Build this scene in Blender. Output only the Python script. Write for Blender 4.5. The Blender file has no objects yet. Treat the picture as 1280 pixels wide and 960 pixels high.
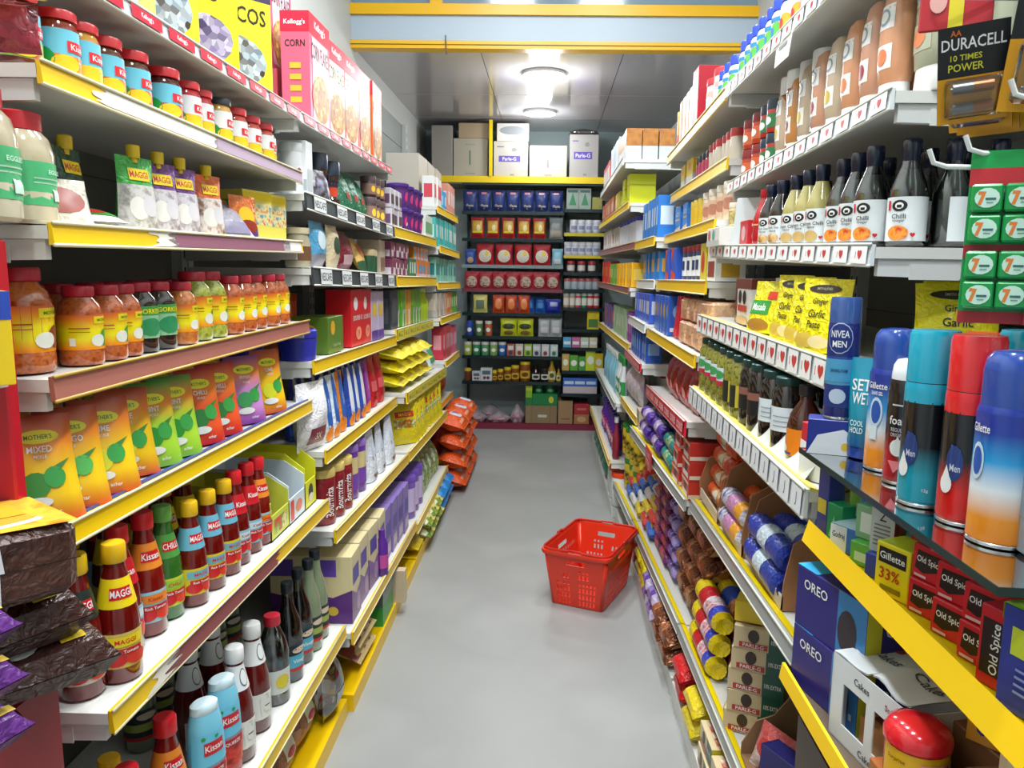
import bpy, bmesh, math, random
from mathutils import Vector, Matrix
random.seed(7)
SC = bpy.context.scene
COL = SC.collection
R = math.radians
# ---------------------------------------------------------------- camera
CAM_H = 1.35
cam_d = bpy.data.cameras.new('camera'); cam = bpy.data.objects.new('camera', cam_d); COL.objects.link(cam)
SC.camera = cam
PITCH, YAW, ROLL = 0.147152, 0.020615, -0.013999
_f = Vector((-math.sin(YAW)*math.cos(PITCH), math.cos(YAW)*math.cos(PITCH), -math.sin(PITCH)))
_r = Vector((math.cos(YAW), math.sin(YAW), 0)); _u = _r.cross(_f)
_r2 = _r*math.cos(ROLL) - _u*math.sin(ROLL); _u2 = _u*math.cos(ROLL) + _r*math.sin(ROLL)
mw = Matrix.Identity(4)
for i in range(3):
    mw[i][0] = _r2[i]; mw[i][1] = _u2[i]; mw[i][2] = -_f[i]
mw.translation = (0, 0, CAM_H)
cam.matrix_world = mw
cam_d.sensor_fit = 'HORIZONTAL'; cam_d.sensor_width = 36; cam_d.lens = 36*960/1280
cam_d.shift_x = -24/1280; cam_d.clip_start = .02; cam_d.clip_end = 60
# ---------------------------------------------------------------- light and exposure
SC.view_settings.view_transform = 'Standard'; SC.view_settings.look = 'None'
SC.view_settings.gamma = 1; SC.view_settings.use_curve_mapping = False
SC.view_settings.exposure = -0.1
W = bpy.data.worlds.new('world'); SC.world = W; W.use_nodes = True
W.node_tree.nodes['Background'].inputs[0].default_value = (.86, .93, 1, 1)
W.node_tree.nodes['Background'].inputs[1].default_value = 0.24
SC.cycles.max_bounces = 6; SC.cycles.diffuse_bounces = 3; SC.cycles.glossy_bounces = 3
SC.cycles.transmission_bounces = 5; SC.cycles.transparent_max_bounces = 12
SC.cycles.caustics_reflective = False; SC.cycles.caustics_refractive = False
SC.cycles.sample_clamp_indirect = 4
# ---------------------------------------------------------------- materials
def lin(h):
    h = h.lstrip('#'); o = []
    for i in (0, 2, 4):
        c = int(h[i:i+2], 16)/255
        o.append(c/12.92 if c <= .04045 else ((c+.055)/1.055)**2.4)
    return (*o, 1)
MC = {}
def M(col, rough=.42, metal=0., coat=0., kind='', s=30):
    """col: one hex colour, or 'a+b+c' for a printed / mixed pattern of several inks"""
    key = (col, rough, metal, coat, kind, s)
    if key in MC: return MC[key]
    m = bpy.data.materials.new('mat_'+col.replace('#', '')[:30]+kind); m.use_nodes = True
    nt = m.node_tree; b = nt.nodes['Principled BSDF']
    cols = col.split('+')
    b.inputs['Roughness'].default_value = rough; b.inputs['Metallic'].default_value = metal
    b.inputs['Coat Weight'].default_value = coat; b.inputs['Coat Roughness'].default_value = .08
    if len(cols) == 1:
        b.inputs['Base Color'].default_value = lin(cols[0])
    tc = nt.nodes.new('ShaderNodeTexCoord')
    if len(cols) > 1:
        n = nt.nodes.new('ShaderNodeTexVoronoi' if kind in ('vor', 'film') else 'ShaderNodeTexNoise')
        n.inputs['Scale'].default_value = s
        if 'Detail' in n.inputs and kind not in ('vor', 'film'): n.inputs['Detail'].default_value = 3
        nt.links.new(tc.outputs['Object'], n.inputs['Vector'])
        r = nt.nodes.new('ShaderNodeValToRGB'); r.color_ramp.interpolation = 'LINEAR'
        e = r.color_ramp.elements
        lo, hi = (.33, .67) if kind not in ('vor', 'film') else (0.1, .9)
        k = len(cols)
        e[0].position = lo; e[0].color = lin(cols[0]); e[1].position = hi; e[1].color = lin(cols[-1])
        for i in range(1, k-1):
            q = e.new(lo+(hi-lo)*i/(k-1)); q.color = lin(cols[i])
        nt.links.new((n.outputs['Color'] if kind in ('vor', 'film') else n.outputs['Fac']), r.inputs[0])
        nt.links.new(r.outputs[0], b.inputs['Base Color'])
    if kind == 'grad':  # printed two or three ink blend from the bottom of the pack to its top, s = height in m
        nt.nodes.remove(n)
        sx = nt.nodes.new('ShaderNodeSeparateXYZ'); nt.links.new(tc.outputs['Object'], sx.inputs[0])
        d = nt.nodes.new('ShaderNodeMath'); d.operation = 'DIVIDE'; d.inputs[1].default_value = s
        nt.links.new(sx.outputs[2], d.inputs[0]); nt.links.new(d.outputs[0], r.inputs[0])
        e = r.color_ramp.elements
        for i in range(len(e)): e[i].position = i/(len(e)-1)
    if kind in ('crink', 'film'):  # crinkled plastic film
        n2 = nt.nodes.new('ShaderNodeTexNoise'); n2.inputs['Scale'].default_value = 55; n2.inputs['Detail'].default_value = 2
        n2.inputs['Distortion'].default_value = 1.2
        nt.links.new(tc.outputs['Object'], n2.inputs['Vector'])
        bp = nt.nodes.new('ShaderNodeBump'); bp.inputs['Strength'].default_value = .55; bp.inputs['Distance'].default_value = .012
        nt.links.new(n2.outputs['Fac'], bp.inputs['Height']); nt.links.new(bp.outputs[0], b.inputs['Normal'])
        b.inputs['Roughness'].default_value = min(rough, .3)
    if kind == 'clear':
        b.inputs['Roughness'].default_value = .06
        tr = nt.nodes.new('ShaderNodeBsdfTransparent'); tr.inputs[0].default_value = lin(cols[0])
        gl = nt.nodes.new('ShaderNodeBsdfGlossy'); gl.inputs['Roughness'].default_value = .06
        fr = nt.nodes.new('ShaderNodeFresnel'); fr.inputs[0].default_value = 1.45
        mx = nt.nodes.new('ShaderNodeMixShader'); ad = nt.nodes.new('ShaderNodeMath'); ad.operation = 'ADD'; ad.inputs[1].default_value = s/100
        nt.links.new(fr.outputs[0], ad.inputs[0]); nt.links.new(ad.outputs[0], mx.inputs[0])
        nt.links.new(tr.outputs[0], mx.inputs[1]); nt.links.new(gl.outputs[0], mx.inputs[2])
        nt.links.new(mx.outputs[0], nt.nodes['Material Output'].inputs[0])
    if kind == 'emit':
        b.inputs['Emission Color'].default_value = lin(cols[0]); b.inputs['Emission Strength'].default_value = s
    MC[key] = m
    return m
def clear(col='#ffffff', amt=8): return M(col, kind='clear', s=amt)
# ---------------------------------------------------------------- text shapes
TC = {}
def glyphs(s, bold=.012):
    if (s, bold) in TC: return TC[(s, bold)]
    cu = bpy.data.curves.new('t', 'FONT'); cu.body = s; cu.resolution_u = 2; cu.offset = bold; cu.align_x = 'CENTER'
    o = bpy.data.objects.new('t', cu)
    me = bpy.data.meshes.new_from_object(o)
    vs = [(v.co.x, v.co.y) for v in me.vertices]; fs = [tuple(p.vertices) for p in me.polygons]
    bpy.data.objects.remove(o); bpy.data.curves.remove(cu); bpy.data.meshes.remove(me)
    if vs:
        x0 = min(v[0] for v in vs); x1 = max(v[0] for v in vs); y0 = min(v[1] for v in vs); y1 = max(v[1] for v in vs)
        cx, cy = (x0+x1)/2, (y0+y1)/2; wd, hg = max(x1-x0, 1e-4), max(y1-y0, 1e-4)
        vs = [((x-cx)/wd, (y-cy)/hg) for x, y in vs]   # unit box centred on 0
    TC[(s, bold)] = (vs, fs, wd/hg if vs else 1)
    return TC[(s, bold)]
# ---------------------------------------------------------------- mesh builder
class MB:
    def __init__(s): s.v = []; s.f = []; s.m = []; s.sm = []; s.mats = []; s.X = None
    def mi(s, m):
        if isinstance(m, str): m = M(m)
        if m not in s.mats: s.mats.append(m)
        return s.mats.index(m)
    def add(s, vs, fs, m, smooth=False):
        o = len(s.v); k = s.mi(m)
        if s.X is not None: vs = [s.X @ Vector(p) for p in vs]
        s.v += [tuple(p) for p in vs]
        for f in fs: s.f.append(tuple(i+o for i in f)); s.m.append(k); s.sm.append(smooth)
    def box(s, x0, x1, y0, y1, z0, z1, m, bev=0):
        if bev:
            b = bev; P = []
            for (z, i) in ((z0, b), (z0+b, 0), (z1-b, 0), (z1, b)):
                xs, xe, ys, ye = x0+i, x1-i, y0+i, y1-i; c = b if i == 0 else b*.3
                P.append([(xs+c, ys, z), (xe-c, ys, z), (xe, ys+c, z), (xe, ye-c, z), (xe-c, ye, z), (xs+c, ye, z), (xs, ye-c, z), (xs, ys+c, z)])
            vs = [p for r in P for p in r]; fs = []
            for r in range(3):
                for i in range(8):
                    j = (i+1) % 8; fs.append((r*8+i, r*8+j, r*8+8+j, r*8+8+i))
            fs.append(tuple(range(7, -1, -1))); fs.append(tuple(range(24, 32)))
            s.add(vs, fs, m); return
        vs = [(x0, y0, z0), (x1, y0, z0), (x1, y1, z0), (x0, y1, z0), (x0, y0, z1), (x1, y0, z1), (x1, y1, z1), (x0, y1, z1)]
        s.add(vs, [(0, 3, 2, 1), (4, 5, 6, 7), (0, 1, 5, 4), (1, 2, 6, 5), (2, 3, 7, 6), (3, 0, 4, 7)], m)
    def hexa(s, b4, t4, m):
        s.add(list(b4)+list(t4), [(0, 3, 2, 1), (4, 5, 6, 7), (0, 1, 5, 4), (1, 2, 6, 5), (2, 3, 7, 6), (3, 0, 4, 7)], m)
    def lathe(s, prof, m, n=20, sy=1., axis='z', c=(0, 0, 0), smooth=True):
        vs = []; fs = []
        for (r, z) in prof:
            for i in range(n):
                a = 2*math.pi*i/n
                p = (r*math.cos(a), r*math.sin(a)*sy, z)
                if axis == 'x': p = (z, p[0], p[1])
                if axis == 'y': p = (p[0], z, p[1])
                vs.append((p[0]+c[0], p[1]+c[1], p[2]+c[2]))
        for k in range(len(prof)-1):
            for i in range(n):
                j = (i+1) % n; fs.append((k*n+i, k*n+j, (k+1)*n+j, (k+1)*n+i))
        if prof[0][0] > 1e-5: fs.append(tuple(range(n-1, -1, -1)))
        if prof[-1][0] > 1e-5: fs.append(tuple((len(prof)-1)*n+i for i in range(n)))
        s.add(vs, fs, m, smooth)
    def tube(s, pts, r, m, n=8, closed=False):
        P = [Vector(p) for p in pts]; vs = []; fs = []; K = len(P)
        for i, p in enumerate(P):
            t = ((P[(i+1) % K] if closed else P[min(i+1, K-1)]) - (P[i-1] if closed else P[max(i-1, 0)])).normalized()
            a = t.cross(Vector((0, 0, 1)));
            if a.length < .2: a = t.cross(Vector((1, 0, 0)))
            a.normalize(); b = t.cross(a)
            for j in range(n):
                w = 2*math.pi*j/n; vs.append(p+a*math.cos(w)*r+b*math.sin(w)*r)
        for i in range(K if closed else K-1):
            for j in range(n):
                q = (i+1) % K; j2 = (j+1) % n; fs.append((i*n+j, i*n+j2, q*n+j2, q*n+j))
        if not closed: fs += [tuple(range(n-1, -1, -1)), tuple((K-1)*n+i for i in range(n))]
        s.add(vs, fs, m, True)
    def prism(s, pts, y0, y1, m):  # polygon in xz extruded along y
        n = len(pts); vs = [(x, y0, z) for x, z in pts]+[(x, y1, z) for x, z in pts]
        s.add(vs, [tuple(range(n)), tuple(range(2*n-1, n-1, -1))]+[(i, i+n, (i+1) % n+n, (i+1) % n) for i in range(n)], m)
    def grid(s, S, m, nu=8, nv=8, smooth=True, u0=0, u1=1, v0=0, v1=1, off=0):
        vs = [S(u0+(u1-u0)*i/nu, v0+(v1-v0)*j/nv, off) for j in range(nv+1) for i in range(nu+1)]
        s.add(vs, [(j*(nu+1)+i, j*(nu+1)+i+1, (j+1)*(nu+1)+i+1, (j+1)*(nu+1)+i) for j in range(nv) for i in range(nu)], m, smooth)
    # printed design on a surface S(u,v,off); asp = width/height of the u,v field
    def print_(s, S, D, asp=1., nu=6, base=.0006, flat=False):
        off = base
        for d in D:
            k = d[0]; m = d[5] if k in 're' else (d[4] if k != 'p' else d[2])
            if isinstance(m, str): m = M(m, .35)
            if k == 'r':
                n1 = 1 if flat else max(1, int(nu*abs(d[3]-d[1])*1.6)+1); n2 = 1 if flat else 3
                s.grid(S, m, n1, n2, True, d[1], d[3], d[2], d[4], off)
            elif k == 'e':
                n = 14; vs = [S(d[1], d[2], off)]
                for rr in ((1,) if flat else (.5, 1)):
                    vs += [S(min(1, max(0, d[1]+d[3]*rr*math.cos(2*math.pi*i/n))), min(1, max(0, d[2]+d[4]*rr*math.sin(2*math.pi*i/n))), off) for i in range(n)]
                fs = [(0, 1+i, 1+(i+1) % n) for i in range(n)]
                if not flat: fs += [(1+i, 1+n+i, 1+n+(i+1) % n, 1+(i+1) % n) for i in range(n)]
                s.add(vs, fs, m, True)
            elif k == 't':      # ('t', string, cu, cv, colour, height_v, max_width_u, rot90)
                vs, fs, a = glyphs(d[1])
                hv = d[5]; wu = hv*a/asp
                rot = len(d) > 7 and d[7]
                if rot: wu = hv; hv2 = hv  # vertical text: hv is letter height measured along u
                mw_ = d[6] if len(d) > 6 and d[6] else 9
                if not rot:
                    if wu > mw_: wu = mw_
                    s.add([S(d[2]+x*wu, d[3]+y*hv, off) for x, y in vs], fs, m)
                else:
                    lv = hv*a*asp
                    if lv > mw_: lv = mw_
                    s.add([S(d[2]-y*hv, d[3]+x*lv, off) for x, y in vs], fs, m)
            elif k == 'p':      # ('p', [(u,v),...], colour)
                s.add([S(u, v, off) for u, v in d[1]], [tuple(range(len(d[1])))], m)
            off += .00025
    def obj(s, name, parent=None, loc=None):
        me = bpy.data.meshes.new(name); me.from_pydata(s.v, [], s.f)
        for m in s.mats: me.materials.append(m)
        me.polygons.foreach_set('material_index', s.m); me.polygons.foreach_set('use_smooth', s.sm)
        me.validate(); me.update()
        bm = bmesh.new(); bm.from_mesh(me)
        if any(s.sm):
            for e in bm.edges:
                if len(e.link_faces) == 2 and e.calc_face_angle(0) > .7: e.smooth = False
        bm.to_mesh(me); bm.free()
        o = bpy.data.objects.new(name, me); COL.objects.link(o)
        if parent is not None: o.parent = parent
        if loc: o.location = loc
        return o
# ---------------------------------------------------------------- scene bookkeeping
LABELS = {}
def tag(o, label, cat, group=None):
    o['label'] = label; o['category'] = cat
    if group: o['group'] = group
    if label in LABELS and not (group and LABELS[label] == group): print('DUPLICATE LABEL', label)
    LABELS[label] = group
    n = len(label.split())
    if n > 16 or n < 4: print('LABEL LENGTH', n, label)
    return o
def root(name, loc=(0, 0, 0), rot=(0, 0, 0)):
    o = bpy.data.objects.new(name, None); o.empty_display_size = .03; COL.objects.link(o)
    o.location = loc; o.rotation_euler = rot
    return o
def struct(mb, name):
    o = mb.obj(name); o['kind'] = 'structure'; return o
KIDS = {}
def kids(o): return KIDS.get(o.name) or [c for c in COL.objects if c.parent == o]
ORD = ['', 'first', 'second', 'third', 'fourth', 'fifth', 'sixth', 'seventh', 'eighth', 'ninth', 'tenth', 'eleventh', 'twelfth',
       'thirteenth', 'fourteenth', 'fifteenth', 'sixteenth', 'seventeenth', 'eighteenth', 'nineteenth', 'twentieth']
for i in range(1, 10): ORD.append('twenty-'+ORD[i])
ORD.append('thirtieth')
for i in range(1, 10): ORD.append('thirty-'+ORD[i])
PROTO = {}
class Kind:
    """a product: built once, then copied part by part"""
    def __init__(s, name, cat, build, w, d=None, h=None): s.name = name; s.cat = cat; s.build = build; s.w = w; s.d = d or w; s.h = h; s.first = None
    def make(s, loc, rot, sc=1.):
        if s.first is None:
            r = root(s.name); s.build(r); s.first = r; s.ch = [(c, [g for g in COL.objects if g.parent == c]) for c in COL.objects if c.parent == r]
        else:
            r = s.first.copy(); COL.objects.link(r)
            for k in ('label', 'category', 'group'):
                if k in r: del r[k]
            for c, gs in s.ch:
                q = c.copy(); COL.objects.link(q); q.parent = r
                for g in gs:
                    t = g.copy(); COL.objects.link(t); t.parent = q
        r.location = loc; r.rotation_euler = rot; r.scale = (sc,)*3 if not isinstance(sc, tuple) else sc
        return r
# ---------------------------------------------------------------- shelves: near end (Y,X,z) and far end, measured
SH = {}
BACK = {'near left bay': 1.045, 'second left bay': 1.045, 'third left bay': 1.045, 'far left bay': 1.0, 'near right bay': .93, 'second right bay': .93, 'third right bay': .90, 'far right bay': .80}
def shelf(key, side, a, b, place, depth=.34, style='yellow', lip=.035, tags=None, name='gondola_shelf', desc=None, tray=None, stickers=(), strip=None):
    (Ya, Xa, za), (Yb, Xb, zb) = a, b
    SH[key] = dict(side=side, Ya=Ya, Xa=Xa, za=za, Yb=Yb, Xb=Xb, zb=zb, depth=depth, place=place)
    g = .006; bx = BACK.get(place.split(', ')[-1])
    if bx: depth = min(depth, abs(bx-max(abs(Xa), abs(Xb)))-.033)
    def P(t, back, up): return Vector((Xa+(Xb-Xa)*t+side*back, Ya+g+(Yb-Ya-2*g)*t, za+(zb-za)*t+up))
    r = root(name, P(0, 0, 0)); inv = -r.location
    def Q(t, bk, up): return P(t, bk, up)+inv
    deckm = M('#dcddd8', .35)
    d = MB(); d.hexa([Q(0, .004, -.022), Q(1, .004, -.022), Q(1, depth, -.022), Q(0, depth, -.022)],
                     [Q(0, .004, -.004), Q(1, .004, -.004), Q(1, depth, -.004), Q(0, depth, -.004)], deckm)
    d.obj('deck', r)
    lm = {'yellow': '#f5c900', 'white': '#dfe6e8', 'maroon': '#8d5a68', 'brown': '#a8695c', 'red': '#d9273c', 'black': '#3a4348', 'grey': '#9ea5a6', 'dark': '#1d3a3c', 'mauve':'#a88aa0'}[style]
    l = MB(); m = M(lm, .35)
    l.hexa([Q(0, -.004, -lip), Q(1, -.004, -lip), Q(1, .004, -lip), Q(0, .004, -lip)], [Q(0, -.001, 0), Q(1, -.001, 0), Q(1, .005, 0), Q(0, .005, 0)], m)
    em = M('#caa64a' if style in ('maroon', 'brown', 'mauve') else ('#d8d8cc' if style != 'yellow' else '#e8e0b8'), .3)
    for up in (0, -lip):  # rolled metal edges
        l.tube([Q(0, -.003, up), Q(1, -.003, up)], .0028, em, 5)
    l.obj('price_rail', r)
    if strip:
        a = MB(); a.hexa([Q(0, .006, -.004), Q(1, .006, -.004), Q(1, .022, -.004), Q(0, .022, -.004)], [Q(0, .006, .004), Q(1, .006, .004), Q(1, .022, -.001), Q(0, .022, -.001)], M(strip, .4)); a.obj('inner_strip', r)
    for (t0, t1, col, e0, e1) in stickers:
        a = MB(); n_ = 8; vs = []
        for k in range(n_+1):
            up = -.003-(lip-.006)*k/n_; j0, j1 = random.uniform(-e0, e0), random.uniform(-e1, e1)
            bk = -.0015-.003*k/n_-.0006
            vs += [Q(t0+j0, bk, up), Q(t1+j1, bk, up)]
        a.add(vs, [(2*k, 2*k+1, 2*k+3, 2*k+2) for k in range(n_)], M(col, .5)); a.obj('rail_sticker', r)
    L = Yb-Ya
    if tags:
        txt, n, bg, fg, frac = tags
        for i in range(n):
            c = (i+.5)/n; hw = frac/n/2; t = MB()
            def S(u, v, off, c=c, hw=hw):
                uu = u if side < 0 else 1-u
                return Q(c-hw+2*hw*uu, -.0045-off-.0015*(1-v), -lip+.003+v*(lip-.006))
            D = [('r', 0, 0, 1, 1, bg)]
            if txt: D.append(('t', txt, .5, .5, fg, .55, .9))
            t.print_(S, D, (L/n*frac)/(lip-.006), flat=True)
            t.obj('price_tag', r)
    br = MB(); bm = M('#d5d8d6', .45)
    for t in (0, 1):
        tt = .004/L if t == 0 else 1-.004/L; w = .012/L*(1 if t == 0 else -1)
        for_b = [Q(tt, .012, -.05), Q(tt+w, .012, -.05), Q(tt+w, depth, -.058), Q(tt, depth, -.058)]
        for_t = [Q(tt, .012, -.0225), Q(tt+w, .012, -.0225), Q(tt+w, depth, -.0225), Q(tt, depth, -.0225)]
        b = MB(); b.hexa(for_b, for_t, bm)
        b.box(*(sorted((for_b[0].x+side*.05, for_b[0].x+side*.13))), for_b[0].y-.0015, for_b[0].y+.0005, for_b[0].z-.005, for_b[0].z+.02, bm)
        b.obj('bracket', r)
    tag(r, desc or f'{ {"yellow":"yellow-edged","white":"white-edged","maroon":"maroon-edged","brown":"brown-edged","red":"red-edged","black":"black-edged","grey":"grey-edged","dark":"dark glass","mauve":"mauve-edged"}[style]} steel shelf board, {place}', 'shelf')
    return r
def on(key, px=None, t=None, inset=.0, up=0., Y=None):
    """point on a shelf: px = where along the front edge (photo column), inset = metres behind the front edge"""
    s = SH[key]
    if Y is not None: t = (Y-s['Ya'])/(s['Yb']-s['Ya'])
    elif t is None: t = tpx(s, px)
    return Vector((s['Xa']+(s['Xb']-s['Xa'])*t+s['side']*inset, s['Ya']+(s['Yb']-s['Ya'])*t, s['za']+(s['zb']-s['za'])*t-.0022+up))
def proj(p):
    d = Vector(p)-Vector((0, 0, CAM_H)); z = d.dot(_f); return 664+960*d.dot(_r2)/z, 480-960*d.dot(_u2)/z
def tpx(s, px):
    lo, hi = -.6, 1.5
    f = lambda t: proj((s['Xa']+(s['Xb']-s['Xa'])*t, s['Ya']+(s['Yb']-s['Ya'])*t, s['za']+(s['zb']-s['za'])*t))[0]
    for _ in range(30):
        mid = (lo+hi)/2
        if (f(mid) < px) == (s['side'] < 0): lo = mid
        else: hi = mid
    return (lo+hi)/2
def headroom(p):
    best = 9
    if abs(p[0]) < .38 or p[1] > 6.02: return best
    for s in SH.values():
        if s['side']*p[0] > 0 and s['Ya']-.005 <= p[1] <= s['Yb']+.005:
            z = s['za']+(s['zb']-s['za'])*(p[1]-s['Ya'])/(s['Yb']-s['Ya'])
            if z > p[2]+.06: best = min(best, z-.059-p[2])
    return best
def put(kind, p, rz, label, group=None, rx=0, ry=0, sc=1., cat=None):
    if kind.h and abs(rx) < .5:
        hr = headroom(p); s3 = list(sc) if isinstance(sc, tuple) else [sc]*3
        if kind.h*s3[2] > hr-.003:
            k = max(.3, (hr-.003)/(kind.h*s3[2]))
            if k < .8: print('SQUASH', round(k, 2), label)
            k2 = max(k, .9) if k > .75 else k**.5
            sc = (s3[0]*k2, s3[1]*k2, s3[2]*k)
    o = kind.make(p, (rx, ry, rz), sc)
    return tag(o, label, cat or kind.cat, group)
def face(side): return math.pi/2 if side < 0 else -math.pi/2
def row(key, kind, pa, pb, desc, step=None, inset=.03, deep=1, layers=1, lh=None, jit=.05, rz=0, rx=0, sc=1., wob=.004, up=0, dstep=None, ry=0):
    """a row of products from photo column pa (near) to pb (far) along a shelf; deep = rows behind; layers = stacked"""
    s = SH[key]; Ya = on(key, pa).y; Yb = on(key, pb).y
    sc0 = sc if not isinstance(sc, tuple) else 1
    w = kind.w*sc0; st = step or w*1.03
    if Yb < Ya: print('ROW?', key, desc)
    if getattr(kind, 'round', False) and rz == 0: rz = .6*s['side']
    n = max(1, int(round((Yb-Ya)/st))); st = max((Yb-Ya)/n, w*1.005 if not step else step*.8)
    d = kind.d*sc0; up += abs(s['zb']-s['za'])/(s['Yb']-s['Ya'])*w/2+.001
    for q in range(deep):
        for l in range(layers):
            for i in range(n):
                y = Ya+st*(i+.5)
                if y > s['Yb']+.01 or y < s['Ya']-.01: continue
                p = on(key, Y=y, inset=inset+d/2+q*(dstep or d*1.06)+random.uniform(-wob, wob), up=up+l*(lh or kind.h or .1)*sc0+l*.001)
                pos = f'{ORD[i+1]} from near end, ' if n > 1 else ''
                lab = f"{desc}, {pos}"
                if q: lab += f'{["", "back row" if deep == 2 else "second row", "third row", "fourth row"][q]}, '
                if layers > 1: lab += f'{(["lower", "upper"] if layers == 2 else ["bottom layer", "second layer", "third layer", "fourth layer", "fifth layer", "sixth layer"])[l]}, '
                lab += s['place']
                put(kind, p, face(s['side'])+rz+random.uniform(-jit, jit), lab, f"{desc} row on {s['place']}", rx=rx, ry=ry, sc=sc)
# ---------------------------------------------------------------- product families
def prof_r(prof, z):
    for (r0, z0), (r1, z1) in zip(prof, prof[1:]):
        if z0 <= z <= z1: return r0+(r1-r0)*(z-z0)/max(z1-z0, 1e-6)
    return prof[-1][0]
def vessel(name, cat, prof, body, cap=None, capm=None, labels=(), sy=1., n=20, inner=None, extra=None):
    """turned vessel: prof [(r,z)], cap profile, labels [(z0,z1,colour,design,half_angle_deg)]"""
    R0 = max(r for r, z in prof)
    def build(r):
        b = MB(); b.lathe([(prof[0][0]*.9, prof[0][1])]+list(prof), body, n, sy); b.obj('body', r)
        if inner:
            i = MB(); i.lathe(inner[0], inner[1], n, sy); i.obj('contents', r)
        if cap:
            c = MB(); c.lathe(cap, capm, n, sy); c.obj('cap', r)
        for (z0, z1, bg, D, ha) in labels:
            l = MB()
            def S(u, v, off, z0=z0, z1=z1):
                z = z0+(z1-z0)*v; rr = prof_r(prof, z)+off; a = R(-90)+(u-.5)*2*R(ha)
                return (rr*math.cos(a), rr*math.sin(a)*sy, z)
            if ha >= 175:
                l.lathe([(prof_r(prof, z0+(z1-z0)*k/4)+.0006, z0+(z1-z0)*k/4) for k in range(5)], bg if not isinstance(bg, str) else M(bg, .35), n, sy)
                # close the ends against the body
            else:
                l.grid(S, bg if not isinstance(bg, str) else M(bg, .35), max(6, int(ha/9)), 3, off=.0006)
            asp = prof_r(prof, (z0+z1)/2)*2*R(ha if ha < 175 else 180)/(z1-z0)
            l.print_(S, D, asp, nu=10, base=.0012)
            l.obj('label', r)
        if extra: extra(r)
    h = (cap or prof)[-1][1]
    k = Kind(name, cat, build, R0*2, R0*2*sy, h); k.round = sy == 1.
    return k
def carton(name, w, d, h, col, front=(), side=(), top=(), cat='box', bev=.0012, back=None):
    def build(r):
        b = MB(); b.box(-w/2, w/2, -d/2, d/2, 0, h, col if not isinstance(col, str) else M(col, .35), bev); b.obj('carton_body', r)
        if front or side or top:
            sp = max(w, d, h) > .15; l = MB()
            l.print_(lambda u, v, o: (-w/2+u*w, -d/2-o, v*h), front, w/h, flat=True)
            if sp and l.f and (side or top): l.obj('front_print', r); l = MB()
            if side:
                l.print_(lambda u, v, o: (w/2+o, -d/2+u*d, v*h), side, d/h, flat=True)
                if sp: l.obj('side_print', r); l = MB()
                l.print_(lambda u, v, o: (-w/2-o, d/2-u*d, v*h), side, d/h, flat=True)
                if sp: l.obj('side_print', r); l = MB()
            if top: l.print_(lambda u, v, o: (-w/2+u*w, -d/2+v*d, h+o), top, w/d, flat=True)
            if l.f: l.obj('print', r)
    return Kind(name, cat, build, w, d, h)
def pouch(name, w, h, d, col, D=(), cap=None, cat='pouch', flare=.94, backcol=None, seal='#ffffff', lumpy=.0):
    """stand-up pouch: round open base, flat sealed top"""
    def hw(v): return w/2*(1-(1-flare)*v) * (1-.06*math.sin(math.pi*v))
    def th(v): return d/2*max(.02, 1-max(0, v-.0)**1.7)*(.82+.18*math.sin(min(1, v*4)*math.pi/2))
    def S(u, v, off):
        x = (u*2-1); t = th(v)*math.sqrt(max(0, 1-abs(x)**2.6))
        return (x*hw(v), -t-off-lumpy*math.sin(9*u+5*v)*math.sin(math.pi*u), v*h)
    def build(r):
        b = MB(); m = col if not isinstance(col, str) else M(col, .3, kind='crink')
        b.grid(S, m, 10, 9); b.grid(lambda u, v, o: (S(1-u, v, 0)[0], -S(u, v, 0)[1], v*h), m, 10, 9)
        b.add([S(i/10, 0, 0) for i in range(11)]+[(S(1-i/10, 0, 0)[0], -S(i/10, 0, 0)[1], 0) for i in range(1, 10)], [tuple(range(20))], m)
        b.obj('pouch_body', r)
        l = MB(); l.print_(S, list(D), w/h, nu=8, base=.001); 
        if l.f: l.obj('print', r)
        if cap:
            c = MB(); c.lathe([(.006, h-.01), (.006, h-.002), (.011, h-.002), (.0115, h+.018), (.009, h+.02)], M(cap, .35), 12); c.obj('spout_cap', r)
    return Kind(name, cat, build, w, d, h)
def pillow(name, w, h, d, col, D=(), crimp=None, cat='packet', puff=.45, nz=.0, brick=False):
    """flow-wrapped pillow packet standing in the xz plane, crimped at top and bottom; nz adds dents"""
    rnd = random.Random(len(name)*7+int(w*1000)); ph = [rnd.uniform(0, 6) for _ in range(6)]
    ce = .03 if brick else .07; ex, ep = (9, .35) if brick else (3, .6)
    if brick: puff = .16
    def S(u, v, off, sgn=-1):
        x = u*2-1; vv = min(1, max(0, (v-ce)/(1-2*ce)))
        t = d/2*(max(0, 1-abs(x)**ex))**ep*(max(0, math.sin(math.pi*vv)))**puff
        dent = 1+nz*(math.sin(6*u+ph[0]+4*v)*math.sin(7*v+ph[1])+.6*math.sin(13*v+ph[2]-5*u))
        wv = w/2*(1-.05*math.sin(math.pi*v))
        return (x*wv, sgn*(t*dent+off+.0006), v*h)
    def build(r):
        b = MB(); m = col if not isinstance(col, str) else M(col, .3, kind='crink')
        b.grid(S, m, 10, 14); b.grid(lambda u, v, o: S(1-u, v, 0, 1), m, 10, 14)
        b.obj('packet_film', r)
        l = MB()
        if D: l.print_(S, list(D), w/h, nu=8, base=.0012)
        if crimp:
            for (a, c) in ((0, ce), (1-ce, 1)):
                l.grid(S, M(crimp, .3, kind='crink'), 6, 1, True, 0, 1, a, c, .0004)
        if l.f: l.obj('print', r)
    return Kind(name, cat, build, w, d, h)
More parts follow.
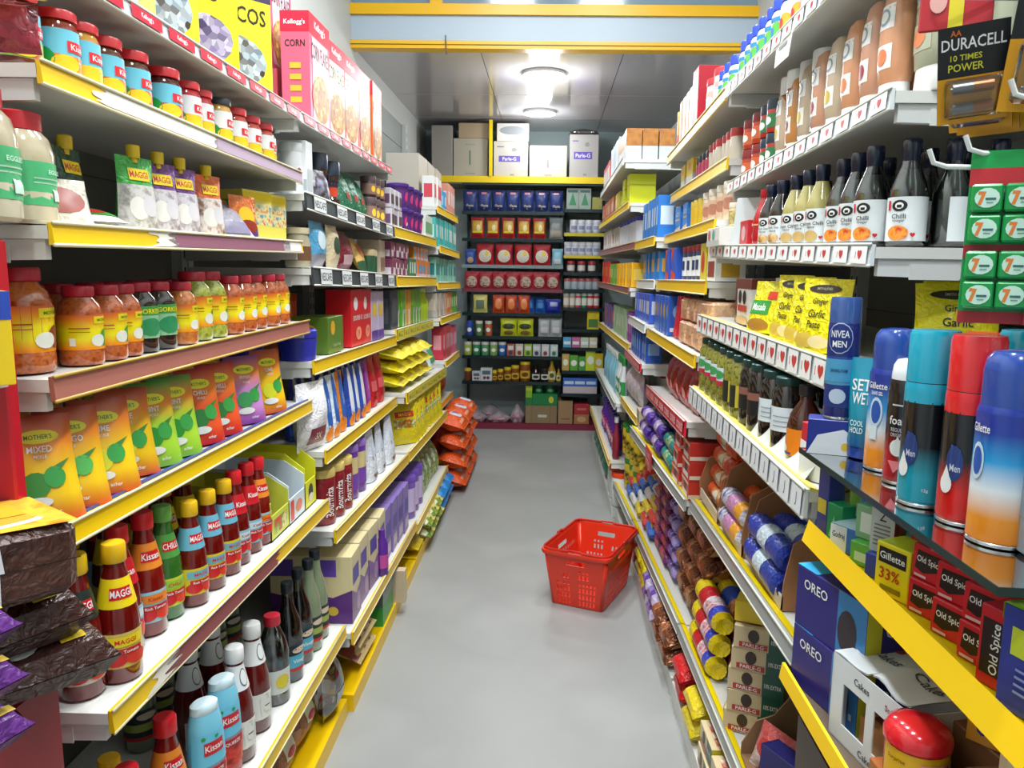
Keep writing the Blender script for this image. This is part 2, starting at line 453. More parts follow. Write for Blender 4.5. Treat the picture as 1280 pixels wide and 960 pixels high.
def roll(name, rad, L, bands, cat='packet', tw=None, D=()):
    """round biscuit roll, axis along x, gathered film ends"""
    def build(r):
        b = MB(); c = (0, 0, rad)
        f = lambda col: col if not isinstance(col, str) else M(col, .28, kind='crink')
        tot = sum(x[0] for x in bands); x0 = -L/2
        for i, (fr, col) in enumerate(bands):
            x1 = x0+L*fr/tot
            pr = [(rad*(1+.012*math.sin(k*2.1+i)), x0+(x1-x0)*k/4) for k in range(5)]
            b.lathe(pr, f(col), 16, axis='x', c=c); x0 = x1
        e = tw or bands[0][1]
        b.obj('roll_film', r)
        for sg in (-1, 1):
            t = MB()
            pr = [(rad*1.0, sg*L/2), (rad*.7, sg*(L/2+.004)), (rad*.3, sg*(L/2+.008)), (rad*.55, sg*(L/2+.02)), (rad*.75, sg*(L/2+.026)), (0, sg*(L/2+.016))]
            t.lathe(pr, f(e), 12, axis='x', c=c); t.obj('twisted_end', r)
        if D:
            l = MB(); l.print_(lambda u, v, o: ((u-.5)*L, -(rad+o)*math.cos((v-.5)*2.2), rad+(rad+o)*math.sin((v-.5)*2.2)), D, L/(2.2*rad), nu=6, base=.0012); l.obj('print', r)
    return Kind(name, cat, build, L+.04, rad*2, rad*2)
def bag(name, w, h, d, col, D=(), tie=False, cat='bag'):
    """soft heavy bag standing or slumped, gathered at the top"""
    def build(r):
        b = MB(); m = col if not isinstance(col, str) else M(col, .35, kind='crink')
        pr = []
        for k in range(13):
            v = k/12; rr = (1-v**3.2)*(.78+.3*math.sin(math.pi*min(1, v*1.1+.12)))+.1*v
            pr.append((rr, v*h))
        vs = []; n = 22
        for (q, z) in pr:
            for i in range(n):
                a = 2*math.pi*i/n; wv = 1+.05*math.sin(5*a+z*40)+.04*math.sin(9*a-z*30)
                ca, sa = math.cos(a), math.sin(a)
                vs.append((w/2*q*wv*math.copysign(abs(ca)**.7, ca), d/2*q*wv*math.copysign(abs(sa)**.7, sa), z))
        fs = [(k*n+i, k*n+(i+1) % n, (k+1)*n+(i+1) % n, (k+1)*n+i) for k in range(12) for i in range(n)]
        fs += [tuple(range(n-1, -1, -1)), tuple(12*n+i for i in range(n))]
        b.add(vs, fs, m, True)
        b.obj('bag_film', r)
        if D:
            l = MB()
            def S(u, v, off):
                a = R(-90)+(u-.5)*1.7; z = v*h; k = min(11, int(v*12)); q = pr[k][0]+(pr[k+1][0]-pr[k][0])*(v*12-k)
                ca, sa = math.cos(a), math.sin(a); wv = 1.06
                return (w/2*q*wv*math.copysign(abs(ca)**.7, ca), d/2*q*wv*math.copysign(abs(sa)**.7, sa)-off, z)
            l.print_(S, D, w/h, nu=8, base=.003); l.obj('print', r)
    return Kind(name, cat, build, w, d, h)
# ================================================================ THE SETTING
def floor_mat():
    m = M('#a2a4a2+#9a9c9a+#a9aba9', .5, s=1.3)
    nt = m.node_tree; b = nt.nodes['Principled BSDF']; b.inputs['Roughness'].default_value = .38
    return m
mb = MB(); mb.box(-2.2, 2.2, -2.5, 7.2, -.1, 0, floor_mat()); struct(mb, 'floor')
wallm = M('#c9ccc8', .6)
mb = MB(); mb.box(-1.18, -1.1, -2.5, 7.2, 0, 3.5, wallm); struct(mb, 'wall_left')
mb = MB(); mb.box(1.1, 1.18, -2.5, 7.2, 0, 3.5, wallm); struct(mb, 'wall_right')
mb = MB(); mb.box(-1.1, 1.1, 7.0, 7.1, 0, 2.75, M('#a9bcbc', .55)); struct(mb, 'wall_back')
mb = MB(); mb.box(-1.1, 1.1, -2.6, -2.5, 0, 3.5, wallm); struct(mb, 'wall_front')
mb = MB(); mb.box(-1.1, 1.1, -2.5, 4.5, 3.3, 3.36, M('#e2e2df', .5)); struct(mb, 'ceiling')
# low glossy panelled ceiling over the far end, with seams
mb = MB(); pm = M('#b9b4b6', .16, coat=.4)
for (y0, y1) in ((4.46, 5.575), (5.583, 6.4), (6.408, 7.0)):
    for (x0, x1) in ((-1.1, -.404), (-.4, .396), (.4, 1.1)): mb.box(x0, x1, y0, y1, 2.555, 2.6, pm)
mb.box(-1.1, 1.1, 4.46, 7.0, 2.57, 2.62, M('#7a7674', .5)); struct(mb, 'ceiling')
# mezzanine front: yellow beams, white fascia, glazing
mb = MB(); mb.box(-1.1, 1.1, 4.38, 4.46, 2.535, 2.575, M('#eab400', .35)); mb.box(-1.1, 1.1, 4.375, 4.38, 2.553, 2.556, M('#6b5a10', .5)); struct(mb, 'trim_1')
mb = MB(); mb.box(-1.1, 1.1, 4.4, 4.45, 2.575, 2.71, M('#aebfce', .4)); struct(mb, 'trim_2')
mb = MB(); mb.box(-1.1, 1.1, 4.38, 4.46, 2.71, 2.765, M('#eab400', .35)); mb.box(-.665, -.60, 4.38, 4.46, 2.765, 3.3, M('#eab400', .35)); struct(mb, 'trim_3')
for i, (x0, x1) in enumerate(((-1.1, -.665), (-.60, 1.1))):
    mb = MB(); mb.box(x0, x1, 4.415, 4.42, 2.765, 3.3, M('#7f96a8', .12)); struct(mb, f'window_{i+1}')
mb = MB(); mb.tube([(-.58, 4.372, 2.60), (-.578, 4.37, 2.55), (-.575, 4.37, 2.50)], .0035, M('#4a4a4a', .5)); tag(mb.obj('wire_hook'), 'thin dark wire hanging from yellow ceiling beam', 'wire')
# lamps
def ceiling_lamp(x, y, z, r, e, label, grp=None, drop=.02, point=0):
    t = root('ceiling_light', (x, y, z))
    a = MB(); a.lathe([(r*1.04, -drop), (r*1.06, -drop+.006), (r*1.02, 0)], M('#f4f4f4', .4), 28); a.obj('rim', t)
    a = MB(); a.lathe([(0, -drop-.004), (r*.8, -drop-.003), (r, -drop)], M('#ffffff', .5, kind='emit', s=e), 28); a.obj('diffuser', t)
    L = bpy.data.lights.new('lamp_light', 'POINT' if point else 'AREA')
    if point: L.shadow_soft_size = .09; L.energy = point
    else: L.shape = 'DISK'; L.size = r*2; L.energy = e*LAMP
    L.color = (.93, .97, 1)
    o = bpy.data.objects.new('lamp_light', L); COL.objects.link(o); o.parent = t; o.location = (0, 0, -drop-(.11 if point else .012))
    return tag(t, label, 'light', grp)
LAMP = 1.3
ceiling_lamp(-.05, 4.97, 2.555, .13, 20, 'nearer round white ceiling light on the low glossy ceiling', point=16)
ceiling_lamp(-.09, 6.13, 2.555, .12, 20, 'farther round white ceiling light close to the back shelves', point=11)
for i, (x, y) in enumerate(((-.3, 2.9), (.35, 2.9), (-.3, 1.75), (.35, 1.75), (-.3, .6), (.35, .6), (0, -.6))):
    ceiling_lamp(x, y, 3.3, .14, 17, ['left','right'][i%2]+' round light on the high ceiling, '+ORD[i//2+1]+' pair from beam', None)
# ---------------------------------------------------------------- gondola frames
def gondola(label, X0, X1, Y0, Y1, H, side, back='#6f7673', plinth='#f2c500', pX=None, ph=.09, up='#c9cdcc'):
    """uprights and perforated back panel at X1, plinth towards the aisle at X0"""
    r = root('shelving_bay', (X1, (Y0+Y1)/2, 0)); inv = -Vector(r.location)
    def o(m, n): m.X = Matrix.Translation(inv); return m
    a = o(MB(), 0); xs = sorted((X1, X1+side*.02)); a.box(xs[0], xs[1], Y0, Y1, ph, H, M(back, .5)); 
    nz = int(H/.3)
    for k in range(nz): a.box(*sorted((X1-side*.0005, X1-side*.002)), Y0+.01, Y1-.01, ph+.3*k+.29, ph+.3*k+.2935, M('#4d5452', .6))
    a.obj('back_panel', r)
    for y in (Y0, Y1-.03):
        a = o(MB(), 0); a.box(*sorted((X1, X1-side*.03)), y, y+.03, 0, H, M(up, .4))
        for k in range(int(H/.05)): a.box(*sorted((X1-side*.0301, X1-side*.031)), y+.012, y+.018, .05*k+.02, .05*k+.045, M('#30312f', .6))
        a.obj('upright', r)
    a = o(MB(), 0); P0, P1 = pX if pX else (X0, X0)
    a.hexa([(P0, Y0+.006, 0), (P1, Y1-.006, 0), (X1-side*.033, Y1-.006, 0), (X1-side*.033, Y0+.006, 0)][::side], [(P0, Y0+.006, ph), (P1, Y1-.006, ph), (X1-side*.033, Y1-.006, ph), (X1-side*.033, Y0+.006, ph)][::side], M(plinth, .35))
    tag(a.obj('gondola_plinth', None, r.location), label.replace('shelving frame', 'base plinth').split(' with ')[0]+', '+('yellow' if side < 0 else 'pale grey')+' steel at floor level', 'plinth')
    return tag(r, label, 'shelving')
gondola('near left shelving frame with grey back and yellow plinth', -.59, -1.045, 1.04, 2.16, 2.15, -1, ph=.055)
gondola('second left shelving frame with yellow plinth along the aisle', -.575, -1.045, 2.168, 3.29, 2.15, -1, ph=.055)
gondola('third left shelving frame with yellow plinth, below instant noodles', -.575, -1.045, 3.298, 4.44, 2.1, -1, ph=.055)
gondola('far left shelving frame near the back wall', -.665, -1.0, 4.448, 5.34, 2.3, -1, ph=.055)
gondola('near right shelving frame behind sauces and biscuit trays', .42, .93, 1.24, 2.3, 2.1, 1, pX=(.42, .415), plinth='#d9dcd6', ph=.06)
gondola('second right shelving frame beside the red shopping basket', .41, .93, 2.306, 3.4, 2.1, 1, pX=(.415, .40), plinth='#d9dcd6', ph=.06)
gondola('third right shelving frame, a narrow bay', .39, .90, 3.41, 4.1, 2.2, 1, plinth='#d9dcd6', ph=.06)
gondola('far right shelving frame ending near the back wall', .37, .80, 4.11, 6.0, 2.3, 1, plinth='#d9dcd6', ph=.06)
NL, L2, L3, L4 = 'near left bay', 'second left bay', 'third left bay', 'far left bay'
NR, R2, R3, R4 = 'near right bay', 'second right bay', 'third right bay', 'far right bay'
KG = ("Kellogg's", 9, '#d81f3a', '#ffffff', .8)
Y0_, Y1_, Y2_, Y3_, Y4_ = 1.04, 2.164, 3.294, 4.444, 5.339
shelf('LK', -1, (Y0_, -.69, 1.775), (Y1_, -.685, 1.768), 'top shelf, '+NL, .35, 'white', .026, KG)
shelf('L2K', -1, (Y1_, -.685, 1.768), (Y2_, -.665, 1.762), 'top shelf, '+L2, .35, 'white', .026, KG)
shelf('LA', -1, (Y0_, -.675, 1.615), (Y1_, -.686, 1.607), 'second shelf, '+NL, .36, 'yellow', .03, stickers=((.13, .5, '#e4e4dc', .03, .01), (.49, 1, '#a992a6', .01, 0)), desc='yellow steel shelf board with torn white and mauve rail stickers, holding jam jars')
shelf('LB', -1, (Y0_, -.676, 1.405), (Y1_, -.689, 1.42), 'third shelf, '+NL, .36, 'yellow', .03, stickers=((.30, .9, '#8a5468', .02, .0), (.25, .32, '#e8e6dc', .02, .01), (.86, .985, '#e8e8e4', .01, 0)), desc='yellow steel shelf board with torn maroon rail sticker, holding spout pouches')
shelf('LC', -1, (Y0_, -.691, 1.193), (Y1_, -.677, 1.202), 'fourth shelf, '+NL, .35, 'brown', .035)
shelf('LD', -1, (Y0_, -.693, .976), (Y1_, -.675, .974), 'fifth shelf, '+NL, .36, 'yellow', .034, strip='#3a56a8')
shelf('LE', -1, (Y0_, -.641, .691), (Y1_, -.633, .682), 'sixth shelf, '+NL, .40, 'yellow', .036, stickers=((.16, .62, '#8c4a48', .04, .02), (.10, .18, '#e4e0d4', .02, .02)))
shelf('LF', -1, (Y0_, -.60, .295), (Y1_, -.592, .291), 'seventh shelf, '+NL, .44, 'yellow', .036)
NC = ('NESCAFE', 5, '#e6ecee', '#2b3336', .5)
shelf('N1', -1, (Y1_, -.678, 1.555), (Y2_, -.655, 1.522), 'second shelf, '+L2, .36, 'black', .045, NC)
shelf('N2', -1, (Y1_, -.664, 1.35), (Y2_, -.651, 1.321), 'third shelf, '+L2, .36, 'black', .05, NC)
shelf('Y1', -1, (Y1_, -.669, 1.085), (Y2_, -.654, 1.064), 'fourth shelf, '+L2, .36, 'yellow', .04)
shelf('Y2', -1, (Y1_, -.641, .822), (Y2_, -.654, .799), 'fifth shelf, '+L2, .38, 'yellow', .04)
shelf('Y3', -1, (Y1_, -.619, .58), (Y2_, -.607, .542), 'sixth shelf, '+L2, .41, 'yellow', .04)
shelf('Y4', -1, (Y1_, -.574, .261), (Y2_, -.574, .238), 'seventh shelf, '+L2, .45, 'yellow', .04)
MG = ('MAGGI', 7, '#f3e44a', '#7c8a3a', .9)
shelf('a3', -1, (Y2_, -.655, 1.525), (Y3_, -.647, 1.517), 'second shelf, '+L3, .36, 'yellow', .045)
shelf('b3', -1, (Y2_, -.648, 1.317), (Y3_, -.648, 1.30), 'third shelf, '+L3, .36, 'yellow', .045)
shelf('c3', -1, (Y2_, -.654, 1.089), (Y3_, -.667, 1.061), 'fourth shelf, '+L3, .36, 'yellow', .05, MG)
shelf('d3', -1, (Y2_, -.612, .813), (Y3_, -.594, .782), 'fifth shelf, '+L3, .40, 'yellow', .05, MG)
shelf('e3', -1, (Y2_, -.604, .549), (Y3_, -.585, .53), 'sixth shelf, '+L3, .41, 'yellow', .045)
shelf('f3', -1, (Y2_, -.571, .216), (Y3_, -.581, .196), 'seventh shelf, '+L3, .44, 'yellow', .045)
shelf('a4', -1, (Y3_, -.637, 1.705), (Y4_, -.628, 1.698), 'top shelf, '+L4, .34, 'yellow', .04)
shelf('b4', -1, (Y3_, -.624, 1.482), (Y4_, -.617, 1.461), 'second shelf, '+L4, .34, 'yellow', .04)
shelf('c4', -1, (Y3_, -.638, 1.273), (Y4_, -.612, 1.26), 'third shelf, '+L4, .34, 'yellow', .04)
shelf('d4', -1, (Y3_, -.62, 1.07), (Y4_, -.612, 1.06), 'fourth shelf, '+L4, .34, 'yellow', .04)
shelf('e4', -1, (Y3_, -.593, .819), (Y4_, -.617, .788), 'fifth shelf, '+L4, .36, 'yellow', .04)
shelf('f4', -1, (Y3_, -.665, .52), (Y4_, -.665, .50), 'sixth shelf, '+L4, .38, 'yellow', .04)
# right
Z0, Z1, Z2, Z3, Z4 = 1.24, 2.3, 3.41, 4.1, 6.0
IH = ('I \u2665', 14, '#f1f4f4', '#c33a3a', .82)
shelf('RT', 1, (Z0, .505, 1.88), (Z1, .497, 1.873), 'top shelf, '+NR, .35, 'white', .032, IH)
shelf('R2T', 1, (Z1, .497, 1.873), (Z2, .502, 1.838), 'top shelf, '+R2, .35, 'yellow', .035)
shelf('RS2', 1, (Z0, .524, 1.635), (Z1, .517, 1.607), 'second shelf, '+NR, .36, 'white', .032, IH)
shelf('RS3', 1, (Z0, .512, 1.398), (Z1, .477, 1.429), 'third shelf, '+NR, .37, 'white', .034, IH)
shelf('RS4', 1, (Z0, .485, 1.204), (Z1, .447, 1.227), 'fourth shelf, '+NR, .38, 'white', .05, strip='#e8dc6a', tags= ('I \u2665', 16, '#f1f4f4', '#c33a3a', .8))
shelf('RS5', 1, (Z0, .434, .996), (Z1, .433, 1.012), 'fifth shelf, '+NR, .42, 'white', .05, strip='#e8dc6a', tags= ('J', 16, '#e4eaf0', '#49506a', .8))
shelf('RS6', 1, (Z0, .432, .72), (Z1, .45, .663), 'sixth shelf, '+NR, .44, 'grey', .036, strip='#f0d400')
shelf('RS7', 1, (Z0, .455, .25), (Z1, .43, .25), 'seventh shelf, '+NR, .44, 'grey', .036, strip='#f0d400')
shelf('p1', 1, (Z1, .511, 1.681), (Z2, .522, 1.678), 'second shelf, '+R2, .34, 'yellow', .035)
shelf('p2', 1, (Z1, .483, 1.507), (Z2, .502, 1.505), 'third shelf, '+R2, .36, 'yellow', .035)
shelf('p3', 1, (Z1, .466, 1.326), (Z2, .474, 1.315), 'fourth shelf, '+R2, .38, 'yellow', .04)
shelf('p4', 1, (Z1, .443, 1.105), (Z2, .44, 1.107), 'fifth shelf, '+R2, .40, 'yellow', .04)
CC = ('COOKIES', 7, '#d9273c', '#f6dfe2', .92)
shelf('p5', 1, (Z1, .423, .902), (Z2, .449, .85), 'sixth shelf, '+R2, .42, 'red', .05, CC)
shelf('p6', 1, (Z1, .434, .655), (Z2, .38, .662), 'seventh shelf, '+R2, .44, 'grey', .036, strip='#f0d400')
shelf('p7', 1, (Z1, .43, .25), (Z2, .40, .22), 'eighth shelf, '+R2, .46, 'grey', .036, strip='#f0d400')
shelf('q1', 1, (Z2, .457, 1.504), (Z3, .45, 1.501), 'second shelf, '+R3, .36, 'yellow', .04)
shelf('q2', 1, (Z2, .464, 1.315), (Z3, .465, 1.306), 'third shelf, '+R3, .36, 'white', .04)
shelf('q3', 1, (Z2, .43, 1.12), (Z3, .43, 1.12), 'fourth shelf, '+R3, .38, 'white', .04)
shelf('q4', 1, (Z2, .417, .943), (Z3, .418, .941), 'fifth shelf, '+R3, .38, 'red', .04, CC)
shelf('q5', 1, (Z2, .41, .70), (Z3, .40, .69), 'sixth shelf, '+R3, .40, 'yellow', .036)
shelf('q6', 1, (Z2, .40, .22), (Z3, .375, .21), 'seventh shelf, '+R3, .44, 'grey', .036, strip='#f0d400')
shelf('s0', 1, (Z3, .375, 1.93), (Z4, .385, 1.93), 'top shelf, '+R4, .36, 'white', .035)
shelf('s1', 1, (Z3, .41, 1.71), (Z4, .38, 1.70), 'second shelf, '+R4, .36, 'yellow', .035)
shelf('s2', 1, (Z3, .45, 1.505), (Z4, .385, 1.501), 'third shelf, '+R4, .34, 'maroon', .035)
shelf('s3', 1, (Z3, .424, 1.268), (Z4, .379, 1.27), 'fourth shelf, '+R4, .36, 'maroon', .035)
shelf('s4', 1, (Z3, .434, .967), (Z4, .395, .961), 'fifth shelf, '+R4, .36, 'yellow', .035)
shelf('s5', 1, (Z3, .371, .645), (Z4, .385, .60), 'sixth shelf, '+R4, .38, 'grey', .035)
shelf('s6', 1, (Z3, .349, .33), (Z4, .345, .30), 'seventh shelf, '+R4, .40, 'yellow', .035)
# ================================================================ LEFT SIDE PRODUCTS
RED, DRED, YEL, GRN, WHT, BLK = '#d8202c', '#7d1512', '#f5d800', '#1f9a3c', '#eef0ee', '#15161a'
# --- top shelf: breakfast cereal cartons
def cereal(name, w, d, h, c1, c2, brand, title, bc='#ffffff', tc='#2a1a12', food='#c98a3a+#8a5522+#e8c070', sidec=None, window=None):
    F = [('r', 0, .82, 1, 1, c2), ('t', brand, .5, .91, bc, .09, .8), ('t', title, .5, .68, tc, .14, .85), ('e', .5, .28, .42, .22, M(food, .4, kind='vor', s=70))]
    if window: F[1:1] = [('r', .12, .06, .88, .8, window)]
    Sd = [('r', 0, .82, 1, 1, c2), ('t', brand, .5, .9, bc, .055, .8), ('t', title.split()[0], .5, .72, tc, .06, .7)]+[('r', .3, .2+k*.1, .7, .25+k*.1, '#c9b23a') for k in range(4)]
    return carton(name, w, d, h, c1, F, Sd, [('t', brand, .5, .5, bc, .4, .7)], 'cereal box')
kel = "Kellogg's"
K_pink = cereal('corn_flakes_box', .20, .085, .32, '#e0607c', '#d8193c', kel, 'CORN FLAKES', window='#f0c9d4')
K_wht = cereal('corn_flakes_box', .19, .075, .30, '#d81f3c', '#d8193c', kel, 'CORN FLAKES', window='#e9ecc9')
K_org = cereal('corn_flakes_box', .19, .075, .30, '#d4622a', '#cf2a34', kel, 'FLAKES', window='#efe9d8')
K_chocos = cereal('chocos_box', .19, .06, .27, '#e6e020', '#3b2a50', kel, 'CHOCOS', food='#6e7f8c+#c9d4da+#3c2a20')
K_fills = cereal('fills_box', .15, .06, .24, '#e9df1a', '#e9df1a', 'CHOCOS', 'Fills', bc='#2a1a40', tc='#201018', food='#7c6a9a+#cfc6dc+#403060')
K_diet = cereal('cereal_box', .19, .06, .26, '#d9e06a', '#3f8fd0', kel, 'DIET', tc='#f4f4f4', food='#3a78c0+#e6d040+#f4f4f0')
K_oat = carton('oats_box', .14, .06, .22, '#d9822c', [('t', 'Plus', .5, .72, '#ffffff', .16, .8), ('e', .5, .3, .4, .22, M('#b8301c+#e8a050', .4, s=60))], [('t', 'Plus', .5, .72, '#ffffff', .12, .8)], cat='oats box')
K_muesli = carton('muesli_box', .15, .06, .24, '#dfe6e4', [('r', 0, .1, 1, .35, M('#c9b070+#e8e0c0+#9a7040', .4, s=80)), ('t', 'MUESLI', .5, .7, '#3b8f9a', .1, .8)], [('r', 0, 0, 1, .25, '#62b4b8')], cat='cereal box')
S = 'top shelf, near left bay'
for k, y, ins, rz, lb in ((K_diet, 1.215, .10, -.5, 'pale lime cereal box with blue print, nearest on the top left shelf'), (K_diet, 1.385, .10, -.5, 'pale lime cereal box with blue print, second on the top left shelf'),
    (K_chocos, 1.56, .10, -.5, 'yellow Chocos box between lime cereal box and lilac Fills box'), (K_fills, 1.755, .085, -.95, 'yellow and lilac Chocos Fills box on top left shelf'), (K_chocos, 1.95, .10, -.75, 'yellow Chocos box standing beyond the Fills box')):
    put(k, on('LK', Y=y, inset=ins), face(-1)+rz, lb)
row('L2K', K_pink, 402, 424, 'big pink corn flakes box', inset=.03, step=.215, jit=.02)
row('L2K', K_wht, 425, 456, 'red corn flakes box, cream window', inset=.03, step=.2)
row('L2K', K_org, 458, 487, 'orange corn flakes box', inset=.03, step=.2)
row('L2K', K_oat, 494, 520, 'orange Plus oats box', inset=.03, step=.15, rz=-.2)
row('L2K', K_muesli, 518, 545, 'pale muesli box', inset=.03, step=.16)
# stacked big pink carton on top, behind
bx = carton('cardboard_carton', .2, .12, .17, '#c04a5c'); put(bx, on('L2K', 418, inset=.20), face(-1), 'dull red carton behind the pink corn flakes box', cat='carton')
put(K_pink, on('L2K', 418, inset=.20, up=.171), face(-1), 'raised pink corn flakes box in the back row, reaching highest')
# --- jams
jp = [(.031, 0), (.034, .006), (.034, .088), (.03, .098), (.0285, .103)]
def jam(name, fruit, lab, label='#6cc4dc', cap='#c8202a', h=1.):
    p = [(a, b*h) for a, b in jp]; z = .103*h
    return vessel(name, 'jar', p, M(fruit, .12, coat=.6), [(.0285, z), (.0325, z), (.033, z+.014), (.031, z+.017)], M(cap, .3),
      [(.012*h, .086*h, label, [('r', 0, 0, 1, .42, M(lab, .35, s=90)), ('r', .52, .5, .86, .75, RED), ('t', 'Kissan', .69, .62, WHT, .14, .3), ('e', .25, .3, .14, .26, GRN), ('e', .5, .22, .16, .2, '#e9c11c')], 115)])
J_mix = jam('jam_jar', '#5a1a14', '#c8344a+#7fae3c+#e0a0a8'); J_mix2 = jam('jam_jar', '#7a2a10', '#f0b020+#e06030+#f6e0a0')
J_pin = jam('jam_jar', '#c08a30', '#8cc63c+#f2d040+#2f8f3c'); J_small = jam('jam_jar', '#5a3018', '#e0803a+#c84a20+#f0c8a0', h=.82)
row('LA', J_mix, 50, 96, 'large mixed fruit jam jar', inset=.02, step=.085, sc=1.18)
row('LA', J_mix2, 100, 132, 'mango jam jar with blue label', inset=.02, step=.06)
row('LA', J_pin, 132, 154, 'green pineapple jam jar', inset=.02, step=.05)
row('LA', J_small, 156, 216, 'small orange marmalade jar', inset=.02, step=.076)
row('LA', jam('jam_jar', '#4a1a14', '#a03048+#c86070', h=.8), 222, 252, 'short raspberry jam jar', inset=.02, step=.085)
T_jar = jam('preserve_jar', '#b02028', '#f4c030+#e08020', label='#e6e8ea', h=.95); T_wht = jam('preserve_jar', '#c8a050', '#2f9a4c+#e07030', label='#e9edee', cap='#20252c', h=1.05)
T_s = jam('preserve_jar', '#b04030', '#e07828+#f0c060', label='#e9edee', h=.85)
row('LA', T_jar, 256, 290, 'white labelled fruit preserve jar', inset=.02, step=.085)
row('LA', T_wht, 290, 312, 'black-capped preserve jar, white label', inset=.02, step=.09)
row('LA', T_s, 312, 360, 'small red-capped preserve jar', inset=.02, step=.08)
row('LA', T_wht, 352, 372, 'last black-capped preserve jar', inset=.03, step=.1)
row('LA', J_small, 150, 340, 'back row jam jar', inset=.12, step=.11)
# --- mayonnaise jugs and spout pouches
mayo = vessel('mayonnaise_jar', 'jar', [(.046, 0), (.052, .006), (.052, .05), (.049, .06), (.052, .075), (.052, .115), (.045, .14), (.034, .152), (.033, .156)], M('#b9ad8c+#cfc6ad', .12, coat=.8, s=12),
      [(.035, .15), (.037, .152), (.037, .178), (.035, .18)], M('#c42a34', .35), [(.03, .10, '#4fb678', [('e', .18, .6, .09, .28, WHT), ('t', 'VEG', .18, .6, '#444444', .2, .14), ('r', .62, .12, .82, .4, '#c8ecd8'), ('r', .45, .6, .9, .63, '#c8ecd8'), ('r', .45, .5, .8, .53, '#c8ecd8'), ('t', 'EGGLESS', .66, .78, '#d8f4e4', .1, .4)], 115)])
put(mayo, on('LB', 28, inset=.055), face(-1)-.5, 'mayonnaise jar with green label, nearer one cut by frame edge', sc=.93)
put(mayo, on('LB', 78, inset=.055), face(-1)-.4, 'second mayonnaise jar with green label beside sachets', sc=.93)
put(mayo, on('LB', 52, inset=.2), face(-1), 'mayonnaise jar in the back row behind the green-labelled pair', sc=.97)
cup = pouch('sauce_sachet', .10, .075, .04, '#e8e0d0', [('e', .5, .5, .4, .3, '#a03a20')], seal=WHT); put(cup, on('LB', 118, inset=.05), face(-1)-.6, 'cream and brown sauce sachet leaning beside the mayonnaise', rx=-.3)
flat = pillow('noodle_sachet', .10, .09, .02, '#e6e4d8', [('r', .1, .2, .9, .6, '#3f9a3c'), ('e', .5, .4, .3, .15, '#c0302a')]); put(flat, on('LB', 142, inset=.02, up=.01), face(-1)-.5, 'flat white and green sachet lying at the shelf edge', rx=-1.35)
def spout(c1, c2, n): return pouch('spout_pouch', .085, .125, .045, c1, [('r', .0, .0, 1, .62, M(c2, .35, s=50)), ('e', .35, .3, .22, .16, '#e4e2dc'), ('e', .66, .34, .2, .15, '#cfccd0'), ('r', .22, .68, .8, .84, '#f0d418'), ('t', 'MAGGI', .5, .76, '#c01820', .09, .5)], cap='#e2c020')
sp_g = spout('#3fae49', '#b9b6b0+#d8d6d2+#8f8c88', 1); sp_p = spout('#6f3a86', '#b5aeb4+#d6d0d6+#8a8288', 2); sp_o = spout('#e0662c', '#c7b8b0+#e6dcd6+#80604c', 3); sp_d = spout('#1e4a34', '#20302a+#3a5044+#101814', 4)
row('LB', sp_d, 145, 176, 'dark green spout pouch', inset=.07, step=.08)
row('LB', sp_g, 184, 216, 'bright green garlic spout pouch', inset=.02, step=.1, rz=-.3)
row('LB', sp_p, 216, 264, 'purple onion spout pouch', inset=.02, step=.085, rz=-.3)
row('LB', sp_o, 270, 298, 'orange spice spout pouch', inset=.02, step=.09, rz=-.35)
mas = pouch('masala_pouch', .10, .10, .04, '#d9722a', [('r', 0, 0, 1, .3, '#5a3a7a'), ('e', .5, .55, .3, .2, '#e9c21c'), ('e', .5, .3, .35, .15, '#8a2a1c')])
put(mas, on('LB', 308, inset=.05), face(-1)-.5, 'orange and purple masala pouch tipped back, third shelf', rx=-.5)
grey = pillow('soup_sachet', .1, .1, .02, '#a8a4b4', [('r', .1, .1, .9, .4, '#7a7490')]); put(grey, on('LB', 308, inset=.015), face(-1)-.4, 'grey soup sachet leaning on the orange masala pouch', rx=-.7)
put(mas, on('LB', 325, inset=.04), face(-1)-.3, 'orange and purple masala pouch standing next to striped carton')
stripe = carton('tea_carton', .11, .07, .12, '#e6d860', [('r', 0, .3, 1, .75, M('#3f8fb8+#f0e8a0+#d04a30', .4, s=60)), ('r', 0, .8, 1, .95, '#e0c81c')], [('r', .1, .2, .9, .8, '#5c9a5a')], cat='carton')
row('LB', stripe, 338, 374, 'yellow patterned soup carton', inset=.04, step=.13, rz=-.3)
# --- pickles
grad = M('#c8281c+#f29a18+#f5e61a+#f2a81c+#cf2a22', .35, kind='grad', s=.12)
def pickle(nm, cont, veg, sc=1., capc='#b81c34'):
    p = [(.038*sc, 0), (.041*sc, .006), (.041*sc, .03), (.0395*sc, .036), (.041*sc, .1*sc), (.036*sc, .118*sc), (.026*sc, .13*sc), (.025*sc, .136*sc)]
    z = .136*sc
    return vessel('pickle_jar', 'jar', p, M(cont, .1, coat=.7, s=90), [(.027*sc, z-.004), (.029*sc, z-.002), (.029*sc, z+.014*sc), (.027*sc, z+.017*sc)], M(capc, .35),
      [(.03*sc, .098*sc, M('#c8281c+#d8402a+#f29a18+#f5e61a+#f5e61a+#f0981c+#d42a3a+#c8281c', .35, kind='grad', s=.12*sc), [('r', .55, .74, .82, .95, '#e8d81a'), ('t', "MOTHER'S", .685, .845, '#2a6a2a', .08, .22), ('e', .72, .32, .1, .26, veg), ('e', .6, .26, .09, .18, '#e8ece0'), ('r', .3, .6, .5, .63, '#b03020'), ('r', .3, .5, .5, .52, '#b03020'), ('r', .3, .12, .36, .34, WHT)], 125)])
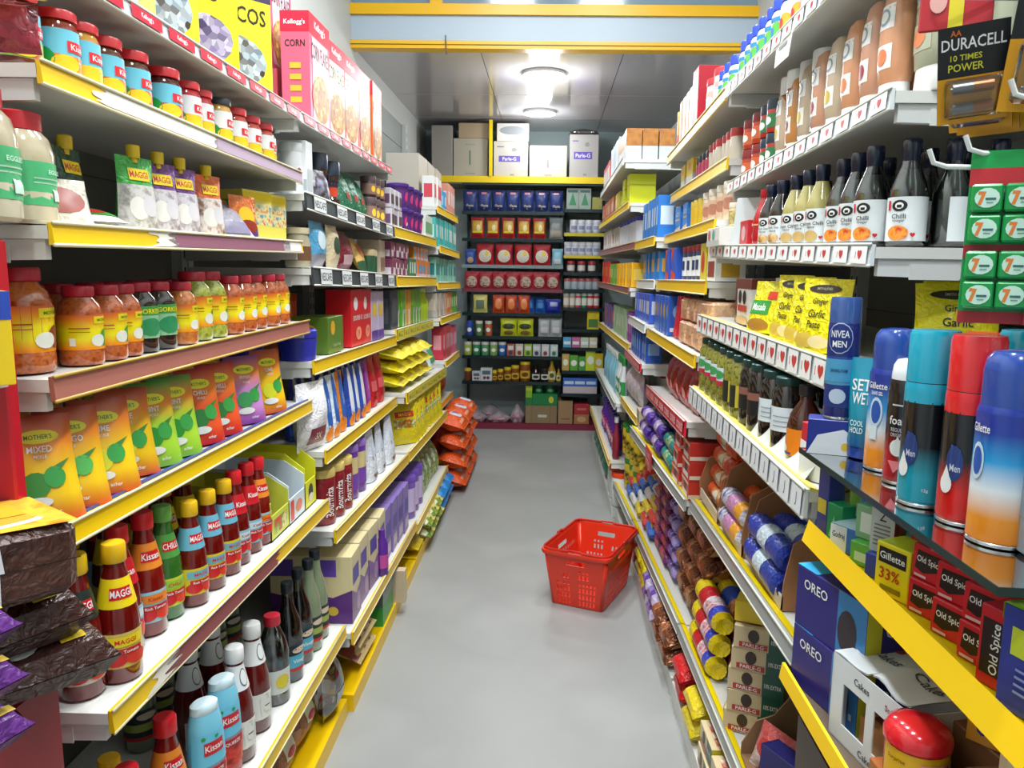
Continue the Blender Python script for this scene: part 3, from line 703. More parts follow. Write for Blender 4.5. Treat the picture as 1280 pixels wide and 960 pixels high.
pk_b = pickle('b', '#a84a1c+#c06a30+#8a3412', '#8a3a28', 1.18); pk_g = pickle('g', '#a8481c+#bb6530+#8a3412', '#3f9a34'); pk_l = pickle('l', '#b05a20+#c8803a', '#e9e23a', .97)
pk_k = vessel('gourmet_pickle_jar', 'jar', [(.038, 0), (.041, .006), (.041, .1), (.036, .118), (.026, .13), (.025, .134)], M('#1a1210+#2c1c18', .1, coat=.7, s=90), [(.027, .13), (.029, .132), (.029, .148), (.027, .151)], M('#b81c34', .35),
      [(.03, .1, '#8fc89a', [('r', 0, .72, 1, 1, '#3f9a44'), ('t', 'GORKERI', .55, .84, '#f2e42a', .15, .5), ('e', .55, .35, .16, .28, '#2f8f5c'), ('e', .3, .3, .1, .2, '#d03030')], 125)])
pk_y = pickle('y', '#8a9a2c+#b0b84a+#6a7a1c', '#3f8a34', 1.0)
row('LC', pk_b, 6, 122, 'tall red-capped mixed pickle jar', inset=.03, step=.105, wob=.002)
row('LC', pk_g, 124, 160, 'mango pickle jar, chilli on label', inset=.02, step=.069, sc=.8)
row('LC', pk_g, 160, 200, 'mango pickle jar behind the chilli one', inset=.02, step=.068, sc=.8)
row('LC', pk_k, 202, 244, 'black gourmet pickle jar', inset=.02, step=.07, sc=.82)
row('LC', pk_l, 246, 268, 'lime pickle jar', inset=.02, step=.07, sc=.82)
row('LC', pk_y, 270, 304, 'green chilli pickle jar', inset=.02, step=.078, sc=.92)
row('LC', pk_g, 306, 378, 'small mango pickle jar', inset=.02, step=.072, sc=.85)
row('LC', pk_g, 130, 360, 'back row pickle jar', inset=.11, step=.085, sc=.8)
row('LC', pk_b, 10, 110, 'back row tall pickle jar', inset=.16, step=.11)
# --- pickle pouches
def ppouch(t, veg, top='#a83a2c', mid='#f2c81c', cap=None, bot='#d8502a'):
    return pouch('pickle_pouch', .115, .165, .055, M(f'{bot}+{mid}+{mid}+#e8842a+{top}', .3, kind='grad', s=.165), [('e', .5, .8, .3, .065, '#e8e01a'), ('t', "MOTHER'S", .5, .8, '#2a6a2a', .045, .5), ('t', t, .5, .685, WHT, .06, .6), ('t', 'PICKLE', .5, .615, WHT, .03, .3),
        ('e', .40, .36, .2, .12, veg), ('e', .66, .42, .15, .10, '#3aa04a' if veg != '#2f9a4c' else '#58b858'), ('p', [(.6, .5), (.9, .58), (.75, .48)], '#2f7a2a'), ('e', .4, .2, .2, .05, '#e4e8e4'), ('t', 'achar', .6, .1, WHT, .04, .3)], flare=.8)
pp_mix = ppouch('MIXED', '#3f8f3a'); pp_man = ppouch('MANGO', '#2f9a4c'); pp_lim = ppouch('LIME', '#d8dc2c')
pp_gr = ppouch('MINT', '#2c8f34', '#2f9a3a', '#a8d83a', bot='#8cc63c'); pp_red = ppouch('CHILLI', '#2f7a3c', '#b8202c', '#e8582c', bot='#c81c24'); pp_pur = ppouch('BRINJAL', '#3f9a5c', '#7a3a8a', '#c98ad0', bot='#8a3a90')
Dl = 'standing pickle pouch'
row('LD', pp_mix, 40, 70, 'shadowed mixed pickle pouch', inset=.11, rz=-.6, step=.07)
row('LD', pp_mix, 72, 100, 'mixed vegetable pickle pouch', inset=.015, rz=-.85, rx=-.12, step=.09, wob=0)
row('LD', pp_man, 108, 136, 'mango pickle pouch', inset=.015, rz=-.85, rx=-.12, step=.09, wob=0)
row('LD', pp_lim, 142, 176, 'yellow lime pickle pouch', inset=.01, rz=-.85, rx=-.12, step=.11, wob=0)
row('LD', pp_lim, 186, 206, 'narrow lime pickle pouch', inset=.03, rz=-.7, rx=-.12, step=.1)
row('LD', pp_gr, 212, 262, 'green mint pickle pouch', inset=.02, rz=-.65, rx=-.1, step=.09)
row('LD', pp_red, 268, 312, 'red chilli pickle pouch', inset=.02, rz=-.6, rx=-.1, step=.085)
row('LD', pp_pur, 318, 344, 'purple brinjal pickle pouch', inset=.02, rz=-.6, rx=-.08, step=.1)
row('LD', pp_lim, 348, 366, 'last lime pickle pouch', inset=.02, rz=-.55, rx=-.08, step=.1)
row('LD', pp_gr, 100, 360, 'back row green pickle pouch', inset=.15, rz=-.3, step=.13)
# --- ketchup bottles
kp = [(.030, 0), (.034, .005), (.034, .09), (.032, .12), (.022, .17), (.0165, .195), (.0155, .21), (.015, .215)]
def ketchup(nm, cap, lab1, lab2, neck=None, brand='MAGGI', body='#6a0e0a', bc='#d01820', kpx=kp, sc=1):
    L = [(.028, .088, lab2, [('r', .28, .62, .72, .9, lab1), ('t', brand, .5, .76, bc if lab1 != RED else WHT, .13, .35), ('e', .38, .25, .13, .2, '#c8202a'), ('e', .62, .25, .13, .2, '#d83a2a'), ('r', .32, .38, .68, .56, '#c01c24'), ('t', 'Rich Tomato', .5, .47, WHT, .09, .32)], 120)]
    L.append((.13, .178, neck or lab1, [('r', .35, .3, .65, .7, '#c81820'), ('t', brand, .5, .5, WHT, .25, .28)], 130))
    return vessel('ketchup_bottle', 'bottle', kpx, M(body, .12, coat=.7), [(.0185, .203), (.0195, .205), (.019, .232), (.0175, .235)], M(cap, .35), L)
k_y = ketchup('y', '#e8b818', '#f0d418', '#d8c060'); k_r = ketchup('r', '#d8202a', '#c8e0e8', '#8fc4d8', neck='#c81c28', brand='Kissan', bc='#c01820')
k_o = ketchup('o', '#d8202a', '#e8842a', '#9cc8d8', neck='#e88a2c', brand='Kissan', body='#7a120c'); k_g = ketchup('g', '#6cae4c', '#8fc63c', '#c9d83a', neck='#4f9a44', brand='CHILLI', body='#2f6a24')
k_s = ketchup('s', '#e8b818', '#6ab0c8', '#e0c83a', brand='MAGGI')
kc = 'tomato ketchup bottle'
put(k_y, on('LE', 186, inset=.045), face(-1)-.75, 'yellow-capped ketchup bottle standing foremost above the cut shelf corner', sc=1.02)
row('LE', k_r, 198, 232, 'red-capped ketchup bottle, blue label', inset=.05, step=.085, rz=-.6)
row('LE', k_o, 226, 256, 'red-capped ketchup bottle, orange neck', inset=.045, step=.085, rz=-.6)
row('LE', k_g, 252, 272, 'green chilli sauce bottle', inset=.05, step=.08, rz=-.5, sc=.92)
row('LE', k_s, 268, 326, 'small yellow-capped sauce bottle', inset=.03, step=.082, rz=-.5, sc=.88)
row('LE', k_r, 322, 352, 'short red-capped ketchup bottle', inset=.03, step=.085, rz=-.4, sc=.9)
row('LE', k_o, 348, 362, 'last orange-necked ketchup bottle', inset=.03, step=.09, sc=.9)
row('LE', k_y, 235, 330, 'second row yellow-capped ketchup bottle', inset=.125, step=.09, sc=.95)
row('LE', k_r, 270, 360, 'third row red-capped ketchup bottle', inset=.21, step=.095, sc=.95)
k_hot = ketchup('h', '#e8c020', '#e8d8c0', '#d8d0c0', neck='#20302a', brand='MAGGI')
put(k_hot, on('LE', Y=1.10, inset=.075), face(-1)-.7, 'ketchup bottle half hidden behind brown chocolate packs, hot garlic label')
put(k_r, on('LE', Y=1.09, inset=.165), face(-1)-.7, 'ketchup bottle behind the hot garlic ketchup and chocolate packs')
put(k_y, on('LE', Y=1.2, inset=.15), face(-1)-.6, 'shaded ketchup bottle with dark red neck behind foremost yellow cap')
# display cartons of sachets and small bottles
def openbox(name, w, d, h, col, inner, front, label, key, px, inset, items=None, rz=0):
    r = root(name, on(key, px, inset=inset), (0, 0, face(SH[key]['side'])+rz)); t = .003
    b = MB(); m = M(col, .4); i_ = M(inner, .6)
    b.box(-w/2, w/2, -d/2, d/2, 0, t, i_); b.box(-w/2, w/2, d/2-t, d/2, 0, h, m); b.obj('tray_back', r)
    for sx in (-1, 1):
        s = MB(); x0 = sx*w/2-(t if sx > 0 else 0)
        pts = [(-d/2, 0), (d/2, 0), (d/2, h), (-d/2+d*.25, h*.95), (-d/2, h*.7)]
        s.add([(x0, y, z) for y, z in pts]+[(x0+t, y, z) for y, z in pts], [(4, 3, 2, 1, 0), (5, 6, 7, 8, 9)]+[(i, (i+1) % 5, (i+1) % 5+5, i+5) for i in range(5)], m)
        s.print_(lambda u, v, o: (x0+(t+o if sx > 0 else -o), -d/2+u*d, v*h*.8), front, d/h, flat=True); s.obj('tray_side', r)
    f = MB(); f.box(-w/2, w/2, -d/2, -d/2+t, 0, h*.45, m); f.print_(lambda u, v, o: (-w/2+u*w, -d/2-o, v*h*.45), front, w/h/.45, flat=True); f.obj('tray_front', r)
    tag(r, label, 'display box'); return r
sq = ketchup('q', '#f0d21c', '#f0d418', '#d8d040')
openbox('display_box', .13, .22, .14, '#cfd84a', '#8c8f70', [('r', .15, .2, .85, .8, M('#d83030+#6aa040+#e8e0a0', .4, s=50))], 'lime green open display box of small sauce bottles beside ketchup', 'LE', 366, .14)
openbox('display_box', .13, .22, .15, '#d7e6ee', '#8c8f8a', [('r', .1, .1, .3, .9, '#d8343a'), ('e', .6, .5, .2, .25, '#e08070')], 'pale blue open display box next to the lime green one', 'LE', 386, .14)
openbox('display_box', .10, .22, .17, '#dfe02a', '#9a9a50', [('e', .5, .55, .2, .3, '#303830'), ('e', .5, .35, .2, .15, '#e8e8d8')], 'yellow open display box at the far end of ketchup shelf', 'LE', 402, .14)
row('LE', vessel('sauce_bottle', 'bottle', [(.012, 0), (.014, .004), (.014, .07), (.007, .1), (.007, .11)], M('#a01814', .15, coat=.5), [(.008, .105), (.009, .107), (.009, .125)], M('#f0d21c')), 357, 372, 'tiny yellow-capped bottle in box', step=.03, inset=.09, up=.004, deep=2, dstep=.05)
# --- lower sauces
put(k_y, on('LF', Y=1.13, inset=.05), face(-1)-.7, 'yellow-capped bottle on the low shelf, nearest the frame corner', sc=.95)
put(k_y, on('LF', Y=1.19, inset=.14), face(-1)-.7, 'yellow-capped bottle in second row of low shelf corner', sc=.95)
put(k_s, on('LF', Y=1.07, inset=.17), face(-1)-.7, 'shaded yellow-capped bottle deep under the ketchup shelf corner')
k_big = ketchup('b', '#d8202a', '#e8d040', '#e9dc3a', neck='#c8202c', brand='Kissan', body='#8a140c')
row('LF', k_big, 212, 248, 'low shelf red-capped ketchup, yellow neck', inset=.05, step=.095, rz=-.6)
row('LF', k_o, 258, 285, 'low shelf red-capped ketchup, orange neck', inset=.05, step=.1, rz=-.6, sc=1.05)
sqz = vessel('squeeze_bottle', 'bottle', [(.028, 0), (.034, .008), (.036, .06), (.034, .12), (.031, .165), (.026, .185)], M('#b81a1c+#c83028+#5ab8dc+#7fd0ea', .25, kind='grad', s=.17), [(.024, .184), (.026, .186), (.025, .2), (.02, .204)], M('#d4ecf4', .3),
     [(.09, .15, '#6cc6e4', [('r', .3, .35, .78, .75, '#c81c28'), ('t', 'Kissan', .54, .56, WHT, .2, .42), ('e', .3, .9, .05, .06, GRN), ('e', .6, .88, .05, .05, GRN)], 70), (.03, .085, M('#c01c1c+#d84030+#8a1010', .3, s=50), [('r', .25, .72, .8, .95, '#b81820'), ('t', 'SQUEEZE', .52, .83, WHT, .14, .45)], 80)], sy=.72)
row('LF', sqz, 286, 330, 'blue topped Kissan squeeze ketchup bottle', inset=.035, step=.10, rz=-.6, sc=1.08)
hz = vessel('ketchup_bottle', 'bottle', kp, M('#5e1210', .12, coat=.7), [(.0175, .205), (.019, .207), (.0185, .232), (.017, .235)], M('#f2f4f4', .3), [(.03, .088, '#e4e8e4', [('p', [(.3, .1), (.7, .1), (.75, .8), (.5, .95), (.25, .8)], '#c8d0c4'), ('e', .5, .5, .14, .25, '#e4e8e4'), ('r', .4, .48, .6, .52, '#7a1a14')], 60), (.15, .2, '#e8ecec', [('e', .5, .5, .1, .36, '#5a6060'), ('e', .5, .5, .085, .31, '#e8ecec')], 120)])
row('LF', hz, 322, 366, 'white-capped dark ketchup bottle', inset=.03, step=.092, deep=2, dstep=.10, rz=-.4, sc=1.08)
vin = vessel('vinegar_bottle', 'bottle', [(.032, 0), (.035, .005), (.035, .12), (.030, .16), (.016, .2), (.0135, .235), (.0135, .245)], clear('#c4d2d6', 10), [(.0145, .232), (.0155, .234), (.0155, .258), (.014, .26)], M('#1c2228', .35),
    [(.03, .1, '#4fb0cc', [('r', 0, .6, 1, 1, '#16222c'), ('e', .5, .78, .16, .12, '#d8c8b0'), ('r', 0, 0, 1, .12, '#c02a30'), ('t', 'Vinegar', .5, .35, WHT, .18, .5)], 115)], inner=([(0, .004), (.031, .005), (.031, .118), (.026, .155), (.012, .19), (0, .19)], clear('#a9bcc4', 2)))
vin2 = vessel('vinegar_bottle', 'bottle', [(.03, 0), (.034, .005), (.034, .12), (.028, .16), (.016, .2), (.0135, .235), (.0135, .245)], M('#7c8a6c', .12, coat=.6), [(.0145, .232), (.0155, .234), (.0155, .258), (.014, .26)], M('#1c2228', .35), [(.03, .1, '#20302c', [('e', .5, .78, .16, .12, '#d8c8b0'), ('r', 0, .3, 1, .55, '#9aa84c'), ('r', 0, 0, 1, .12, '#c02a30')], 115)])
row('LF', clr := vessel('cordial_bottle', 'bottle', [(.034, 0), (.037, .006), (.037, .13), (.03, .16), (.018, .19), (.017, .2)], clear('#cdd6d8', 12), [(.019, .196), (.02, .198), (.019, .22)], M('#c8283a', .35), [(.03, .09, '#cfd8d4', [('e', .5, .5, .2, .3, '#d8c83a')], 70)]), 366, 386, 'clear bottle with red cap', inset=.03, step=.09)
row('LF', vin, 386, 412, 'clear vinegar bottle, blue label', inset=.03, step=.085, rz=-.4)
row('LF', vin2, 410, 428, 'olive green vinegar bottle', inset=.03, step=.085, rz=-.4)
row('LF', vin2, 330, 420, 'dim back row vinegar bottle', inset=.26, step=.1)
# --- bottom shelf: bread in brown film
SH['LG'] = dict(side=-1, Ya=1.04, Xa=-.60, za=.062, Yb=2.16, Xb=-.59, zb=.062, depth=.44, place='bottom shelf, near left bay')
bun = pillow('rusk_packet', .16, .17, .09, M('#a8653c+#c98a5a+#6a3618+#e6b48c', .25, kind='film', s=22), [('r', .3, .35, .7, .6, '#d8d8b0'), ('e', .5, .42, .16, .06, '#c0343a')], nz=.08)
row('LG', bun, 300, 418, 'brown film rusk packet', inset=.02, step=.17, rx=-.25, deep=2, dstep=.13)
put(pillow('bread_bag', .14, .2, .09, clear('#e6e4e0', 22), [('r', .2, .3, .8, .5, '#b8bcc0')]), on('LG', 424, inset=.03), face(-1), 'clear crumpled plastic bread bag at the bottom shelf corner')
SH['L2G'] = dict(side=-1, Ya=2.17, Xa=-.577, za=.056, Yb=3.29, Xb=-.577, zb=.056, depth=.44, place='bottom shelf, second left bay')
slab = pillow('bread_packet', .2, .13, .05, '#d9c288', [('r', .0, .1, .22, .9, '#8a3a2c'), ('r', .4, .1, .5, .9, '#9a5a3a'), ('r', .7, .1, .8, .9, '#8a4a34')])
row('L2G', slab, 448, 476, 'cream sliced bread packet', inset=-.02, step=.22, rx=-1.2, layers=2, lh=.056, up=.03)
put(carton('tea_carton', .10, .06, .08, '#123a34', [('r', .6, .2, .9, .8, '#3fb89a')], cat='carton'), on('L2G', 462, inset=.14), face(-1), 'dark green tea carton behind the cream bread packets')
put(carton('detergent_carton', .2, .1, .16, '#2f9a44', [('r', 0, .6, 1, 1, '#7a8a8a')], [('r', 0, .55, 1, 1, '#5a6a66')], cat='carton'), on('L2G', 487, inset=.05), face(-1), 'tall green carton standing on the bottom yellow plinth')
put(carton('carton_pack', .05, .14, .2, '#cdb99c', cat='carton'), on('L2G', 496, inset=.02), face(-1), 'narrow beige carton beside the tall green carton')
# ---------------- red stand at the picture's left edge
r = root('display_stand', (-.8, .93, 0)); 
b = MB(); b.box(-.14, .10, .04, .062, 0, 1.38, M('#b81226', .35), .003); b.obj('end_panel', r)
b = MB(); b.box(-.14, .14, -.42, .035, 0, .80, M('#8c1220', .35), .004); b.box(.141, .1415, -.3, -.1, .1, .5, M('#9aa090', .5)); b.obj('cabinet', r)
b = MB(); b.box(-.14, .10, -.42, .035, 1.195, 1.2, clear('#c8dcdc', 14)); b.box(.10, .105, -.42, .035, 1.192, 1.204, M('#a9b4b4', .3)); b.obj('ledge', r)
tag(r, 'red display stand cut off by the left picture edge', 'display stand')
choc = carton('cake_packet', .165, .15, .092, M('#4a2c26+#3a201c+#5a3a30', .3, metal=.15, kind='crink', s=8), [('r', .40, .05, .47, .5, '#dfe4e4'), ('p', [(.43, .5), (.50, .5), (.47, .95), (.40, .95)], '#dfe4e4'), ('r', 0, .49, 1, .505, '#2a1614')], [('p', [(.2, .1), (.75, .3), (.7, .7), (.15, .9)], '#2c1814')],
    [('p', [(0, .1), (1, .0), (1, 1), (0, 1)], M('#e8a83a+#f0c040+#c87820', .35, s=25)), ('e', .5, .28, .36, .12, '#f2ede0'), ('e', .5, .34, .33, .1, '#e8a83a'), ('r', .2, .45, .8, .85, '#f0b030'), ('r', .42, .5, .62, .68, '#7a4424')], 'packet', bev=.012)
ch2 = pillow('cake_packet', .17, .18, .07, '#3c221e', [('e', .5, .5, .4, .25, M('#c89850+#6a3a20', .35, s=25)), ('e', .35, .2, .13, .09, '#dfe6e2'), ('r', .62, .12, .8, .2, '#e0c030')], nz=.06, brick=True)
put(choc, (-.685, .875, .948), .95, 'boxy brown cake packet with gold picture, topmost on red stand', ry=.03)
put(ch2, (-.632, .87, .895), 1.05, 'brown cake packet beneath the topmost, white strip showing', rx=-1.45)
put(ch2, (-.618, .89, .832), .9, 'crumpled brown cake packet lowest in the pile', rx=-1.5)
pur = pillow('chocolate_packet', .15, .13, .05, '#5a2a78', [('r', 0, .12, 1, .2, '#c8a83a'), ('r', .1, .35, .9, .5, '#8a5aa8')], nz=.03, brick=True)
for k, lb in enumerate(('lowest', 'middle', 'topmost')):
    put(pur, (-.60, .73-.003*k, .828+k*.062), 1.3, f'purple and gold chocolate packet, {lb} in stack at left picture edge', rx=-1.4)
ybox = carton('promo_box', .12, .07, .11, '#f2c818', [('e', .5, .5, .36, .34, '#e8923a'), ('r', .3, .62, .7, .65, '#7a4a1a'), ('r', .25, .52, .75, .55, '#7a4a1a'), ('r', .3, .42, .7, .45, '#7a4a1a')], cat='box')
put(ybox, (-.665, .93, 1.665), .25, 'yellow box with orange round print in the top left corner')
put(pillow('candy_bag', .1, .06, .05, M('#8a1a34+#c84a5a+#5a0a20', .3, kind='film', s=60)), (-.675, .965, 1.603), .3, 'dark pink candy bag squeezed under the yellow corner box')
nbox = carton('noodle_box', .09, .06, .115, '#e8c81c', [('r', 0, .7, 1, 1, '#2a4ab0'), ('e', .5, .35, .3, .14, '#e8824a'), ('r', .2, .5, .8, .62, '#2a4ab0')], cat='box')
put(nbox, (-.708, .91, 1.201), .9, 'yellow and blue box on the glass ledge of red stand')
# ================================================================ SECOND LEFT BAY
can = lambda nm, col, cap, r=.036, h=.12, labs=(), cat='canister', rough=.3: vessel(nm, cat, [(r*.96, 0), (r, .004), (r, h), (r*.97, h+.003)], M(col, rough, coat=.3) if isinstance(col, str) else col, [(r*1.02, h), (r*1.03, h+.003), (r*1.02, h+.02), (r*.98, h+.024)], M(cap, .35), labs)
w_tin = can('coffee_creamer_tin', '#d5dadc', '#c9cfd1', .034, .12, [(.03, .08, '#dfe3e4', [('e', .5, .5, .1, .4, '#a03a50')], 80)])
row('N1', w_tin, 383, 402, 'white creamer canister', inset=.03, step=.10, deep=2)
w_box = carton('coffee_box', .06, .09, .16, '#dfe4e6', [('r', .1, .1, .9, .5, '#b9c0c4')], [('r', 0, .1, 1, .3, '#a8b0b4')], cat='coffee box')
row('N1', w_box, 388, 404, 'slim white coffee box', inset=.02, step=.12)
nes = vessel('coffee_jar', 'coffee jar', [(.034, 0), (.037, .006), (.037, .03), (.028, .04), (.030, .08), (.036, .1), (.036, .11)], M('#35181080'[:7], .1, coat=.8), [(.036, .108), (.038, .11), (.038, .155), (.036, .158)], M('#16233c', .3), [(.04, .09, '#d9c04a', [('r', 0, .5, 1, 1, '#1c2a44')], 80)])
nes2 = vessel('coffee_jar', 'coffee jar', [(.034, 0), (.037, .006), (.037, .03), (.028, .04), (.030, .08), (.036, .1), (.036, .11)], M('#2c1a18', .1, coat=.8), [(.036, .108), (.038, .11), (.038, .15), (.036, .153)], M('#1c2b44', .3), [(.04, .09, '#d8482a', [('r', 0, .6, 1, 1, '#1c2a44')], 80)])
cof = pillow('coffee_pouch', .12, .10, .04, M('#8a8ca0+#3a2a30+#c9ccd4', .3, s=25), nz=.1); put(cof, on('N1', 409, inset=.02), face(-1)-.3, 'silver and brown coffee pouch beside slim white boxes', rx=-.3)
row('N1', nes, 414, 432, 'navy-lidded coffee jar, yellow band', inset=.03, step=.11)
row('N1', nes2, 432, 442, 'navy-lidded coffee jar, red band', inset=.03, step=.11)
gp = pillow('coffee_bag', .12, .17, .05, '#1f6a4a', [('p', [(.1, .2), (.7, .2), (.4, .8)], '#d8d4c4'), ('e', .5, .35, .14, .08, '#a03a20')])
row('N1', gp, 446, 472, 'green coffee bag leaning back', inset=.02, step=.11, rx=-.35, rz=-.2)
dk = can('cocoa_jar', '#3a2a2c', '#5a4a4c', .034, .07, [(.01, .06, '#8a6a5c', [('e', .5, .5, .1, .3, '#e8c040')], 90)])
row('N1', dk, 474, 490, 'dark cocoa jar', inset=.02, step=.08, layers=2, lh=.096, deep=1)
pt = carton('coffee_box', .07, .06, .08, '#c9c4cc', [('r', .1, .2, .9, .7, '#4a3a44')], [('r', .1, .2, .9, .7, '#6a4a6c')], cat='coffee box')
row('a3', pt, 494, 508, 'grey and brown coffee box', inset=.02, step=.09, layers=2, lh=.082)
tub = vessel('chocolate_tub', 'tub', [(.042, 0), (.05, .09), (.052, .095)], M('#4a2a6e', .3), [(.054, .095), (.055, .098), (.055, .108), (.05, .112)], M('#4a2c80', .3), [(.02, .08, '#5a2a70', [('e', .6, .5, .09, .36, '#d83a78'), ('e', .3, .4, .09, .25, WHT)], 100)])
row('a3', tub, 513, 535, 'purple chocolate drink tub', inset=.02, step=.125, layers=2, lh=.112)
row('a3', carton('tea_box', .08, .06, .12, '#e2e8de', [('r', 0, .2, 1, .7, '#6fb07c')], cat='tea box'), 536, 546, 'white and green tea box', inset=.02)
# third shelf
gl = vessel('honey_jar', 'jar', [(.034, 0), (.037, .01), (.037, .07), (.03, .09), (.03, .095)], M('#a8a088', .1, coat=.8), [(.032, .094), (.034, .096), (.034, .112)], M('#c9bfa0', .35), [(.02, .06, '#6a4a34', [], 100)])
row('N2', gl, 392, 404, 'pale-lidded glass coffee jar', inset=.02, step=.09, layers=1)
row('N2', pillow('sugar_free_pouch', .17, .18, .06, '#5aa8d4', [('e', .4, .6, .25, .2, '#cfe4ee'), ('r', 0, 0, 1, .3, '#8a8a98')]), 406, 420, 'sky blue sugar pouch', inset=.02, step=.2)
row('N2', pillow('tea_bag', .13, .17, .05, '#d9c8a4', [('e', .5, .55, .3, .2, '#2f4a34')]), 424, 438, 'beige tea bag, dark oval print', inset=.02, step=.13)
row('N2', pillow('coffee_bag', .2, .19, .08, '#7a1c30', [('r', .2, .15, .8, .38, '#c8a8ac')], nz=.05), 440, 462, 'maroon coffee bag', inset=.02, step=.22, rx=-.15)
row('N2', pillow('snack_pouch', .12, .15, .04, '#e0b860', [('r', 0, 0, 1, .3, '#2a5a3a'), ('e', .5, .6, .3, .2, '#c85a2a')]), 464, 474, 'gold snack pouch leaning back', inset=.02, step=.1, rx=-.4)
row('N2', can('herb_jar', '#27553a', '#c8b890', .03, .07), 475, 484, 'small green herb jar', inset=.03)
row('N2', carton('beige_box', .12, .1, .15, '#c8b8a0', [('r', .1, .1, .9, .5, '#8a6a54')], cat='box'), 484, 494, 'beige upright box', inset=.03)
mini = carton('biscuit_box', .10, .07, .075, '#7c3a58', [('r', .1, .1, .6, .5, '#dcd4dc'), ('e', .8, .6, .1, .2, WHT)], [('r', .1, .1, .9, .5, '#d8ccd4')], cat='box')
row('b3', mini, 496, 516, 'plum coloured small box', inset=.02, step=.11, layers=2, lh=.077)
row('b3', carton('tea_box', .06, .07, .09, '#2f7a4c', [('r', .2, .2, .8, .8, '#dce8dc')], cat='tea box'), 517, 524, 'green tea box', inset=.02)
row('b3', carton('kids_box', .09, .07, .085, '#e8842a', [('e', .4, .5, .3, .3, '#4aa8d8'), ('r', 0, 0, 1, .2, '#d8c8d8')], cat='box'), 524, 541, 'orange and blue carton', inset=.02, step=.1, layers=2, lh=.087)
# fourth shelf
sauce = vessel('shampoo_bottle', 'bottle', [(.04, 0), (.045, .01), (.045, .1), (.035, .13), (.02, .2), (.018, .23)], M('#d46a2a+#c8cdd8', .3, kind='grad', s=.3), [(.046, 0), (.048, .002), (.048, .05), (.045, .055)], M('#2a2f9a', .35))
orj = can('drink_powder_jar', '#e07828', '#2a3f9a', .045, .135, [(.03, .12, '#e2722a', [('r', .3, .2, .6, .8, '#3550a8')], 90)])
put(vessel('sauce_bottle', 'bottle', [(.03, 0), (.034, .006), (.034, .10), (.028, .13), (.014, .19), (.013, .215)], M('#a85030', .12, coat=.6), [(.015, .21), (.016, .212), (.016, .235)], M('#c02030'), [(.03, .09, '#e8e4e0', [('e', .5, .5, .2, .3, '#2a3f9a')], 100)]), on('Y1', 402, inset=.10, up=.04), face(-1), 'orange sauce bottle tilted over the blue-lidded tub', rx=.0, ry=-.45)
tubb = vessel('pickle_tub', 'tub', [(.05, 0), (.055, .05), (.054, .065)], M('#2c34a4', .3), [(.052, .065), (.056, .066), (.056, .085), (.05, .09)], M('#2a30a0', .35), [])
put(tubb, on('Y1', 398, inset=.06), face(-1), 'dark blue round tub at the near end of drink powders')
put(tubb, on('Y1', 392, inset=.2), face(-1), 'dark blue round tub behind the other blue tub')
row('Y1', orj, 404, 414, 'orange drink powder jar, blue lid', inset=.12, step=.1)
row('Y1', carton('sachet_box', .16, .12, .115, '#5d7f2a', [('e', .3, .7, .14, .2, '#e8b02a'), ('t', 'Green Food', .55, .22, '#b8c8a0', .1, .7)], [('e', .5, .6, .2, .2, '#e8b02a')], cat='box'), 413, 440, 'olive green sachet box', inset=.02, step=.2)
row('Y1', can('drink_powder_jar', '#d8602a', '#b8401c', .05, .16), 424, 446, 'orange red powder jar in back row', inset=.19, step=.12)
row('Y1', carton('drink_powder_box', .17, .09, .2, '#d8202c', [('e', .35, .75, .16, .12, WHT), ('t', 'BOURN 10', .5, .5, WHT, .09, .7), ('e', .55, .22, .22, .12, '#f2a07a'), ('t', '19', .55, .22, '#d8202c', .12, .3)], [('t', '10', .5, .3, WHT, .12, .5)], cat='drink powder box'), 447, 472, 'bright red drink powder box', inset=.02, step=.18)
row('Y1', carton('drink_powder_box', .1, .08, .19, '#c8bcd8', [('r', .2, .5, .8, .75, '#e8c83a'), ('r', 0, 0, 1, .2, '#5a3a9a')], [('r', .2, .3, .8, .6, '#d84a9a')], cat='drink powder box'), 472, 486, 'lilac drink powder box', inset=.02, step=.11)
row('c3', carton('cereal_box', .14, .08, .17, '#3a3f46', [('r', .15, .15, .85, .8, '#565c62')], [('r', .15, .15, .85, .8, '#565c62')], cat='box'), 495, 503, 'dark grey box', inset=.02)
grb = carton('health_drink_box', .09, .08, .21, '#5fae34', [('r', .1, 0, .5, .4, '#dfe8d0'), ('t', 'MAMY', .5, .4, WHT, .14, .8)], [('r', 0, .55, 1, 1, '#8fc83c'), ('r', .2, .1, .8, .5, '#e4e8dc')], cat='drink powder box')
row('c3', grb, 500, 512, 'bright green health drink box', inset=.02, step=.1)
row('c3', carton('health_drink_box', .09, .08, .215, '#e8a838', [('r', .1, 0, .6, .45, '#f0e8d0')], [('r', .2, 0, .8, .4, '#8a5a3a')], cat='drink powder box'), 512, 520, 'orange health drink box', inset=.02, step=.1)
row('c3', grb, 521, 531, 'second group green drink box', inset=.02, step=.1)
row('c3', vessel('lime_bottle', 'bottle', [(.03, 0), (.034, .005), (.034, .11), (.02, .14), (.02, .16)], M('#b8d82a', .3), [(.022, .158), (.023, .16), (.023, .18)], M('#e8f0b0')), 531, 539, 'lime green bottle', inset=.02)
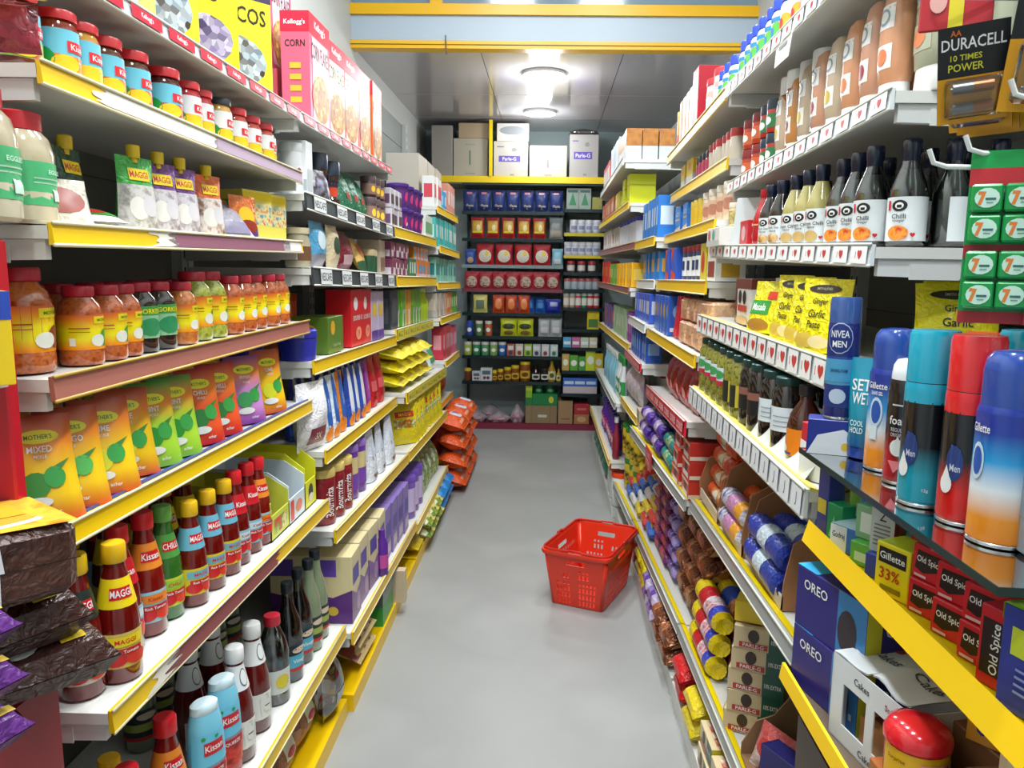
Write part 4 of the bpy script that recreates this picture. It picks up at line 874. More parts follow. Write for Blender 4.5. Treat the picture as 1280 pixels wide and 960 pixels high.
# fifth shelf
def hor(c1, c2, nm='malt_drink_pouch', t='Horlicks'):
    return pouch(nm, .085, .2, .05, c1, [('e', .5, .5, .3, .5, c2), ('t', t, .5, .55, WHT, .1, .13*6, True), ('e', .5, .08, .4, .14, '#e8882a')], flare=.9)
h1 = hor('#d8e4ee', '#2a62b8'); h2 = hor('#2a4fb0', '#e8eef4'); h3 = hor('#3a3a8a', '#2458b0')
put(pillow('malt_drink_pouch', .14, .2, .07, '#e8e8ec', [('r', .2, .1, .8, .35, '#8a3a4a'), ('t', '3X', .5, .22, WHT, .1, .3)], nz=.08), on('Y2', 410, inset=.05), face(-1)-.3, 'white and maroon drink pouch at near end of fifth shelf')
row('Y2', h1, 420, 434, 'white and blue malt drink pouch', inset=.02, step=.09)
row('Y2', hor('#e8882a', '#2a62b8'), 434, 446, 'orange and blue malt drink pouch', inset=.02, step=.09)
row('Y2', h2, 446, 466, 'dark blue malt drink pouch', inset=.02, step=.085)
row('Y2', hor('#8a2a8a', '#a84ab0', t='Womens'), 467, 474, 'purple malt drink pouch', inset=.02, step=.09)
row('Y2', pouch('malt_drink_pouch', .12, .22, .07, '#c8202c', [('r', .1, .3, .9, .5, '#e86a70'), ('e', .5, .2, .3, .08, '#a0101c')]), 476, 492, 'glossy red malt drink pouch', inset=.02, step=.13)
row('Y2', h2, 420, 488, 'back row blue malt drink pouch', inset=.12, step=.1)
def heap(kind, key, ya, yb, n, layers, what, grp, inset=.02, deep=1, rx=-1.3, rz=0., lh=0, dst=0, jr=.03, ins2=0):
    """soft packs lying back in neat layers"""
    s = SH[key]; L = yb-ya; n = max(1, int(L/(kind.w*.97)+.3)); th = kind.d/math.sin(-rx) if rx < -.5 else kind.h
    lh = max(lh, th*1.12)
    for q in range(deep):
        for l in range(layers):
            for i in range(n):
                y = ya+(yb-ya)*(i+.5)/n
                ext = kind.h*math.sin(-rx)+.02 if rx < -.5 else kind.d
                p = on(key, Y=y, inset=inset+(.02 if rx < -.5 else kind.d/2)+q*max(dst, ext)+l*ins2+random.uniform(0, .006), up=(kind.d*.55 if rx < -.5 else 0)+l*lh)
                qq = ['', 'second row, ', 'third row, '][q]
                put(kind, p, face(s['side'])+rz+random.uniform(-jr, jr), f"{what}, {ORD[i+1]} from near end, {qq}{['lowest', 'second', 'third', 'fourth', 'fifth', 'sixth'][l]} layer, {s['place'].split(', ')[0]}", grp, rx=rx)
def maggi(w=.19, h=.20, d=.055): return pillow('noodle_pack', w, h, d, '#f2e01a', [('e', .5, .55, .34, .2, '#e8c818'), ('r', .15, .35, .55, .5, '#c8a03a'), ('r', .2, .62, .75, .78, '#e8302c'), ('t', 'MAGGI', .48, .70, '#f6e22a', .1, .5), ('e', .72, .4, .16, .12, M('#e8e0c0+#c8903a+#5a8a3a', .35, s=50))], nz=.05)
mg = maggi()
for l in range(3):
    for i, y in enumerate((3.40, 3.61, 3.82, 4.03)):
        p = on('d3', Y=y, inset=.02, up=.030+l*.060)
        put(mg, p, face(-1)+random.uniform(-.03, .03), f"yellow Maggi noodle pack, {ORD[i+1]} from near end, {['bottom', 'middle', 'top'][l]} layer, {SH['d3']['place']}", 'yellow noodle packs stacked flat', rx=-1.35)
row('d3', pillow('noodle_pack', .14, .16, .06, '#dfe8e0', [('r', .1, .2, .9, .7, '#4a9a6a')]), 549.5, 557, 'white and green noodle pack', inset=.03, step=.15, rx=-.4)
row('Y3', pb := can('malt_drink_jar', '#8a1c28', '#d8c070', .042, .145, [(.02, .13, '#8a1a28', [('t', 'Bournvita', .5, .45, WHT, .2, .12*7, True)], 100)], cat='malt drink jar'), 424, 452, 'maroon malt drink jar, gold lid', inset=.02, step=.095)
row('Y3', can('malt_drink_jar', '#8a1c28', '#d8c070', .042, .145, cat='malt drink jar'), 432, 460, 'back row gold-lidded malt drink jar', inset=.12, step=.1)
row('Y3', can('malt_drink_jar', '#6a3a9a', '#9a78d0', .048, .17, [(.03, .15, '#d8c890', [('r', 0, 0, 1, .5, '#7a4ab0')], 90)], cat='malt drink jar'), 454, 472, 'purple malt drink jar, lilac lid', inset=.03, step=.11)
ped = pouch('milk_powder_pouch', .14, .21, .07, '#dfe6f0', [('p', [(0, .55), (1, .55), (1, 1), (0, 1)], '#2458b8'), ('e', .5, .62, .12, .1, '#cfe0f4'), ('p', [(.3, .1), (.4, .1), (.75, .5), (.65, .5)], '#3a3a5a'), ('p', [(.6, .1), (.7, .1), (.35, .5), (.28, .5)], '#8a90a8'), ('e', .6, .08, .2, .06, '#a03a4a')])
row('Y3', ped, 473, 505, 'blue and white milk powder pouch', inset=.02, step=.15)
ns = pillow('noodle_pack', .17, .19, .055, '#e6d41c', [('r', .15, .4, .85, .6, M('#f0f0c0+#8a8a20+#e04028', .35, s=60)), ('r', .2, .66, .8, .8, '#d8382c'), ('t', 'MAGGI', .5, .73, '#f6e22a', .08, .5)])
row('e3', ns, 517, 552, 'upright yellow noodle pack', inset=.03, step=.10, rz=-.75, rx=-.12, jit=.12)
row('e3', ns, 520, 552, 'back row yellow noodle pack', inset=.2, step=.11, rz=-.7)
crm = '#ded0a0'
cad = carton('drink_powder_box', .115, .12, .215, crm, [('r', .12, .55, .8, .8, '#4a3aa0'), ('p', [(0, 0), (1, 0), (1, .45), (.5, .35), (0, .5)], '#7a5aa0'), ('e', .7, .2, .2, .14, '#a890b8')], [('p', [(0, 0), (1, 0), (1, .5), (.5, .38), (0, .45)], '#5a2a7a'), ('e', .5, .18, .14, .07, '#d8b83a'), ('r', 0, .7, .6, .95, '#6a4ab0')], cat='drink powder box')
row('Y4', cad, 446, 490, 'cream-purple drink powder box', inset=.02, step=.13, deep=2)
row('Y4', carton('drink_powder_box', .1, .12, .2, '#8a74b8', [('r', .1, .4, .9, .7, '#4a3aa0'), ('r', .1, .1, .9, .3, '#c8c0dc')], [('r', .1, .3, .9, .7, '#5a3a9a')], cat='drink powder box'), 490, 516, 'lilac drink powder box', inset=.02, step=.105, deep=2)
put(vessel('shaker_bottle', 'bottle', [(.02, 0), (.022, .004), (.022, .12), (.012, .14), (.012, .17)], M('#5a2a90', .3), None, None, [(.03, .08, '#c04a9a', [], 100)]), on('Y4', 482, inset=.012), face(-1), 'slim purple bottle in front of the cream boxes')
row('f3', can('malt_drink_jar', '#7a5ab0', '#7a58c0', .05, .17, [(.03, .14, '#c8b8e0', [], 90)], cat='malt drink jar'), 524, 538, 'lilac-lidded malt drink jar', inset=.03, step=.12)
row('f3', pillow('snack_packet', .14, .19, .06, M('#e8c83a+#3a8a3a+#e8e4d0', .3, s=30)), 536, 558, 'yellow and green snack packet', inset=.02, step=.15, rx=-.3)
row('e3', can('ghee_jar', '#e0c82a', '#d8e070', .045, .12, cat='jar'), 552, 558, 'yellow ghee jar', inset=.05)
# bottom of third bay: blue and green packets, orange washing powder bags
SH['L3G'] = dict(side=-1, Ya=3.3, Xa=-.577, za=.056, Yb=4.44, Xb=-.577, zb=.056, depth=.44, place='bottom shelf, third left bay')
heap(pillow('snack_packet', .16, .14, .06, '#e0c41c', [('r', .1, .3, .9, .6, '#8a9a1c')]), 'L3G', 3.31, 3.48, 1, 1, 'yellow snack packet lying low', 'yellow snack packets low', inset=-.03)
heap(pillow('snack_packet', .15, .12, .048, M('#2a7a3a+#e8d83a+#d8e0d0', .3, kind='film', s=25)), 'L3G', 3.5, 3.98, 3, 2, 'green and yellow snack packet', 'green snack packets near floor', inset=-.06)
heap(pillow('snack_packet', .15, .12, .048, '#1f86d0', [('e', .5, .5, .3, .2, '#1a4a9a')]), 'L3G', 3.98, 4.42, 3, 2, 'bright blue snack packet', 'blue snack packets near floor', inset=-.06)
SH['L4G'] = dict(side=-1, Ya=4.45, Xa=-.665, za=.056, Yb=5.33, Xb=-.665, zb=.056, depth=.40, place='bottom shelf, far left bay')
ow = pillow('washing_powder_bag', .26, .18, .10, '#e2561c', [('e', .55, .5, .3, .22, '#e8ecf0'), ('e', .58, .52, .16, .12, '#3a6ab8'), ('r', .1, .15, .5, .25, '#f0a080')], nz=.08, cat='bag')
for l in range(4):
    for i, y in enumerate((4.62, 4.90, 5.18)):
        put(ow, (-.478-.002*l, y, .056+l*.115), face(-1)+random.uniform(-.03, .03), f"orange washing powder bag, {ORD[i+1]} from near end, {['lowest', 'second', 'third', 'fourth', 'top'][l]} layer, far left stack", 'orange washing powder bags', rx=-1.3)
row('L4G', carton('soap_carton', .2, .14, .2, '#b82a34', [('r', .1, .3, .9, .7, '#e8b0a8')], cat='carton'), 562, 582, 'red soap carton', inset=.03, step=.22, layers=2, lh=.205)
# far left bay
tl = lambda c1, c2, h=.17, nm='toiletry_box': carton(nm, .085, .07, h, c1, [('r', .15, .3, .85, .75, c2)], [('r', .15, .3, .85, .75, c2)], cat='box')
teal, mint = tl('#3fb0ae', '#d8e8e4'), tl('#8ed0c0', '#2f8a8a')
row('a4', tl('#e8eae8', '#d84a5a'), 548, 556, 'white and red toiletry box', inset=.02, step=.1)
row('a4', tl('#3aa0d8', '#bfe0f0', .12), 556, 562, 'sky blue toiletry box', inset=.02, step=.1)
row('a4', tl('#d8907c', '#e8d8d0', .19), 563, 573, 'salmon toiletry box', inset=.02, step=.12)
row('b4', teal, 550, 574, 'teal toiletry box', inset=.02, step=.095)
row('c4', mint, 549, 575, 'mint toiletry box', inset=.02, step=.095)
row('d4', tl('#b8b0a8', '#d8c8b8', .15), 549, 562, 'grey toiletry box', inset=.02, step=.095)
row('d4', tl('#d8824a', '#e8c8a8', .14), 562, 569, 'orange toiletry box', inset=.02, step=.095)
row('d4', tl('#5ab04a', '#cfe8c0', .15), 569, 575, 'leaf green toiletry box', inset=.02, step=.095)
row('e4', tl('#c8384a', '#e89aa4', .2), 559, 567, 'crimson toiletry box', inset=.02, step=.09)
row('e4', tl('#d8547c', '#f0c0d0', .18), 567, 575, 'pink toiletry box', inset=.02, step=.09)
row('f4', pillow('snack_packet', .16, .2, .07, M('#b82a30+#d87a4a+#8a1a20', .3, kind='film', s=25)), 562, 581, 'dark red snack packet', inset=.02, step=.165, rx=-.2)
row('a4', carton('storage_carton', .3, .19, .3, '#bdb6aa', cat='carton'), 549, 575, 'grey storage carton in back row', inset=.12, step=.32)
# ================================================================ NEAR RIGHT BAY
vit = vessel('health_salt_bottle', 'bottle', [(.026, 0), (.029, .004), (.029, .07), (.024, .08)], M('#e6ebee', .25), [(.025, .078), (.027, .08), (.027, .104), (.025, .107)], M('#2a48b8', .3), [(.01, .066, '#e8eef0', [('e', .5, .45, .16, .3, '#5ab84a'), ('e', .36, .4, .08, .2, '#3a8ad0'), ('r', .3, .78, .7, .95, '#2f8ac0')], 110)])
vit2 = vessel('health_salt_bottle', 'bottle', [(.026, 0), (.029, .004), (.029, .07), (.024, .08)], M('#e6ebee', .25), [(.025, .078), (.027, .08), (.027, .104), (.025, .107)], M('#2a48b8', .3), [(.01, .066, '#e8eef0', [('e', .5, .45, .16, .3, '#e8a83a'), ('e', .38, .4, .08, .2, '#d8403a')], 110)])
row('RT', carton('dates_box', .1, .05, .09, '#c8808a', [('r', .1, .1, .9, .6, '#e8d8dc')], cat='box'), 1060, 985, 'pale pink box', inset=.02, step=.11)
row('RT', vit2, 985, 962, 'white bottle, orange print, blue lid', inset=.015, step=.064)
row('RT', vit, 962, 911, 'white bottle, green print, blue lid', inset=.015, step=.064)
row('RT', vit, 990, 911, 'back row blue-lidded white bottle', inset=.09, step=.07)
def squeeze(c, lab=WHT, accent='#e88a5a', h=.2, cap='#f0efec'):
    pr = [(.030, .035), (.034, .04), (.037, .07), (.037, .12), (.034, .16), (.026, h-.01), (.014, h)]
    return vessel('squeeze_bottle', 'bottle', pr, M(c, .2, coat=.3), [(.0, 0), (.031, 0), (.033, .003), (.031, .037)], M(cap, .3),
      [(.125, .165, lab, [('e', .5, .5, .3, .35, '#8aa0b8'), ('e', .5, .5, .22, .24, WHT)], 40), (.06, .1, lab, [('e', .5, .5, .3, .35, accent)], 38)], sy=.72)
s_gb = squeeze('#a8ac94', '#b8bca4', h=.23); s_pe = squeeze('#d89a72'); s_pk = squeeze('#cf9a7e', accent='#a03a4a'); s_be = squeeze('#c8b49c', accent='#d8c04a'); s_or = squeeze('#c88a4c', accent='#8a3a2a')
put(s_gb, on('RS2', Y=1.275, inset=.075), face(1), 'wide grey-green squeeze bottle at near end of second shelf', sc=(1.25, 1.1, 1.05))
put(s_gb, on('RS2', Y=1.275, inset=.165), face(1), 'grey-green squeeze bottle in second row behind the wide one', sc=(1.1, 1, 1))
for i, (k, y, c) in enumerate(((s_pe, 1.36, 'peach'), (s_pk, 1.44, 'pink-peach'), (s_pe, 1.525, 'peach'), (s_be, 1.61, 'beige'), (s_pk, 1.695, 'pink-peach'), (s_be, 1.78, 'beige'), (s_or, 1.865, 'amber'), (s_be, 1.95, 'pale beige'))):
    put(k, on('RS2', Y=y, inset=.05), face(1)+random.uniform(-.1, .1), f'{c} squeeze sauce bottle, {ORD[i+2]} from near end, second shelf, near right bay', sc=.97-.01*i)
for i, y in enumerate((1.38, 1.48, 1.58, 1.68, 1.78)): put(s_pe, on('RS2', Y=y, inset=.14), face(1), f'back row peach squeeze sauce bottle, {ORD[i+1]} from near end, near right bay')
dkb = lambda c, a: vessel('sauce_bottle', 'bottle', [(.024, 0), (.026, .004), (.03, .15), (.03, .16)], M(c, .12, coat=.7), [(.03, .16), (.031, .162), (.031, .2), (.03, .203)], M('#dcdfe0', .3), [(.158, .168, '#2a2c30', [], 180), (.03, .08, WHT, [('e', .5, .5, .3, .3, a)], 50)], sy=.8)
row('RS2', dkb('#16100e', '#3a3a3a'), 1003, 984, 'black squeeze sauce bottle, white cap', inset=.03, step=.07)
row('RS2', dkb('#4a1620', '#a03a4a'), 984, 970, 'plum squeeze sauce bottle, white cap', inset=.03, step=.07)
row('RS2', dkb('#a8542c', '#e8b08a'), 970, 950, 'copper squeeze sauce bottle, white cap', inset=.03, step=.07)
tom = lambda lid, c, lab: can('relish_jar', c, lid, .026, .055, [(.012, .045, lab, [('e', .4, .5, .14, .3, WHT)], 100)], cat='jar')
row('RS2', tom('#22384a', '#b02a20', '#2f7a4a'), 952, 934, 'small dark-lidded jar, green label', inset=.02, step=.07, layers=2, lh=.08)
row('RS2', tom('#8a2a2a', '#b83a20', '#d86a3a'), 934, 914, 'small jar with orange label', inset=.02, step=.07, layers=2, lh=.08)
# third shelf: vinegar and soy sauce
def ching(nm, top, body, title, pic, liquid='clear'):
    pr = [(.028, 0), (.031, .004), (.031, .085), (.028, .1), (.015, .135), (.0125, .15), (.0125, .155)]
    bodym = M(body, .12, coat=.8) if liquid != 'clear' else clear('#9aa8a6', 12)
    inner = None if liquid != 'clear' else ([(0, .004), (.0275, .005), (.0275, .08), (.024, .098), (.013, .125), (0, .125)], M(body, .2))
    return vessel('sauce_bottle', 'bottle', pr, bodym, [(.0135, .128), (.0145, .13), (.014, .15), (.0155, .152), (.0155, .172), (.0145, .175)], M('#182440', .22, coat=.5),
       [(.008, .08, '#dfe6e8', [('e', .5, .8, .1, .13, '#16181c'), ('e', .5, .8, .055, .075, WHT), ('r', .47, .75, .53, .82, '#16181c'), ('r', .34, .7, .38, .92, '#c8202c'), ('t', title, .5, .56, '#2a2c34', .11, .42), ('t', top, .5, .45, '#2a2c34', .08, .4), ('e', .5, .18, .13, .17, pic), ('t', '\u2665', .68, .13, '#c81c30', .1, .1)], 115)], inner=inner)
c_v = ching('v', 'Vinegar', '#8a9488', 'Chilli', M('#d8581c+#e89a3a+#c82818', .35, s=60)); c_g = ching('g', 'Sauce', '#a8a060', 'Green Chilli', '#c8a86a', 'x'); c_s = ching('s', 'Sauce', '#1a1412', 'Dark Soy', M('#2a1a14+#c89a5a+#e0c8a0', .35, s=50), 'x')
c_r = vessel('sauce_bottle', 'bottle', [(.028, 0), (.03, .004), (.03, .08), (.022, .11), (.0125, .14), (.012, .15)], M('#b01420', .12, coat=.8), [(.013, .14), (.0145, .142), (.0145, .165)], M('#c8202c', .3), [(.06, .064, '#e0b060', [], 180)])
for i, y in enumerate((1.32, 1.385, 1.45, 1.515)): put(c_v, on('RS3', Y=y, inset=.055 if i else .085), face(1)+.75-.05*i, f'Chilli Vinegar bottle, {ORD[i+1]} from near end, front of third shelf', sc=1.03)
for q, x in enumerate((.155, .225, .3)):
    put(c_v, on('RS3', Y=1.315, inset=x), face(1)+(3.0 if q == 0 else .8), f'Chilli Vinegar bottle, {["second", "third", "fourth"][q]} row from aisle, nearest end of third shelf', sc=1.03)
    put(c_v, on('RS3', Y=1.40, inset=x), face(1)+.6, f'Chilli Vinegar bottle, {["second", "third", "fourth"][q]} row from aisle, next behind the nearest', sc=1.03)
for i, y in enumerate((1.58, 1.65, 1.725)): put(c_g, on('RS3', Y=y, inset=.04), face(1)+.6, f'green chilli sauce bottle, {ORD[i+1]} from near end, third shelf, near right bay', sc=1.0)
for i, y in enumerate((1.80, 1.875)): put(c_s, on('RS3', Y=y, inset=.035), face(1)+.6, f'Dark Soy Sauce bottle, {ORD[i+1]} from near end, third shelf, near right bay', sc=1.0)
for i, y in enumerate((1.5, 1.6, 1.7, 1.8)): put(c_s, on('RS3', Y=y, inset=.13), face(1)+.6, f'second row dark sauce bottle, {ORD[i+1]} from near end, third shelf')
put(c_r, on('RS3', Y=1.955, inset=.045), face(1), 'bright red sauce bottle beyond the dark soy sauces', sc=1.05)
put(carton('curry_box', .08, .05, .065, '#c02a34', [('e', .5, .5, .25, .3, '#d8a0a0')], [('e', .5, .4, .3, .3, '#d8a0a0'), ('r', .2, .75, .8, .85, WHT)], cat='box'), on('RS3', Y=2.03, inset=.04), face(1), 'small red carton with pink print on third shelf')
put(carton('curry_box', .1, .02, .13, '#b8c0c0', cat='box'), on('RS3', Y=2.09, inset=.05), face(1)+.9, 'thin grey card upright beside the small red carton', rx=-.2)
put(carton('sweetener_box', .16, .1, .05, '#e4e4de', [('e', .2, .6, .1, .3, '#c86a5a'), ('e', .55, .6, .1, .3, '#5aa8a0'), ('r', 0, 0, 1, .3, '#c8ccc8')], cat='box'), on('RS3', Y=2.21, inset=.03), face(1), 'low white tray box with red and teal print')
mkj = can('corn_jar', '#c8bc90', '#d8d4c4', .038, .085, [(.01, .07, M('#c8b880+#8a7a3a', .3, s=60), [], 100)], cat='jar')
put(mkj, on('RS3', Y=2.15, inset=.06, up=.056), face(1), 'cream-lidded spice jar on the low white tray box')
put(mkj, on('RS3', Y=2.24, inset=.06, up=.056), face(1), 'second cream-lidded spice jar toward far end of tray box')
# fourth shelf: paste pouches and masala
def gg(): return pouch('paste_pouch', .15, .15, .05, '#eade14', [('e', .5, .86, .34, .06, '#2a2a24'), ('t', 'SMITH & JONES', .5, .86, '#b8b090', .045, .6), ('t', 'Ginger', .5, .68, '#15150f', .11, .7), ('t', 'Garlic', .5, .52, '#15150f', .11, .65), ('t', 'Paste', .5, .37, '#15150f', .1, .6), ('e', .35, .15, .24, .1, '#d8b84a'), ('e', .65, .14, .2, .09, '#e8d8a0')], flare=.98)
ggk = gg()
for i, (y, ins, rz) in enumerate(((1.44, .03, .3), (1.54, .04, .25), (1.64, .04, .2))): put(ggk, on('RS4', Y=y, inset=ins), face(1)+rz, f'yellow Ginger Garlic Paste pouch, {ORD[i+1]} from near end, front row', rx=-.08, sc=1.08)
put(ggk, on('RS4', Y=1.30, inset=.20), face(1)+1.25, 'shaded yellow Ginger Garlic Paste pouch facing the camera, farthest right', rx=-.08, sc=1.0)
put(ggk, on('RS4', Y=1.42, inset=.27), face(1)+.9, 'yellow Ginger Garlic Paste pouch in the deep back row', rx=-.08, sc=1.0)
put(pouch('masala_pouch', .13, .12, .045, '#e0d818', [('r', .1, .35, .75, .62, '#2f8f3a'), ('t', 'Masala', .42, .49, WHT, .14, .55), ('e', .5, .15, .34, .12, '#a8782a'), ('r', .6, .65, .9, .8, '#d83a2a')]), on('RS4', Y=1.78, inset=.03), face(1)+.3, 'yellow and green Masala pouch leaning on shelf fence', rx=-.15)
snk = pillow('snack_pouch', .14, .13, .05, '#e0e2e4', [('e', .55, .3, .25, .2, '#d86a3a'), ('r', .1, .6, .6, .8, '#c8d8dc'), ('r', .5, .55, .8, .7, '#e86a3a')], nz=.08)
row('RS4', snk, 968, 932, 'white snack pouch with orange print', inset=.03, step=.10, rz=.3, rx=-.3)
row('RS4', pillow('snack_pouch', .13, .12, .05, '#c8dcd8', [('r', .2, .5, .8, .75, '#2f9a6a')], nz=.1), 932, 920, 'white snack pouch with green print', inset=.03, step=.10, rz=.3, rx=-.3)
jp_ = carton('paste_carton', .17, .10, .115, '#d8d4d0', [('r', 0, .78, 1, 1, '#6a2a24'), ('r', 0, 0, .12, .78, '#5a2420'), ('e', .32, .6, .11, .15, '#16181c'), ('e', .62, .6, .11, .15, '#16181c'), ('r', .2, .28, .8, .42, '#b8342c'), ('e', .5, .08, .4, .1, '#c8a070')], [('r', 0, .78, 1, 1, '#6a2a24')], cat='box')
row('RS4', jp_, 925, 893, 'white and brown carton, two black ovals', inset=.04, step=.19)
# fifth shelf: olives
ol = lambda c, lab, h=.15, lid='#1d4440', r=.032: vessel('olive_jar', 'jar', [(r*.95, 0), (r, .004), (r, h*.8), (r*.75, h*.88), (r*.72, h*.92)], M(c, .08, coat=.9, s=80), [(r*.78, h*.9), (r*.82, h*.91), (r*.82, h), (r*.76, h*1.01)], M(lid, .3), lab)
olb = ol('#15100e', [(.05, .105, '#d6e2ea', [('r', .1, .4, .35, .9, '#1a1c20'), ('r', .45, .2, .9, .24, '#8a98a8'), ('r', .45, .4, .9, .44, '#8a98a8'), ('r', .45, .6, .9, .64, '#8a98a8')], 110)], .17, r=.036)
olg = ol('#6f7224+#8f8e3a+#4a4c18', [(.06, .11, '#cfe0e6', [('e', .5, .6, .2, .25, '#3f9a5a'), ('r', 0, 0, 1, .25, '#b82a40')], 100)], .165)
olt = ol('#6a6a20+#8a8838+#46481a', [(.03, .09, '#20261e', [('r', .6, 0, .8, 1, '#c8b83a')], 110)], .17)
olk = ol('#1c1614', [(.04, .1, '#1a1c20', [('r', 0, .6, 1, .9, '#8a5a50')], 110)], .16)
hon = vessel('syrup_bottle', 'bottle', [(.034, 0), (.037, .005), (.037, .1), (.032, .13), (.014, .165), (.014, .18)], M('#3c1a10', .1, coat=.8), [(.015, .178), (.017, .18), (.017, .205)], M('#1c1c1c', .3), [(.025, .095, '#e8841c', [('r', .05, .35, .3, .65, '#c02a24'), ('e', .3, .25, .12, .18, '#e8e4c8'), ('r', 0, .05, .5, .12, '#2a4a9a')], 115)])
put(hon, on('RS5', Y=1.42, inset=.05), face(1)+.5, 'brown syrup bottle with orange label beside black olive jars', sc=1.05)
put(hon, on('RS5', Y=1.40, inset=.14), face(1)+.5, 'second brown syrup bottle behind the orange-labelled one')
put(carton('soup_box', .1, .05, .1, '#c8323c', [('p', [(0, 0), (1, 0), (1, .4), (0, .7)], WHT), ('t', 'GIT', .5, .75, WHT, .15, .5)], [('r', 0, 0, 1, .3, '#e8b81c')], cat='box'), on('RS5', Y=1.30, inset=.06), face(1)+.5, 'red and white carton at near end of olive shelf')
for i, y in enumerate((1.52, 1.61)): put(olb, on('RS5', Y=y, inset=.05), face(1)+.5, f'black olive jar with white label, {ORD[i+1]} from near end of front row', sc=1.05)
for i, y in enumerate((1.70, 1.775)): put(olk, on('RS5', Y=y, inset=.045), face(1)+.4, f'slim dark jar with brown band, {ORD[i+1]} from near end')
for i, y in enumerate((1.85, 1.925)): put(olt, on('RS5', Y=y, inset=.04), face(1)+.4, f'green olive jar with black label, {ORD[i+1]} from near end')
for i, y in enumerate((2.0, 2.075, 2.15, 2.23)): put(olg, on('RS5', Y=y, inset=.04), face(1)+.3, f'green olive jar with white label, {ORD[i+1]} from near end')
for i, y in enumerate((1.5, 1.6, 1.7, 1.8, 1.9, 2.0, 2.1, 2.2)):
    put(olb if i < 3 else olk, on('RS5', Y=y, inset=.135), face(1)+.3, f'back row dark lidded jar, {ORD[i+1]} from near end, olive shelf')
flap = MB(); flap.X = None
P0 = on('RS5', Y=1.30, inset=.012); P1 = on('RS5', Y=1.66, inset=.012)
flap.hexa([P0, P1, P1+Vector((.001, 0, 0)), P0+Vector((.001, 0, 0))], [P0+Vector((.03, 0, .045)), P1+Vector((.03, 0, .05)), P1+Vector((.031, 0, .05)), P0+Vector((.031, 0, .045))], M('#cfd4d2', .3))
tag(flap.obj('acrylic_card'), 'white plastic card standing along the olive shelf edge', 'card')
# sixth shelf: brown card trays of rolls
def cardtray(key, ya, yb, label, h=.20, d=.34, cut=.5):
    a = on(key, Y=ya, inset=.02); b = on(key, Y=yb, inset=.02); r = root('cardboard_tray', a); m = M('#a8764e+#9c6c46', .75, s=9); L = (b-a)
    base = MB(); base.hexa([(0, .004, 0), (L.x, L.y-.004, 0), (L.x+d, L.y-.004, 0), (d, .004, 0)][::-1], [(0, .004, .003), (L.x, L.y-.004, .003), (L.x+d, L.y-.004, .003), (d, .004, .003)][::-1], m); base.obj('tray_base', r)
    for i, (x, y) in enumerate(((0, .004), (L.x, L.y-.008))):
        w = MB(); pts = [(x, .003), (x+d, .003), (x+d, h), (x+d*cut, h), (x+.02, h*.62), (x, h*.25)]
        pts = [(px_+random.uniform(-.004, .004) if k > 2 else px_, pz+random.uniform(-.004, .004) if k > 2 else pz) for k, (px_, pz) in enumerate(pts)]
        w.prism(pts, y, y+.004, m); w.obj('tray_side', r)
    bk = MB(); bk.box(d, d+.004, .004, L.y-.004, 0, h, m); bk.obj('tray_back', r)
    fr = MB(); fr.hexa([(0, .004, .003), (L.x, L.y-.004, .003), (L.x+.004, L.y-.004, .003), (.004, .004, .003)][::-1], [(0, .004, .03), (L.x, L.y-.004, .03), (L.x+.004, L.y-.004, .03), (.004, .004, .03)][::-1], M('#c8bca8', .6)); fr.obj('tray_front', r)
    return tag(r, label, 'tray')
orr = roll('biscuit_roll', .027, .20, [(1.2, '#d8542a'), (2.2, M('#e8c8a0+#d8843a+#d84a2c', .28, kind='crink', s=30)), (1, '#c83a24')])
blr = roll('biscuit_roll', .027, .20, [(1, '#2348a8'), (1.6, M('#8fd0e8+#e8f0f4+#3a78c8', .28, kind='crink', s=35)), (1, '#2348a8')])
blw = roll('biscuit_roll', .028, .20, [(1.2, '#2a3fa8'), (1, '#cfe0ec'), (1.2, '#2a3f9a')])
strp = roll('biscuit_roll', .026, .18, [(1, M('#e8e8f0+#3a3a8a', .28, kind='crink', s=60)), (1.2, '#c88ab8'), (1, '#e8a02a')])
cardtray('RS6', 2.0, 2.27, 'brown cardboard tray of orange biscuit rolls, farthest of sixth shelf', cut=.55)
cardtray('RS6', 1.72, 1.97, 'brown cardboard tray between orange rolls and blue rolls', h=.24, cut=.5)
cardtray('RS6', 1.40, 1.69, 'brown cardboard tray of blue biscuit rolls nearest the carton packs', h=.22, cut=.45)
def rolls(kind, key, y, n, layers, what, group, inset=.03, up=.012):
    """rolls lying parallel to the aisle, side by side across the depth, in layers"""
    for l in range(layers):
        for i in range(n):
            p = on(key, Y=y+random.uniform(-.006, .006), inset=inset+.035+i*kind.d*1.03+l*.006, up=up+l*kind.d*.99+.002)
            put(kind, p, face(1)+random.uniform(-.012, .012), f"{what}, {ORD[i+1]} from aisle, {['bottom', 'second', 'third', 'fourth'][l]} layer, {SH[key]['place']}", group)
orr = roll('biscuit_roll', .027, .19, [(1.2, '#d8542a'), (2.2, M('#e8c8a0+#d8843a+#d84a2c', .28, kind='crink', s=30)), (1, '#c83a24')], D=[('e', .5, .5, .16, .4, '#e8e0cc'), ('t', 'Hide & Seek', .5, .5, '#8a3a1c', .2, .28)])
rolls(orr, 'RS6', 2.14, 5, 4, 'orange biscuit roll', 'orange biscuit rolls in far tray')
rolls(orr, 'RS6', 1.85, 5, 2, 'orange biscuit roll mid-tray', 'orange biscuit rolls in middle tray', inset=.06)
rolls(strp, 'RS6', 1.85, 1, 2, 'striped pink biscuit roll', 'striped biscuit rolls', inset=.0)
rolls(blr, 'RS6', 1.55, 3, 3, 'sky blue biscuit roll', 'sky blue biscuit rolls', inset=.09)
